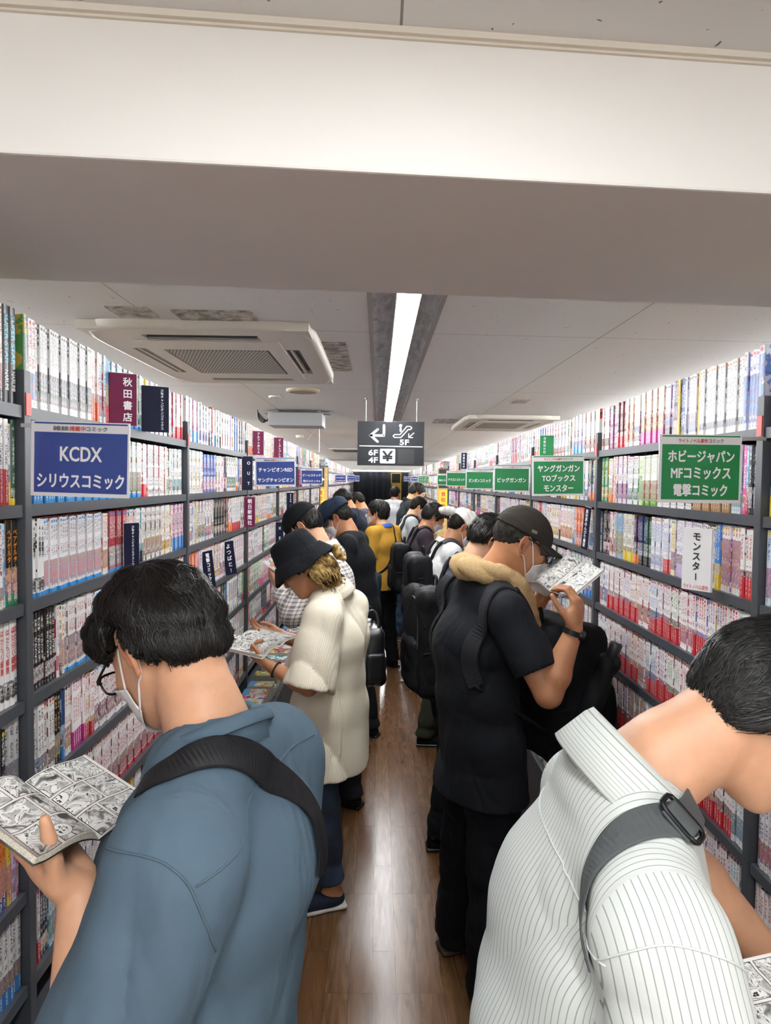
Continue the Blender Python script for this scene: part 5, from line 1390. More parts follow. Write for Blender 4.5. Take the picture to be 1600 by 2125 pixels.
# ================================================================ the man in black with the tan towel
def black_tee_man():
    J = dict(g=1.02, l=nrm(A(-.32, .95, 0)), h=1.75); J['f'] = A(J['l'][1], -J['l'][0], 0)
    J.update(pel=A(.395, 2.55, .94), wst=A(.375, 2.55, 1.1), chs=A(.365, 2.56, 1.28), nb=A(.395, 2.57, 1.51), shL=A(.32, 2.76, 1.445), shR=A(.445, 2.37, 1.435),
             hc=U(1080, 1128, 2.55), hf=nrm(A(.86, .08, -.40)), hu=nrm(A(.38, .05, .9)), elR=U(1138, 1440, 2.27), wrR=U(1192, 1305, 2.27), wrL=U(1130, 1232, 2.62),
             hipL=A(.37, 2.64, .9), hipR=A(.42, 2.46, .9), knL=A(.36, 2.70, .49), knR=A(.43, 2.45, .49), anL=A(.33, 2.73, .08), anR=A(.42, 2.43, .08), toeL=A(.95, .3, 0), toeR=A(.98, -.1, 0))
    J['elL'] = ik(J['shL'], J['wrL'], .29, .26, A(.2, .5, -1))
    J['hdR'] = nrm(A(.12, .15, .95)); J['hnR'] = nrm(A(-.75, .55, .1)); J['hdL'] = nrm(A(.5, -.25, .55)); J['hnL'] = nrm(A(.2, -.6, .6))
    H = head_of(J, 1.0)
    t = person('man in black T-shirt and dark cap with towel round his neck, reading on the right', J['pel'])
    b = body_ops(J, H, hand_kw={'R': dict(curl=(.7, .8, .4), th=(.5, .6, .5), thc=(.1, .2)), 'L': dict(curl=(.4, .6, .4))}, arm=1.12)
    b.obj('body', .005, SK[1], t, attrs={'tint': head_tint(H)})
    s = shirt_ops(J, H, fat=1.06, hem=.74, slv=(.72, .72), sr=(.074, .078), seed=31, fold=.006, freq=(5, 5, 4), flare=1.1)
    s.obj('shirt', .007, m_cloth('black_jersey', srgb('13161b'), .8, 1100, .15), t)
    p = pants_ops(J, r=(.1, .082, .075), seed=33, fold=.006, end=.05, fat=1.03); p.obj('cargo_trousers', .008, m_cloth('black_twill', srgb('0e1015'), .9), t)
    for q in 'LR': shoe_obj(J, q, m_cloth('dark_shoe', srgb('23242a'), .7), plain('brown_sole', srgb('4a3d33'), .7), t, .007)
    hair_obj(H, M_HAIRG, t, .006, .001, .0, 35, nape=0, hl=[-.03, -.03, -.02, .005, .03, .0, .05, .09, .09, .09])
    c = cap_obj(H, m_cloth('brown_black_cap', srgb('2b2723'), .85), t, .005, tall=.98)
    mb = MB(); q = H.w(.0915, -.005, .05); ex = -H.M[:, 1]; ez = H.M[:, 2]; nn = H.M[:, 0]
    mb.add([H.w(.0945, .010, .048), H.w(.0945, -.012, .048), H.w(.0935, -.012, .059), H.w(.0935, .010, .059)], [(0, 1, 2, 3)]); mb.build('patch', plain('olive_patch', srgb('6b6654'), .8), c)
    mask_obj(H, t, b, low=-.02, half=60); glasses_obj(H, t, drop=.012)
    # towel: a soft roll round the neck
    tw = S(); n0 = J['nb']; f, l = J['f'], J['l']
    path = resample([n0 + f * .17 + l * -.045 - z_ * .16, n0 + f * .125 - l * .07 - z_ * .07, n0 + f * .06 - l * .092 + z_ * .012, n0 - f * .03 - l * .085 + z_ * .05, n0 - f * .082 + l * .0 + z_ * .062, n0 - f * .03 + l * .085 + z_ * .05, n0 + f * .06 + l * .09 + z_ * .012, n0 + f * .13 + l * .06 - z_ * .08], 26)
    for a, c_ in zip(path[:-1], path[1:]): tw.rc(a, c_, .033, .033, .02)
    tw.fn(lambda P: wavy(P, 6, (10, 10, 10), .006) + wavy(P, 7, (60, 60, 60), .0012))
    g = G('tan_terry'); n = g.noise(g.obj(), 320, 3, .7)[0]; g.base(g.ramp(n, [(.3, srgb('a88a5c')), (.7, srgb('d2b585'))])).rough(.95); g.bump(n, .9, .004)
    tag(tw.obj('towel', .005, g.m), 'tan terry towel round the neck of the man in the black T-shirt', 'towel')
    # wristwatch
    d = nrm(J['wrR'] - J['elR']); w0 = J['wrR'] - d * .012; n = -J['hnR']; n = nrm(n - d * np.dot(n, d)); e = np.cross(d, n)
    wt = thing('wristwatch', 'black wristwatch with a steel link bracelet on the right wrist of the man in black', 'watch', w0)
    mb = MB()
    for k in range(22):
        th = 2 * math.pi * k / 22; c_ = w0 + (n * math.cos(th) * .031 + e * math.sin(th) * .036); R = np.stack([nrm(-n * math.sin(th) + e * math.cos(th)), d, nrm(n * math.cos(th) + e * math.sin(th))], 1)
        mb.box((-.0042, -.009, -.0016), (.0042, .009, .0016), R=R, c=c_)
    mb.build('bracelet', plain('dark_steel', srgb('2a2b2d'), .3, .7), wt)
    mb = MB(); R = np.stack([e, d, n], 1); mb.lathe([(.0, .008), (.015, .008), (.0175, .006), (.0175, -.002)], 28, w0 + n * .031, R); mb.build('case', M_BLKPL, wt, True)
    # bag worn on the chest and its umbrella
    bp = backpack(J, s, M_BLACKCLOTH, 'black backpack worn on the chest of the man in the black T-shirt', hang=.10, size=(.19, .13, .25), front=True, dist=.345, tilt=.1, seed=8, strap_w=.062, sh_mix=.74, lat_=.035, mat2=m_cloth('soft_black_strap', srgb('222327'), .7))
    q = U(1268, 1365, 2.36); um = thing('umbrella', 'folded black umbrella handle sticking out of the chest bag', 'umbrella', q)
    ud = nrm(A(.35, -.05, 1)); mb = MB(); mb.tube([q - ud * .02, q - ud * .018, q + ud * .05, q + ud * .055], [.018, .0215, .0215, .0195], 20); mb.build('handle', plain('black_handle', srgb('1a1a1c'), .4), um, True)
    us = S(); us.rc(q - ud * .02, q - ud * .2, .03, .026, .01); us.fn(lambda P: wavy(P, 3, (14, 14, 5), .006)); us.obj('folded_canopy', .005, M_NYLON, um)
    p0 = U(1141, 1226, 2.42); p1 = U(1209, 1170, 2.46)
    open_book('open_comic', 'open comic held close to the face of the man in the black T-shirt', p0, p1, U(1112, 1196, 2.52) - p0, U(1186, 1240, 2.32) - p0, .115, (.004, .008), (.02, .006), M_TABW, lift=A(-.3, -.2, 1))
    return J, H, s
black_tee_man()

# ================================================================ the reader in the cream shirt with the bucket hat
def cream_shirt_person():
    J = dict(g=.96, l=nrm(A(-.367, -.93, 0)), h=1.66); J['f'] = A(J['l'][1], -J['l'][0], 0)
    J.update(pel=A(-.205, 3.10, .88), wst=A(-.205, 3.10, 1.03), chs=A(-.195, 3.09, 1.18), nb=A(-.205, 3.07, 1.405), shL=A(-.225, 2.89, 1.325), shR=A(-.118, 3.21, 1.315),
             hc=U(632, 1178, 3.03), hf=nrm(A(-.80, .12, -.56)), hu=nrm(A(-.5, .05, .83)), elL=U(640, 1425, 2.80), wrL=U(566, 1386, 2.84), wrR=U(590, 1322, 3.13),
             hipL=A(-.22, 3.02, .84), hipR=A(-.19, 3.18, .84), knL=A(-.23, 2.99, .47), knR=A(-.27, 3.22, .47), anL=A(-.185, 3.0, .085), anR=A(-.27, 3.3, .085), toeL=A(-.95, -.3, 0), toeR=A(-.98, .1, 0))
    J['elR'] = A(-.235, 3.25, 1.08)
    J['hdL'] = nrm(A(-.80, .30, .42)); J['hnL'] = nrm(A(.35, .15, .75)); J['hdR'] = nrm(A(-.8, -.25, .2)); J['hnR'] = nrm(A(.1, -.3, .8))
    H = head_of(J, .98)
    t = person('person in a cream crinkled shirt and black bucket hat holding an open comic', J['pel'])
    b = body_ops(J, H, hand_kw={'L': dict(curl=(.8, 1.0, .5), th=(.4, .8, .35), thc=(0, .1)), 'R': dict(curl=(.3, .4, .3), th=(.5, .8, .2))}, arm=.98)
    b.obj('body', .005, SK[1], t, attrs={'tint': head_tint(H)})
    g = G('seersucker'); p = g.obj(); x, y, zz = g.sep(p); u = g.attr('su')[2]
    st = g.mt('GREATER_THAN', g.mt('FRACT', g.mt('MULTIPLY', u, 140)), .5); pk = g.noise(g.mapg(p, sc=(1, 1, 2.2)), 130, 3, .6, 1.0)[0]
    g.base(g.mix(g.mt('MULTIPLY', st, .5), srgb('ece4cf'), srgb('d6cbb0'))).rough(.85); g.bump(g.mt('ADD', g.mt('MULTIPLY', pk, g.mt('ADD', .35, st)), g.noise(p, 25, 3)[0]), .6, .004)
    s = shirt_ops(J, H, fat=1.16, hem=.60, slv=(1.0, 1.0), sr=(.084, .104), seed=44, fold=.009, freq=(6, 6, 3), drop=.015, flare=1.1, depth=1.0)
    s.obj('shirt', .007, g.m, t, attrs={'su': su_of(J)})
    co = collar_obj(J, H, g.m, t, r=.072, stand=.022, fall=.055, point=.05, tilt=.5, spread=.35, open_=.5, drop=.012)
    P = np.zeros(len(co.data.vertices), np.float32); at = co.data.attributes.new('su', 'FLOAT', 'POINT'); at.data.foreach_set('value', np.tile(np.arange(9) * .008, len(P) // 9).astype(np.float32))
    p = pants_ops(J, r=(.092, .075, .06), seed=43, fold=.006, end=.13, fat=.98); g = G('dark_denim'); n = g.noise(g.obj(), 9, 4)[0]; g.base(g.ramp(n, [(.3, srgb('10161f')), (.7, srgb('25354a'))])).rough(.9); g.bump(g.noise(g.obj(), 400, 2)[0], .3, .001)
    p.obj('jeans', .007, g.m, t)
    for q in 'LR': shoe_obj(J, q, m_cloth('navy_clog', srgb('1c2433'), .7), plain('white_sole', srgb('c9c5bd'), .6), t, .006, high=-.02)
    hl = [-.09, -.09, -.085, -.04, -.0, .0, .02, .05, .07, .085]
    hair_obj(H, m_hair('dark_brown_hair', srgb('2a1d12')), t, .006, .002, .35, 45, fold=.006, hl=hl)
    strands(H, M_BLOND, t, 900, (.06, .12), 46, (0, -.02, .08), .0018, .012, .8, hl=[-.16, -.16, -.15, -.05, 0, 0, .02, .05, .07, .085], region=lambda q: (q[:, 2] < .02) & (q[:, 1] < -.03), name='bleached_ends')
    mb = S(); c = H.w(.0, -.15, -.03)
    for k in range(5): a = k * 1.26; mb.rc(c + H.M @ A(.012 * math.cos(a), -.008, .012 * math.sin(a)), c + H.M @ A(.03 * math.cos(a + .7), -.022, .03 * math.sin(a + .7)), .013, .010, .01)
    mb.fn(lambda P: wavy(P, 4, (40, 40, 40), .003)); mb.obj('hair_bun', .004, M_BLOND, t)
    mb = MB(); wv = lambda v, th: A(v[0] * .93, v[1] * 1.12, v[2] + (.006 * math.sin(3 * th + 1) + .004 * math.sin(7 * th)) * (v[0] ** 2 + v[1] ** 2 > .011))
    mb.lathe([(.001, .152), (.03, .152), (.06, .148), (.078, .140), (.086, .128), (.092, .10), (.097, .07), (.10, .052), (.108, .046), (.118, .03), (.130, .010), (.141, -.012), (.1425, -.016), (.140, -.014), (.128, .008), (.115, .03), (.104, .045), (.096, .05)], 56, H.w(0, -.005, .012), H.M * H.hs, wob=wv)
    mb.build('bucket_hat', m_cloth('black_twill_hat', srgb('16181d'), .9, 800, .4), t, True)
    mb = MB(); mb.tube(resample([J['nb'] + J['f'] * .075 - z_ * .02, J['nb'] - J['l'] * .07 + z_ * .01, J['nb'] - J['f'] * .055 + z_ * .03, J['nb'] + J['l'] * .07 + z_ * .01, J['nb'] + J['f'] * .075 - z_ * .02], 30), .0022, 6); mb.build('neck_cord', plain('brown_cord', srgb('4b2c1f'), .7), t, True)
    d = nrm(J['wrL'] - J['elL']); mb = MB(); w0 = J['wrL'] - d * .015; e = nrm(np.cross(d, z_)); n = np.cross(d, e)
    mb.tube([w0 + e * math.cos(k * .314) * .033 + n * math.sin(k * .314) * .033 for k in range(21)], .004, 6, cap=False)
    tag(mb.build('bracelet', plain('black_elastic', srgb('161616'), .7), None, True), 'thin black elastic bracelet on the wrist of the person in cream', 'bracelet')
    p0 = U(580, 1342, 2.90); p1 = U(497, 1323, 3.0)
    open_book('open_comic', 'open comic with cream page edges held by the person in the cream shirt', p0, p1, U(579, 1318, 3.02) - p0, U(566, 1366, 2.80) - p0, .118, (.004, .014), (.008, .016), M_TABW, lift=A(.2, -.1, 1))
    return J, H, s
cream_shirt_person()
# ================================================================ the readers farther down the aisle
def reader(label, J, skin, shirt_m, pants_m, hairkw=None, mask=True, cap=None, shirtkw=None, res=.008, shoe=None, sole=None, book=None, glasses=False, bodykw=None, pantskw=None, collar=None, hs=1.0, collarkw=None, attrs=None):
    H = head_of(J, hs); t = person(label, J['o'])
    b = body_ops(J, H, **(bodykw or {})); b.obj('body', res * .75, skin, t, attrs={'tint': head_tint(H)})
    s = shirt_ops(J, H, **(shirtkw or {})); s.obj('shirt', res, shirt_m, t, attrs=attrs)
    pants_ops(J, **(pantskw or {})).obj('trousers', res, pants_m, t)
    for q in 'LR': shoe_obj(J, q, shoe or M_BLACKCLOTH, sole or M_BLKPL, t, res)
    if hairkw is not None:
        kw = dict(mat=M_HAIR, thick=.014); kw.update(hairkw); n = kw.pop('n', 0); m = kw.pop('mat')
        hair_obj(H, m, t, res * .8, **kw)
        if n: strands(H, M_STR, t, n, (.03, .06), 5, width=.0022, lift=.004 if cap else .012, down=.35, region=(lambda q: q[:, 2] < .02) if cap else None)
    if mask: mask_obj(H, t, b)
    if glasses: glasses_obj(H, t)
    if cap is not None: cap_obj(H, cap[0], t, res * .8, flat=cap[1])
    if collar is not None: collar_obj(J, H, collar, t, **(collarkw or {}))
    if book:
        c = (J['wrL'] + J['wrR']) / 2 + J['f'] * .05 + z_ * .075; f, l = J['f'], J['l']
        e = nrm(f * .75 + z_ * .45); p0 = c - e * .08
        open_book('open_comic', book, p0, p0 + e * .17, l + z_ * .25, -l + z_ * .25, .115, (.006, .006), (.01, .01), M_TABW, lift=z_ - f * .5)
    return J, H, s, t
# plaid shirt, black cap
def m_plaid():
    g = G('plaid_cotton'); u = g.attr('su')[2]; x, y, zc = g.sep(g.gen()); c = srgb('d9d4cf'); d = srgb('3c343a')
    def st(v, f, w_): return g.mt('LESS_THAN', g.mt('ABSOLUTE', g.mt('SUBTRACT', g.mt('FRACT', g.mt('MULTIPLY', v, f)), .5)), w_)
    a = g.mt('MAXIMUM', st(u, 50, .16), st(u, 16.7, .1)); b_ = g.mt('MAXIMUM', st(zc, 50, .16), st(zc, 16.7, .1))
    g.base(g.mix(g.mt('MULTIPLY', g.mt('ADD', a, b_), .42), c, d)).rough(.9); return g.m
J = gen(-.235, 3.88, 168, 1.775, .07, 42, hand=(.27, -.02), gap=.06)
J3, H3, s3, t3 = reader('man in a plaid shirt, black cap and white mask behind the bucket hat', J, SK[0], m_plaid(), m_cloth('charcoal_cotton', srgb('1f2126'), .9), dict(thick=.003, nape=.92, n=260, fold=.002), True, (M_BLACKCLOTH, False), dict(fat=1.06, slv=(1.7, 1.7), sr=(.07, .062), seed=51, hem=.78), .007, book='small open comic held up by the man in the plaid shirt', attrs={'su': su_of(J)}, collar=m_plaid(), collarkw=dict(r=.068, fall=.04, stand=.022))
o = strap('bag_strap', [J3['shL'] + z_ * .07 - J3['l'] * .05, J3['shL'] - J3['f'] * .03 + z_ * .055, J3['shL'] - J3['f'] * .10 - z_ * .03, J3['chs'] - J3['f'] * .15 + J3['l'] * .08, J3['wst'] - J3['f'] * .15 + J3['l'] * .06], .04, .004, M_NYLON, None, s3, .004)
tag(o, 'black shoulder strap over the back of the plaid shirt', 'strap')
M_LEATHER = plain('black_leather', srgb('131416'), .35, noise=.1, nscale=60, bump=.1)
def tote(c, sz, label, mat=M_LEATHER, ang=0.0):
    t = thing('shoulder_bag', label, 'bag', c); M = np.array(Matrix.Rotation(ang, 3, 'Z'))
    s = S(); s.bx(c, sz, M, .035, .01); s.fn(lambda P: wavy(P, 12, (5, 5, 4), .007)); s.obj('main_pouch', .007, mat, t)
    p = S(); p.bx(c + M @ A(-sz[0] * .0, -sz[1] * 1.0, -sz[2] * .3), np.array(sz) * A(.8, .25, .5), M, .015, .005); p.obj('pocket', .007, mat, t)
    for s_ in (-1, 1):
        mb = MB(); mb.tube(resample([c + M @ A(-sz[0] * .6, s_ * sz[1] * .6, sz[2] * .95), c + M @ A(-sz[0] * .35, s_ * sz[1] * .4, sz[2] * 1.5), c + M @ A(sz[0] * .35, s_ * sz[1] * .4, sz[2] * 1.5), c + M @ A(sz[0] * .6, s_ * sz[1] * .6, sz[2] * .95)], 18), .007, 6); mb.build('handle', mat, t, True)
    return t
tote(U(766, 1352, 3.75), (.06, .15, .15), 'shiny black shoulder bag hanging behind the person in the cream shirt', ang=.2)
# black T-shirt, navy cap
J = gen(-.135, 5.0, 168, 1.765, .05, 38, hand=(.26, -.05))
J4, H4, s4, t4 = reader('man in a black T-shirt and navy work cap with a white mask', J, SK[1], m_cloth('black_tee', srgb('121418'), .85), m_cloth('black_jeans', srgb('16181c'), .9), dict(thick=.003, nape=.92, n=220, fold=.002), True, (m_cloth('navy_cap', srgb('1d2838'), .85), True), dict(fat=1.05, slv=(.8, .8), seed=61, hem=.78), .008, book='comic held by the man in the navy work cap')
# grey T-shirt behind him
J = gen(-.19, 6.15, 178, 1.72, .10, 50, hand=(.26, 0))
reader('person in a pale grey T-shirt leaning in between the navy cap and the mustard shirt', J, SK[2], m_cloth('pale_grey_tee', srgb('aab0b2'), .9), M_NAVYCL, dict(thick=.018, n=400), True, None, dict(slv=(.8, .8), seed=63), .009, book='comic held by the person in the pale grey T-shirt')
# mustard polo with blue collar
J = gen(.055, 7.0, 142, 1.685, .0, 2, turn=18, feet=.08, step=.06)
f_, l_ = J['f'], J['l']; J['wrL'] = J['shL'] + f_ * .08 + l_ * .05 - z_ * .53; J['elL'] = J['shL'] + l_ * .04 - z_ * .28; J['hdL'] = nrm(f_ * .15 - z_); J['hnL'] = nrm(-l_); J['wrR'] = J['shR'] + f_ * .08 - l_ * .05 - z_ * .53; J['elR'] = J['shR'] - l_ * .04 - z_ * .28; J['hdR'] = nrm(f_ * .15 - z_); J['hnR'] = nrm(l_)
M_MUST = m_cloth('mustard_pique', srgb('b98d35'), .9, 900, .3)
J5, H5, s5, t5 = reader('man in a mustard polo shirt with blue collar standing upright in the aisle', J, SK[3], M_MUST, m_cloth('black_slacks', srgb('121317'), .9), dict(thick=.013, n=700), True, None, dict(fat=1.02, slv=(.85, .85), seed=71, hem=.80), .007, collar=m_cloth('blue_collar', srgb('3c62ad'), .85), collarkw=dict(r=.066, fall=.035, stand=.022, tilt=.3))
f5, l5 = J5['f'], J5['l']
o = strap('bag_strap', [J5['shR'] * .6 + J5['nb'] * .4 + z_ * .07, J5['shR'] * .5 + J5['nb'] * .5 - f5 * .1 + z_ * .02, J5['chs'] - f5 * .14 - l5 * .02, J5['wst'] - f5 * .13 + l5 * .07, J5['pel'] + l5 * .17 - z_ * .0], .024, .004, M_NYLON, None, s5, .004); tag(o, 'thin dark strap crossing the back of the mustard polo', 'strap')
tote(J5['pel'] + l5 * .21 - z_ * .1 + f5 * .03, (.14, .045, .17), 'dark blue-grey shoulder bag at the hip of the man in mustard', m_cloth('blue_grey_nylon', srgb('2c3a45'), .6), ang=math.radians(142))
# three dark-haired readers far down the blue-signed side
J = gen(-.20, 8.4, 172, 1.80, .1, 52, hand=(.27, 0)); reader('far reader with black hair and dark navy top bending towards the blue-signed shelves', J, SK[2], M_NAVYCL, M_BLACKCLOTH, dict(thick=.016, n=300), False, None, dict(slv=(.9, .9), seed=81), .010)
J = gen(-.10, 9.7, 172, 1.74, .08, 45); reader('far reader in a dark grey-blue top half hidden behind the navy one', J, SK[2], m_cloth('grey_blue', srgb('39414f'), .9), M_BLACKCLOTH, dict(thick=.014), False, None, dict(slv=(.9, .9), seed=83), .011)

# right-hand side ------------------------------------------------------------------
def m_batik():
    g = G('navy_patterned'); n = g.noise(g.obj(), 34, 2, .5, 2.2)[0]; k = g.mt('GREATER_THAN', n, .60)
    g.base(g.mix(k, srgb('1b2942'), srgb('8493ab'))).rough(.9); return g.m
J = gen(.39, 3.60, 12, 1.725, .09, 42, hand=(.26, -.04))
J9, H9, s9, t9 = reader('man in a navy patterned shirt behind the man in the dark cap', J, SK[0], m_batik(), m_cloth('black_chinos', srgb('13151b'), .9), dict(thick=.016, n=900), False, None, dict(slv=(.9, .9), seed=91, hem=.78, fat=1.05), .007, collar=m_batik(), collarkw=dict(r=.066, fall=.035), book='comic held by the man in the navy patterned shirt')
backpack(J9, s9, M_NYLON, 'large black backpack on the man in the navy patterned shirt', hang=.13, size=(.15, .085, .27), seed=14, dist=.19)
J = gen(.42, 5.0, 8, 1.70, .09, 40, hand=(.26, -.02)); M_WSH = m_cloth('white_shirt', srgb('cfd0cf'), .9)
J10, H10, s10, t10 = reader('man with a white towel wrapped round his head, white shirt and mask', J, SK[1], M_WSH, m_cloth('khaki_dark', srgb('34362c'), .9), dict(thick=.003), True, None, dict(slv=(1.8, 1.8), sr=(.07, .06), seed=95, hem=.8, fat=1.05), .007, collar=M_WSH, collarkw=dict(r=.068, fall=.03, stand=.02), book='small comic held by the man with the wrapped head')
backpack(J10, s10, M_NYLON, 'dark grey backpack on the man with the wrapped head', hang=.06, size=(.145, .08, .24), seed=15, dist=.185, mat2=m_cloth('dark_grey_strap', srgb('33323a'), .7), strap_w=.06)
h = H10; s = S(); s.el(h.w(0, -.008, .05), np.array([.094, .116, .088]), h.M, .01); s.plane(h.w(0, 0, .03), -h.M[:, 2] - h.M[:, 1] * .18, .006); s.rc(h.w(-.01, -.11, .045), h.w(.0, -.155, .03), .025, .03, .02); s.rc(h.w(0, -.15, .03), h.w(.02, -.20, -.005), .028, .024, .02); s.rc(h.w(0, -.14, .035), h.w(-.03, -.18, .01), .022, .022, .02)
def _wr(P):
    q = h.l(P); return (.0022 * np.sin(q[:, 2] * 170 + q[:, 1] * 90 + 2.0 * np.sin(q[:, 0] * 25)) + wavy(P, 8, (10, 10, 10), .003)).astype(np.float32)
s.fn(_wr); g = G('white_towel'); n = g.noise(g.obj(), 260, 2)[0]; g.base(g.ramp(n, [(.3, srgb('c9c6bf')), (.7, srgb('e6e3dc'))])).rough(.95); g.bump(n, .6, .003)
tag(s.obj('head_towel', .006, g.m), 'white towel wrapped round a head with its knot hanging behind', 'towel')
J = gen(.36, 6.6, 8, 1.685, .07, 38)
J11, H11, s11, t11 = reader('man in a dark plum shirt with black hair, just beyond the wrapped head', J, SK[2], m_cloth('plum_dark', srgb('393138'), .9), m_cloth('dark_jeans', srgb('1a1f2b'), .9), dict(thick=.015, n=500, front=.25), True, None, dict(slv=(.9, .9), seed=101), .008, shoe=m_cloth('white_trainer', srgb('c9c7c2'), .7), sole=plain('pale_sole', srgb('d8d5cf'), .6), book='comic held by the man in the dark plum shirt')
backpack(J11, s11, M_NYLON, 'black backpack on the man in the dark plum shirt', hang=.1, size=(.14, .08, .23), seed=16, dist=.185)
J = gen(.32, 8.25, 8, 1.72, .06, 32)
M_LG = m_cloth('light_grey_tee', srgb('a9aeb0'), .9)
J12, H12, s12, t12 = reader('man in a light grey T-shirt with cropped hair and mask', J, SK[3], M_LG, m_cloth('blue_jeans', srgb('33475f'), .9), dict(thick=.006), True, None, dict(slv=(.85, .85), seed=111), .008, shoe=m_cloth('grey_trainer', srgb('8b8a88'), .7), sole=plain('pale_sole', srgb('d8d5cf'), .6), book='comic held by the man in the light grey T-shirt')
backpack(J12, s12, M_NYLON, 'black bag worn on the chest of the man in light grey', hang=.05, size=(.13, .07, .18), front=True, seed=17, dist=.2, strap_w=.05)
J = gen(.38, 10.0, 10, 1.885, .06, 35); reader('tall man in a black shirt and glasses far along the green-signed side', J, SK[2], m_cloth('faded_black', srgb('202227'), .9), M_BLACKCLOTH, dict(thick=.016, n=300), False, None, dict(slv=(.9, .9), seed=121), .009, glasses=True, collar=M_BLACKCLOTH, collarkw=dict(r=.066, fall=.035))
J = gen(.28, 13.0, 55, 1.79, .02, -12); reader('farthest person in a white top looking up near the framed notice', J, SK[1], m_cloth('white_tee', srgb('b9bbbd'), .9), M_BLACKCLOTH, dict(thick=.012), False, None, dict(slv=(.9, .9), seed=125), .011)
# ---------------------------------------------------------------- comics on the shelves
def m_spine():
    g = G('comic_cover'); uv = g.uvo(); u, v, _ = g.sep(uv)
    base, ink, art, band = (g.attr(k)[0] for k in ('base', 'ink', 'art', 'band'))
    pa = g.attr('par'); seed, ah, bh = g.sep(pa[0]); asp = g.mt('MULTIPLY', pa[3], 20.0)
    def glyphs(per, dens, sd):
        cy = g.mt('DIVIDE', g.mt('MULTIPLY', v, asp), per); fr = g.mt('FRACT', cy)
        px = g.mt('FLOOR', g.mt('MULTIPLY', fr, 6.5)); uu = g.mt('FLOOR', g.mt('MULTIPLY', u, 10.0))
        wn = g.n('ShaderNodeTexWhiteNoise', _noise_dimensions='3D'); g.set(wn, 'Vector', g.comb(uu, g.mt('ADD', g.mt('MULTIPLY', g.mt('FLOOR', cy), 7.0), px), g.mt('ADD', g.mt('MULTIPLY', seed, 91.0), sd)))
        return g.mt('MULTIPLY', g.mt('GREATER_THAN', wn.outputs[0], dens), g.mt('LESS_THAN', fr, .86))
    inw = g.mt('LESS_THAN', g.mt('ABSOLUTE', g.mt('SUBTRACT', u, .5)), .27)
    inn = g.mt('LESS_THAN', g.mt('ABSOLUTE', g.mt('SUBTRACT', u, .5)), .17)
    lo = g.mt('MAXIMUM', ah, bh)
    tz = g.mt('MULTIPLY', g.mt('GREATER_THAN', v, g.mt('ADD', lo, .05)), g.mt('LESS_THAN', v, .92))
    brk = g.mt('GREATER_THAN', g.mt('FRACT', g.mt('ADD', g.mt('MULTIPLY', v, 2.3), g.mt('MULTIPLY', seed, 7.0))), .16)
    c = base
    c = g.mix(g.mt('MULTIPLY', g.mt('MULTIPLY', glyphs(.7, .50, 0), inw), g.mt('MULTIPLY', tz, brk)), c, ink)
    # picture low on the spine
    n = g.noise(g.comb(g.mt('MULTIPLY', u, .9), g.mt('MULTIPLY', g.mt('MULTIPLY', v, asp), .55), g.mt('MULTIPLY', seed, 57.0)), 2.2, 3, .6, .8)
    pic = g.mix(g.mt('GREATER_THAN', n[0], .50), art, ink); pic = g.mix(g.mt('GREATER_THAN', n[0], .60), pic, base); pic = g.mix(.35, pic, g.n('ShaderNodeHueSaturation', Saturation=1.3, Color=n[1], Fac=1.0).outputs[0])
    az = g.mt('MULTIPLY', g.mt('LESS_THAN', v, ah), g.mt('GREATER_THAN', v, g.mt('MAXIMUM', bh, .1)))
    c = g.mix(az, c, pic)
    au = g.mt('MULTIPLY', g.mt('MULTIPLY', glyphs(.45, .54, 5), inn), g.mt('MULTIPLY', g.mt('LESS_THAN', v, .15), g.mt('GREATER_THAN', v, .03)))
    c = g.mix(au, c, ink)
    bz = g.mt('LESS_THAN', v, bh); c = g.mix(bz, c, band)
    c = g.mix(g.mt('MULTIPLY', g.mt('MULTIPLY', bz, glyphs(.62, .55, 9)), g.mt('MULTIPLY', inn, g.mt('GREATER_THAN', v, .04))), c, (.9, .9, .88))
    # publisher mark
    du = g.mt('SUBTRACT', u, .5); dv = g.mt('MULTIPLY', g.mt('SUBTRACT', v, .955), asp)
    dot = g.mt('LESS_THAN', g.mt('ADD', g.mt('MULTIPLY', du, du), g.mt('MULTIPLY', dv, dv)), .07)
    c = g.mix(g.mt('MULTIPLY', dot, g.mt('GREATER_THAN', seed, .35)), c, band)
    edge = g.mt('GREATER_THAN', g.mt('ABSOLUTE', g.mt('SUBTRACT', u, .5)), .47); c = g.mix(g.mt('MULTIPLY', edge, .25), c, (.4, .4, .4))
    g.base(g.mix(1.0, c, (.9, .9, .9), 'MULTIPLY')).rough(.28); g.set(g.b, 'Specular IOR Level', .4)
    return g.m
def m_face():
    g = G('comic_front'); uv = g.uvo(); u, v, _ = g.sep(uv)
    base, ink, art, band = (g.attr(k)[0] for k in ('base', 'ink', 'art', 'band')); pa = g.attr('par'); seed, ah, bh = g.sep(pa[0])
    n = g.noise(g.comb(u, g.mt('MULTIPLY', v, 1.4), g.mt('MULTIPLY', seed, 57.0)), 2.6, 3, .55, 1.0)
    c = g.mix(g.mt('GREATER_THAN', n[0], .5), base, art); c = g.mix(g.mt('GREATER_THAN', n[0], .62), c, ink)
    c = g.mix(g.mt('LESS_THAN', v, bh), c, band); g.base(c).rough(.25); return g.m
M_SPINE, M_FRONT = m_spine(), m_face()
def hx(s): return srgb(s)
RB_ = random.Random(12)
WH = ['f0f0ee', 'eeecea', 'e8e8ea', 'f2f0ea', 'e6e4e6']; INK = ['1c1c20', '26262c', '8c2030', '27376e', 'b03a5a', '2c5a48', '5a3a78', '3a3a40', '9a5a20']
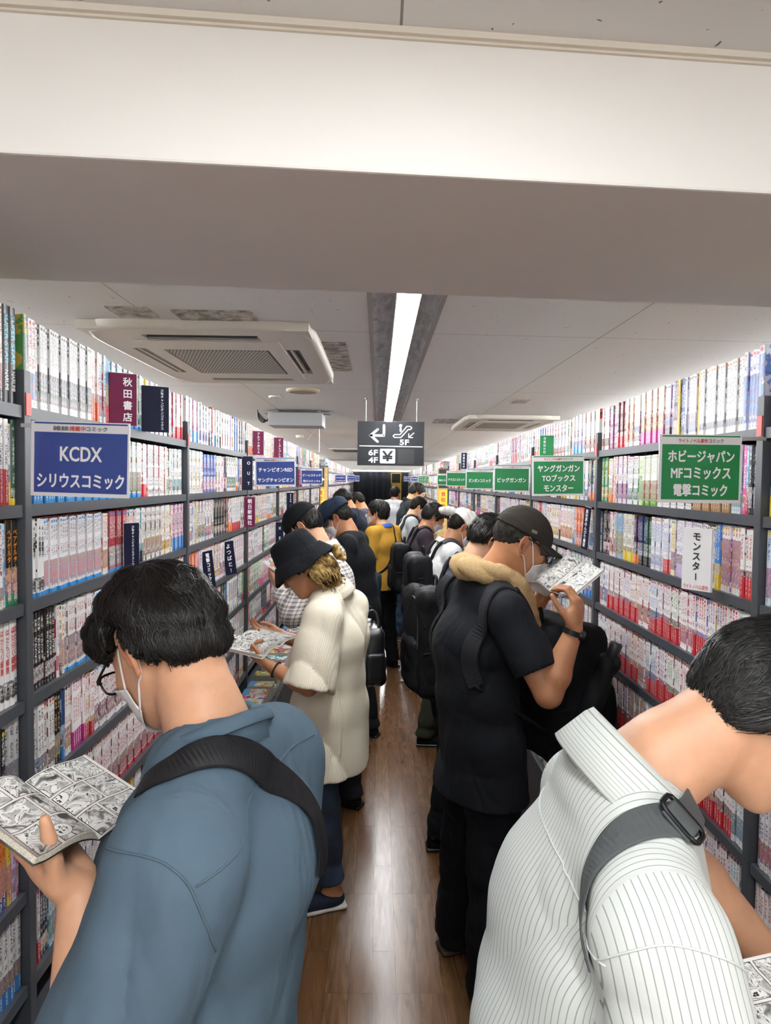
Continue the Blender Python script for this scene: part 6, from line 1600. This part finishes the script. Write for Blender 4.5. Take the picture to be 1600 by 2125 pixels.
ART = ['c85a78', '4a7ab8', 'd8a030', '5a9a5a', '8a5aa8', 'c83c30', '3aa0b0', 'd87aa0', '7a5a40', 'e0c040', '303848']; BAND = ['c01c2c', 'c01c2c', '2a78c0', 'e0c030', 'd84a90', '2c2c34', '58a0d8', 'e87a30']
def st(base=None, ink=None, art=None, ah=None, band=None, bh=None, t=None, h=None, title=None, logo=None):
    r = RB_
    return dict(base=base or r.choice(WH), ink=ink or r.choice(INK), art=art or r.choice(ART), ah=r.choice([0, .28, .34, .42]) if ah is None else ah, band=band or r.choice(BAND),
                bh=(r.uniform(.14, .32) if r.random() < .24 else 0) if bh is None else bh, t=t or r.uniform(.0135, .0185), h=h or r.uniform(.168, .180), seed=r.random(), title=title)
def rnd_style():
    r = RB_; k = r.random()
    if k < .72: return st()
    if k < .80: return st(base=r.choice(['23242a', '1b2a48', '341c22', '1f3a30']), ink='e6e0d0')
    if k < .90: return st(base=r.choice(['e9c9d4', 'c9dcea', 'e8e0a8', 'd2c8e4', 'cfe4cc', 'e0c8a8']))
    return st(base=r.choice(['c8344a', 'd8b020', '3a6ab0', '3a8a58', 'd87040', '8a3a78']), ink='f4f0e4')
W0 = 'f0f0ee'
# runs of volumes that stand out in the photograph: (how many, style); bays counted from the viewer
SPEC = {
 ('L', 0, 0): [(2, st('15171a', '15171a', '15171a', 0, '15171a', 0, .022, .200, title=[('SUPER STAR', '38b4cc', .66, .5, True), ('NARUMI', 'd8d8d8', .24, .2, True)])), (1, st('eadfd0', '8c4a40', 'b04a50', .4, t=.012, h=.2)), (2, st('15171a', '15171a', '15171a', 0, '15171a', 0, .022, .200, title=[('SUPER STAR', 'e0a030', .66, .5, True), ('NARUMI', 'd8d8d8', .24, .2, True)])), (20, st('2a2a2e', 'd0d0d0', h=.19))],
 ('L', 0, 1): [(1, st('1f4a38', 'd8e0d0', '2a6a48', .2, 'e0c030', .08, .014, .178)), (1, st(W0, '8a5aa8', '4a9a5a', .5, t=.016)), (5, st('f2efee', '3a3034', '1a1a1c', .30, 'b8202c', .42, .017, .178)), (4, st('b8202c', 'f0e8e8', '1a1a1c', .3, t=.02)), (20, st())],
 ('L', 0, 2): [(2, st('17120e', '17120e', 'd88a28', .45, '1f7a48', .14, .0215, .178, title=[('ベアゲルター', 'e8902a', .66, .46, False), ('沙村広明', 'e6d0d8', .16, .2, False)])), (1, st('dfe8ee', '3a8ac8', '3a9ad8', .7, t=.016)), (1, st('efece6', 'a0605a', '90703a', .25, t=.02)), (1, st('f4eef0', '2a2a2e', 'e46aa8', .36, 'e858a8', .3, .022)), (20, st())],
 ('L', 0, 3): [(9, st('f3f1ee', 'f3f1ee', '3a3034', .30, 'c4202a', .0, .0175, .178, title=[('はたらく細胞', 'c23a40', .66, .52, False), ('清水茜', '3a3034', .16, .15, False)])), (20, st(W0, 'c23a40'))],
 ('L', 0, 4): [(3, st('c9c9c8', '2a2a2c', '5a6068', .5, t=.018)), (3, st('1c1d20', 'e4e4e4', '3a4a3a', .3, t=.02)), (20, st('18191c', 'd8d8d8', '2a3a4a', .4))],
 ('L', 0, 5): [(1, st('c04a80', 'f0e0e8', 'c87a90', .4, t=.018)), (1, st('c8b8d0', '5a3a78', 'b04a80', .4)), (1, st('d8c048', 'b03028', 'd07030', .5)), (2, st('d8803a', '8c2a20', 'd8603a', .6, '2a3a78', .2, .02)), (1, st('b83a3a', 'f0d0c8', 'c85a50', .5)), (20, st('c84a5a', 'f0e0e0', h=.172))],
 ('L', 0, 6): [(20, st('ecebe9', '2c2c30', '8a3a48', .4, t=.018)), (10, st())],
 ('L', 1, 0): [(1, st('c9b458', '3a4a8a', '5a9a58', .8, h=.2, t=.02)), (2, st('efeeea', 'b04048', '4a7ab8', .4, h=.196)), (20, st('eeedeb', '8a8a8c', '50505a', .45, '2c2c30', 0, .0145, .19)), (3, st('efe8e6', 'b06a58', 'c86a30', .4, 'd8602c', .28, h=.19)), (3, st('d8e2e8', '2a4a6a', 'c03a48', .4, h=.188)), (2, st('6a9ac0', '2a3a5a', 'd8b060', .6, h=.185)), (8, st('cfe0ee', '5a8ab8', t=.013, h=.18)), (12, st('d6dcd4', '1f2a2e', '3a6a60', .3, '2a78c0', .08, .013, .176)), (4, st('e6d848', '3a3020', 'c83a40', .35, h=.172)), (14, st('f2f0f0', 'b03a48', '3a3a78', .35, 'c8304a', 0, .0135, .172))],
 ('L', 1, 1): [(6, st('20386e', 'e8e8f0', '2a5aa0', .3, '2a88cc', .12)), (14, st('eceaf0', '8a3a58', 'b05a90', .35, '2a90d4', .12, .0145, .174)), (4, st('f0eeee', 'c03a40', '20202a', .55, '2a90d4', .1, .0145, .174)), (26, st('f1f0ee', '3a3a3e', '8a7a30', .46, '2a90d4', .075, .0138, .174)), (4, st('f2f0ee', '3a6ab0', 'c02030', .2, 'd02838', .24, .0145, .172)), (8, st())],
 ('L', 1, 2): [(1, st('5f9a48', '14180f', '4a7a38', .3, '2a90d4', .05, .016, .176)), (4, st('f1f1ee', 'f1f1ee', '2a2a2e', .24, '2a90d4', .05, .0165, .176, title=[('AIの遺電子', '1a1a1c', .70, .40, False), ('山田胡瓜', '3a3a3e', .14, .14, False)])), (23, st('f0eef0', '8a8a94', 'd8888c', .44, '2a90d4', .05, .0145, .174)), (3, st('f0ecea', 'c04a50', 'c8a050', .4, t=.014)), (10, st('a82c36', 'f0e8e8', '3a3a40', .42, '2a90d4', .05, .0145, .174)), (5, st('efe6e2', 'b83a40', '3a6a4a', .5, '2a90d4', .05, .0145, .172)), (4, st()), (14, st('e8e6e0', '1e1e20', 'b87a40', .42, '2a2a2c', .0, .0135, .172))],
 ('L', 1, 3): [(1, st('141414', 'd8a030', 'c87a28', .6, t=.014, h=.178)), (7, st('17171a', 'e4e2dc', '4a3020', .3, '17171a', 0, .0175, .176)), (1, st('efecea', 'b03a78', 'c02838', .3)), (1, st('f0e8d0', '2a6a90', 'd8a060', .6)), (1, st('f4ecd0', 'c83a38', 'd8a860', .5)), (10, st('eceae8', 'a83a48', '6a6a70', .5, '2a90d4', .05, .0155, .174)), (30, st(W0, '3a3a40'))],
 ('L', 1, 4): [(2, st('3a5a98', 'd8c060', 'b06a30', .4)), (3, st('f0eeea', '2a2a2e', '6a8ab0', .3, t=.016)), (3, st('edeae6', '1c1c1e', '8a3a40', .3)), (2, st('18181a', 'c8a860', '6a5a30', .4, t=.018)), (1, st('2c4a78', '1a2a48', 'a0b8d0', .5)), (2, st('f1efed', 'c08a50', 'a0402c', .4)), (5, st('f4f2f2', 'b83a40', 'c8a0a8', .1, 'b81c80', .26, .016)), (4, st('f4f2f2', 'b83a40', 'e0c030', .3, 'b81c2c', .22)), (30, st('f1efee', 'b83a40', '50505a', .4))],
 ('L', 1, 5): [(6, st('efeeec', '1e1e22', 'a02a36', .4)), (12, st('f1efed', '9a2a38', '7a6a58', .45)), (40, st('f1efed', 'b0303c', '8a3a48', .4, 'b8202c', .08))],
 ('R', 0, 0): [(10, st('d0d8e4', '4a5a8a', h=.18))],
 ('R', 0, 1): [(3, st('20304a', '20304a', '3a5a8a', .4, 'e4c41c', .26, .021, .178, title=[('暴食のベルセルク', 'e4c41c', .68, .5, False), ('滝乃大祐', '2a2a20', .15, .18, False)])), (20, st('24344e', 'e4c41c'))],
 ('R', 0, 2): [(2, st('d8e4ee', '4a6aa8', 'c86a90', .5, t=.02)), (2, st('6aa0d4', 'f0f0f4', '4a5ac0', .5, t=.02)), (20, st('b83a78', 'f0e0ea'))],
 ('R', 0, 3): [(20, st('f1eff0', '8a3a90'))], ('R', 0, 4): [(20, st())], ('R', 0, 5): [(20, st('efeeec', '3a3a8a', 'c83c30', .4))], ('R', 0, 6): [(20, st('f1efee', 'c03a40'))],
 ('R', 1, 0): [(1, st('dfe6f2', '6a78b8', '7a9ad8', .9, h=.2, t=.024)), (4, st('e4e6f0', '3a4a9a', '6a8ad8', .7, h=.196, t=.017)), (15, st('f2f2f2', '6a6a70', '8a8a90', .2, h=.19, t=.0158)), (1, st('d8ae3c', 'f0e8d0', 'c89020', .4, 'e0b428', .35, h=.19)), (5, st('eeeef2', '6a6a90', '9a8ab8', .4, h=.186)), (2, st('2a4a80', 'e0e0e8', h=.186)), (1, st('d8bc30', '6a5a20', h=.186)), (2, st('4a2038', 'e0d0d8', h=.184)), (4, st('eae6f0', 'c86a90', '4a4a90', .5, h=.182)), (14, st('ecdfd2', 'c08a60', 'b06a40', .55, 'cc4a9a', .24, .0145, .182)), (4, st('f0eeec', 'b06a40', '3a4a8a', .4, h=.178)), (5, st('efece8', 'c05a3a', 'c87a40', .5, h=.178)), (6, st('5a2432', 'e8d0c8', 'b83a50', .35, h=.176, t=.014))],
 ('R', 1, 1): [(1, st('efedea', '6a6a70', '8a8a90', .6, t=.024)), (2, st('2a2a2e', 'd8d8d8', '8a8a90', .4, t=.016)), (1, st('58b8dc', 'f0f0f0')), (1, st('d858a0', 'f0f0f0')), (4, st('d8e4e8', '5a8a9a', '9ac0cc', .3)), (14, st('f0eeec', '7a6a58', 'a8845c', .3, 'a8845c', .24, .0155, .174)), (11, st('f2f2f2', '3a3a3e', '1e1e20', .46, '1e1e20', 0, .0148, .174)), (6, st('f1efee', 'b83a48', '6a3a40', .42, '2a6ac0', .0, .0148, .172)), (8, st('eef0e4', '6a8a40', 'b06a50', .5, '6aa040', .1, .015, .172)), (3, st('d8e4c0', '6a9a48', '7aa858', .6, h=.172)), (6, st())],
 ('R', 1, 2): [(1, st('efefed', '8a8a90', 'a0a0a8', .4, t=.03)), (3, st('f4f3f1', 'b05a50', '5a3a38', .4, 'c42a34', .3, .018, .176)), (6, st('eceaea', 'c86a30', 'a05a90', .8, 'd8a030', .0, .017, .176)), (2, st('4a8ad8', 'f0f0e0', 'e0b030', .4, t=.016)), (3, st('e8e0d0', '4a5a98', 'd86a40', .4)), (6, st('eeeaf2', '6a5a88', '5a4a58', .45, 'a09a9c', .0, .0155, .174)), (7, st('f0eef2', '9a8ab8', '8a5a78', .40, 'c8b4e0', .24, .0155, .174)), (2, st('f0e8c8', 'b08a48', t=.016)), (4, st('f0eff2', '5a78b8', 'c0402c', .2, 'c8404a', .26, .0155, .174)), (6, st('f0eff2', '5a78b8', 'd8e0f0', .3, 'e07a3a', .0, .0155, .174)), (3, st('1f4a3a', 'd8e8d0', '1a2a20', .45, '18201c', .2, .0145, .172)), (5, st('1c2a52', 'c8d4f0', '2a1a30', .45, '14141c', .2, .0145, .172)), (3, st('3a1c40', 'e0c8e8', '1a141c', .45, t=.0145)), (7, st('f0eeea', '6a5a40', 'c8a040', .30, 'e4cc30', .2, .0145, .172)), (6, st('a8c4dc', '3a4a78', 'c8b858', .6, t=.014))],
}
for k in (3, 4, 5, 6):
    SPEC[('R', 1, k)] = [(5, st('f4f2f1', c, a, .42, 'c01c28', b, .0165, .174)) for c, a, b in zip(['3a9ab0', 'b83a50', '7a3a90', 'b83a48', 'c04a60', '5a8a48', 'b04a90', '3a6ab0', 'b83a48', 'c86a30', '8a3a90', 'b83a48', 'b04a60', '4a5a8a', 'c03a58'], ['8a8a90', '3a3a40', 'c8a040', '5a6ac0', 'b05a78', '8a4a50', '6a6a70', '3a3a48', 'a06a48', 'c87a40', '8a3a48', '5a3a40', 'a08090', '6a5a80', 'b04050'], [.0, .26, .3, .34, 0, .3, .36, .28, 0, .3, .32, .34, .3, 0, .3])]
_al = {}
def fill(side, y0, y1, row, spec, rev):
    """books of one shelf: list of (y, thickness, height, lean, style)"""
    out = []; y = y1 - .006 if rev else y0 + .001; r = RB_
    seq = []
    for n, s in (spec or []): seq += [s] * n
    cur, left = None, 0
    while True:
        if seq: s = seq.pop(0)
        else:
            if left <= 0: cur, left = rnd_style(), r.choice([1, 1, 2, 3, 4, 6, 9, 13])
            s = cur; left -= 1
        t = s['t'] * r.uniform(.94, 1.06)
        if (y - t < y0) if rev else (y + t > y1 - .006): break
        c = y - t / 2 if rev else y + t / 2
        out.append((c, t, s['h'] + r.uniform(-.0015, .0015), s)); y += -t - .0004 if rev else t + .0004
    return out
BOOKS = []
for side, ups in (('L', LU), ('R', RU)):
    for b in range(7):
        for row in range(7):
            bs = fill(side, ups[b] + .028, ups[b + 1], row, SPEC.get((side, b, row)), b == 0)
            for i, q in enumerate(bs): BOOKS.append((side, b, row, i) + q)
    for row in range(7):
        for i, q in enumerate(fill(side, B2[0] + .03, B2[1] - .01, row, None, False)): BOOKS.append((side, 9, row, i) + q)

D_ = .118
def book_shape(side, t, h, depth_off, lean=0.0):
    """local vertices, faces, per-face kind (0 spine, 1 front), uv; origin at the foot of the spine"""
    s = -1 if side == 'L' else 1; e = min(.0025, t * .2)
    prof = [(D_, -t / 2), (e, -t / 2), (e * .3, -t / 2 + e * .3), (0, -t / 2 + e), (0, t / 2 - e), (e * .3, t / 2 - e * .3), (e, t / 2), (D_, t / 2)]
    V = []; U_ = []
    for z, v in ((0, 0), (h, 1)):
        for d, w_ in prof: V.append((s * d, w_, z)); U_.append(((w_ / t + .5) if side == 'L' else (.5 - w_ / t), v))
    return V, U_
def attrs_faces(me, styles):
    n = len(me.polygons)
    for k in ('base', 'ink', 'art', 'band'):
        a = me.attributes.new(k, 'FLOAT_COLOR', 'FACE'); a.data.foreach_set('color', np.array([(*hx(s[k]), 1) for s in styles], np.float32).ravel())
    a = me.attributes.new('par', 'FLOAT_COLOR', 'FACE'); a.data.foreach_set('color', np.array([(s['seed'], s['ah'], s['bh'], s['asp'] / 20) for s in styles], np.float32).ravel())
def place(bk):
    side, b, row, i, y, t, h, s = bk
    sg = -1 if side == 'L' else 1; xf = (LX if side == 'L' else RXF) + sg * (.010 + .006 * ((i * 37 + row * 11) % 7) / 7); z = (ZL0 if side == 'L' else ZR0) - PITCH * row
    return sg, A(xf, y, z)
# which comics show largest: size in the picture, tested for what stands in front
bpy.context.view_layer.update(); dg = bpy.context.evaluated_depsgraph_get()
def proj(p):
    q = np.asarray(p) - CAM; zc = q @ _f
    return 800 + F * (q @ _r) / zc, 1062.5 - F * (q @ _u) / zc, zc
cand = []
for k, bk in enumerate(BOOKS):
    side, b, row, i, y, t, h, s = bk
    if b > 3 or y < 1.2: continue
    sg, o = place(bk)
    x0, y0, zc = proj(o + A(0, 0, h * .5)); xa = proj(o + A(0, -t / 2, h * .5))[0]; xb = proj(o + A(0, t / 2, h * .5))[0]
    if zc < .3 or not (2 < x0 < 1598) or not (5 < y0 < 2120): continue
    area = abs(xb - xa) * F * h / zc; vis = 0
    for fz in (.12, .5, .88):
        p = o + A(-sg * .002, 0, h * fz); d = p - CAM; L = np.linalg.norm(d)
        hit = sc.ray_cast(dg, Vector(CAM), Vector(d / L), distance=L - .004)[0]; vis += not hit
    if vis >= 1: cand.append((area * (vis / 3) ** .5, k))
cand.sort(reverse=True)
CHOSEN = [k for a, k in cand[:300]]
_cn = {}
def colname(hexs):
    r, g_, b = [int(hexs[i:i + 2], 16) for i in (0, 2, 4)]; mx, mn = max(r, g_, b), min(r, g_, b)
    if mx - mn < 28: return 'white' if mn > 215 else 'pale grey' if mn > 160 else 'grey' if mn > 80 else 'black'
    if mx < 60: return 'black'
    import colorsys
    h, l, s = colorsys.rgb_to_hls(r / 255, g_ / 255, b / 255); h *= 360
    nm = 'red' if h < 14 or h > 345 else 'orange' if h < 38 else 'yellow' if h < 66 else 'green' if h < 165 else 'light blue' if h < 205 and l > .5 else 'blue' if h < 255 else 'purple' if h < 295 else 'pink'
    if nm == 'orange' and l < .45: nm = 'brown'
    if nm == 'red' and l > .7: nm = 'pink'
    return ('pale ' if l > .8 and nm not in ('light blue',) else 'dark ' if l < .25 else '') + nm
def ordn(n): return f"{n}{'th' if 10 <= n % 100 <= 20 else {1: 'st', 2: 'nd', 3: 'rd'}.get(n % 10, 'th')}"
_rw = ['top', 'second', 'third', 'fourth', 'fifth', 'sixth', 'seventh']
def label_of(bk):
    side, b, row, i, y, t, h, s = bk
    look = colname(s['base']) + ' comic' + (f" with {colname(s['band'])} lower band" if s['bh'] > .1 else f" with {colname(s['art'])} picture" if s['ah'] > .25 else '')
    up = {0: 'before the nearest upright', 1: 'past the nearest upright', 2: 'past the second upright', 3: 'past the third upright'}[b]
    return f"{look}, {ordn(i + 1)} {up}, {_rw[row]} shelf, {'blue' if side == 'L' else 'green'}-signed side"
_tm = {}
def tmat(c):
    if c not in _tm: _tm[c] = plain('ink_' + c, hx(c), .3)
    return _tm[c]
chosen = set(CHOSEN)
for k in CHOSEN:
    bk = BOOKS[k]; side, b, row, i, y, t, h, s = bk; sg, o = place(bk)
    V, U_ = book_shape(side, t, h, 0); n = len(V) // 2
    Fc = [(j, j + 1, n + j + 1, n + j) if side == 'R' else (j + 1, j, n + j, n + j + 1) for j in range(n - 1)]
    uv_f = []
    me = rawmesh('comic_book', V, Fc)
    l = me.uv_layers.new(name='uv'); arr = []
    for j, f in enumerate(Fc):
        for vi in f:
            if j in (0, n - 2): d = abs(V[vi][0]) / D_; arr.append((d, V[vi][2] / h))
            else: arr.append(U_[vi])
    l.data.foreach_set('uv', np.array(arr, np.float32).ravel())
    me.polygons.foreach_set('material_index', np.array([1 if j in (0, n - 2) else 0 for j in range(n - 1)], np.int32))
    me.polygons.foreach_set('use_smooth', np.array([0 < j < n - 2 for j in range(n - 1)], bool))
    st_ = dict(s, asp=h / t); attrs_faces(me, [st_] * len(Fc))
    o_ = link('comic_book', me, [M_SPINE, M_FRONT]); o_.location = Vector(o)
    tag(o_, label_of(bk), 'comic book', 'comics on the ' + ('blue' if side == 'L' else 'green') + '-signed shelves')
    mb = MB(); a, c_ = sg * .002, sg * (D_ - .001); mb.box((min(a, c_), -t / 2 + .0006, .0015), (max(a, c_), t / 2 - .0006, h - .0022))
    p = mb.build('page_block', M_EDGE); p.parent = o_
    if s['title']:
        for txt, col, vc, hf, rt in s['title']:
            mb = MB(); ey = A(0, 1, 0) * (1 if side == 'L' else -1)
            if rt: put_text(mb, txt, .014, A(0, 0, h * vc), A(0, 0, -1), ey, .03, fit=(h * hf, t * .62), off=.0006)
            else: put_text(mb, txt, .014, A(0, 0, h * vc), ey, A(0, 0, 1), .03, vertical=True, fit=(t * .66, h * hf), off=.0006)
            q = mb.build('title_lettering', tmat(col)); q.parent = o_
# the rest of the comics
V_all, F_all, UV_all, M_all, S_all = [], [], [], [], []
for k, bk in enumerate(BOOKS):
    if k in chosen: continue
    side, b, row, i, y, t, h, s = bk
    sg, o = place(bk); z0 = len(V_all); st_ = dict(s, asp=h / t)
    e = min(.002, t * .18); d1 = D_ if b < 4 else .05
    pr = [(d1, -t / 2), (e, -t / 2), (0, -t / 2 + e), (0, t / 2 - e), (e, t / 2), (d1, t / 2)]
    for z in (0, h):
        for d, w_ in pr: V_all.append((o[0] + sg * d, o[1] + w_, o[2] + z))
    fs = [(j, j + 1, 7 + j, 6 + j) for j in range(5)]
    for j, f in enumerate(fs):
        f = f if side == 'R' else f[::-1]
        F_all.append(tuple(z0 + q for q in f)); S_all.append(st_); M_all.append(1 if j in (0, 4) else 0)
        for q in f:
            w_ = pr[q % 6][1]; v = 1 if q > 5 else 0
            UV_all.append((pr[q % 6][0] / D_, v) if j in (0, 4) else ((w_ / t + .5) if side == 'L' else .5 - w_ / t, v))
    f = [0, 1, 2, 3, 4, 5]; z1 = len(V_all)
    for d, w_ in pr: V_all.append((o[0] + sg * max(d, .002), o[1] + w_ * .9, o[2] + h - .002))
    F_all.append(tuple(z1 + q for q in (f if side == 'L' else f[::-1]))); S_all.append(st_); M_all.append(2); UV_all += [(0, 0)] * 6
# face-up comics on the low ledges
for side in 'LR':
    sg = -1 if side == 'L' else 1; xf = LX if side == 'L' else RXF; y = .9
    y = 2.1 if side == 'R' else 1.7
    while y < 8.9:
        s = rnd_style(); n = RB_.randint(2, 6); t = .016 * n; st_ = dict(s, asp=10); z0 = len(V_all); a = RB_.uniform(-.04, .04)
        for z in (LEDGE + .0005, LEDGE + t):
            for dx, dy in ((-.155, 0), (-.015, 0), (-.015, .108), (-.155, .108)): V_all.append((xf + sg * (dx + a * dy), y + dy + a * dx * .3, z))
        for f, m in (((0, 1, 5, 4), 2), ((1, 2, 6, 5), 2), ((2, 3, 7, 6), 2), ((3, 0, 4, 7), 2), ((4, 5, 6, 7), 1)):
            F_all.append(tuple(z0 + q for q in f)); S_all.append(st_); M_all.append(m); UV_all += [(0, 1), (0, 0), (1, 0), (1, 1)]
        y += RB_.choice([.113, .113, .12, .15])
me = bpy.data.meshes.new('comic_books'); me.from_pydata(V_all, [], F_all)
l = me.uv_layers.new(name='uv'); l.data.foreach_set('uv', np.array(UV_all, np.float32).ravel())
me.polygons.foreach_set('material_index', np.array(M_all, np.int32)); attrs_faces(me, S_all)
tag(link('shelved_comics', me, [M_SPINE, M_FRONT, M_EDGE]), 'remaining rows of white-spined comics filling the shelves far down both sides', 'comic books', kind='stuff')
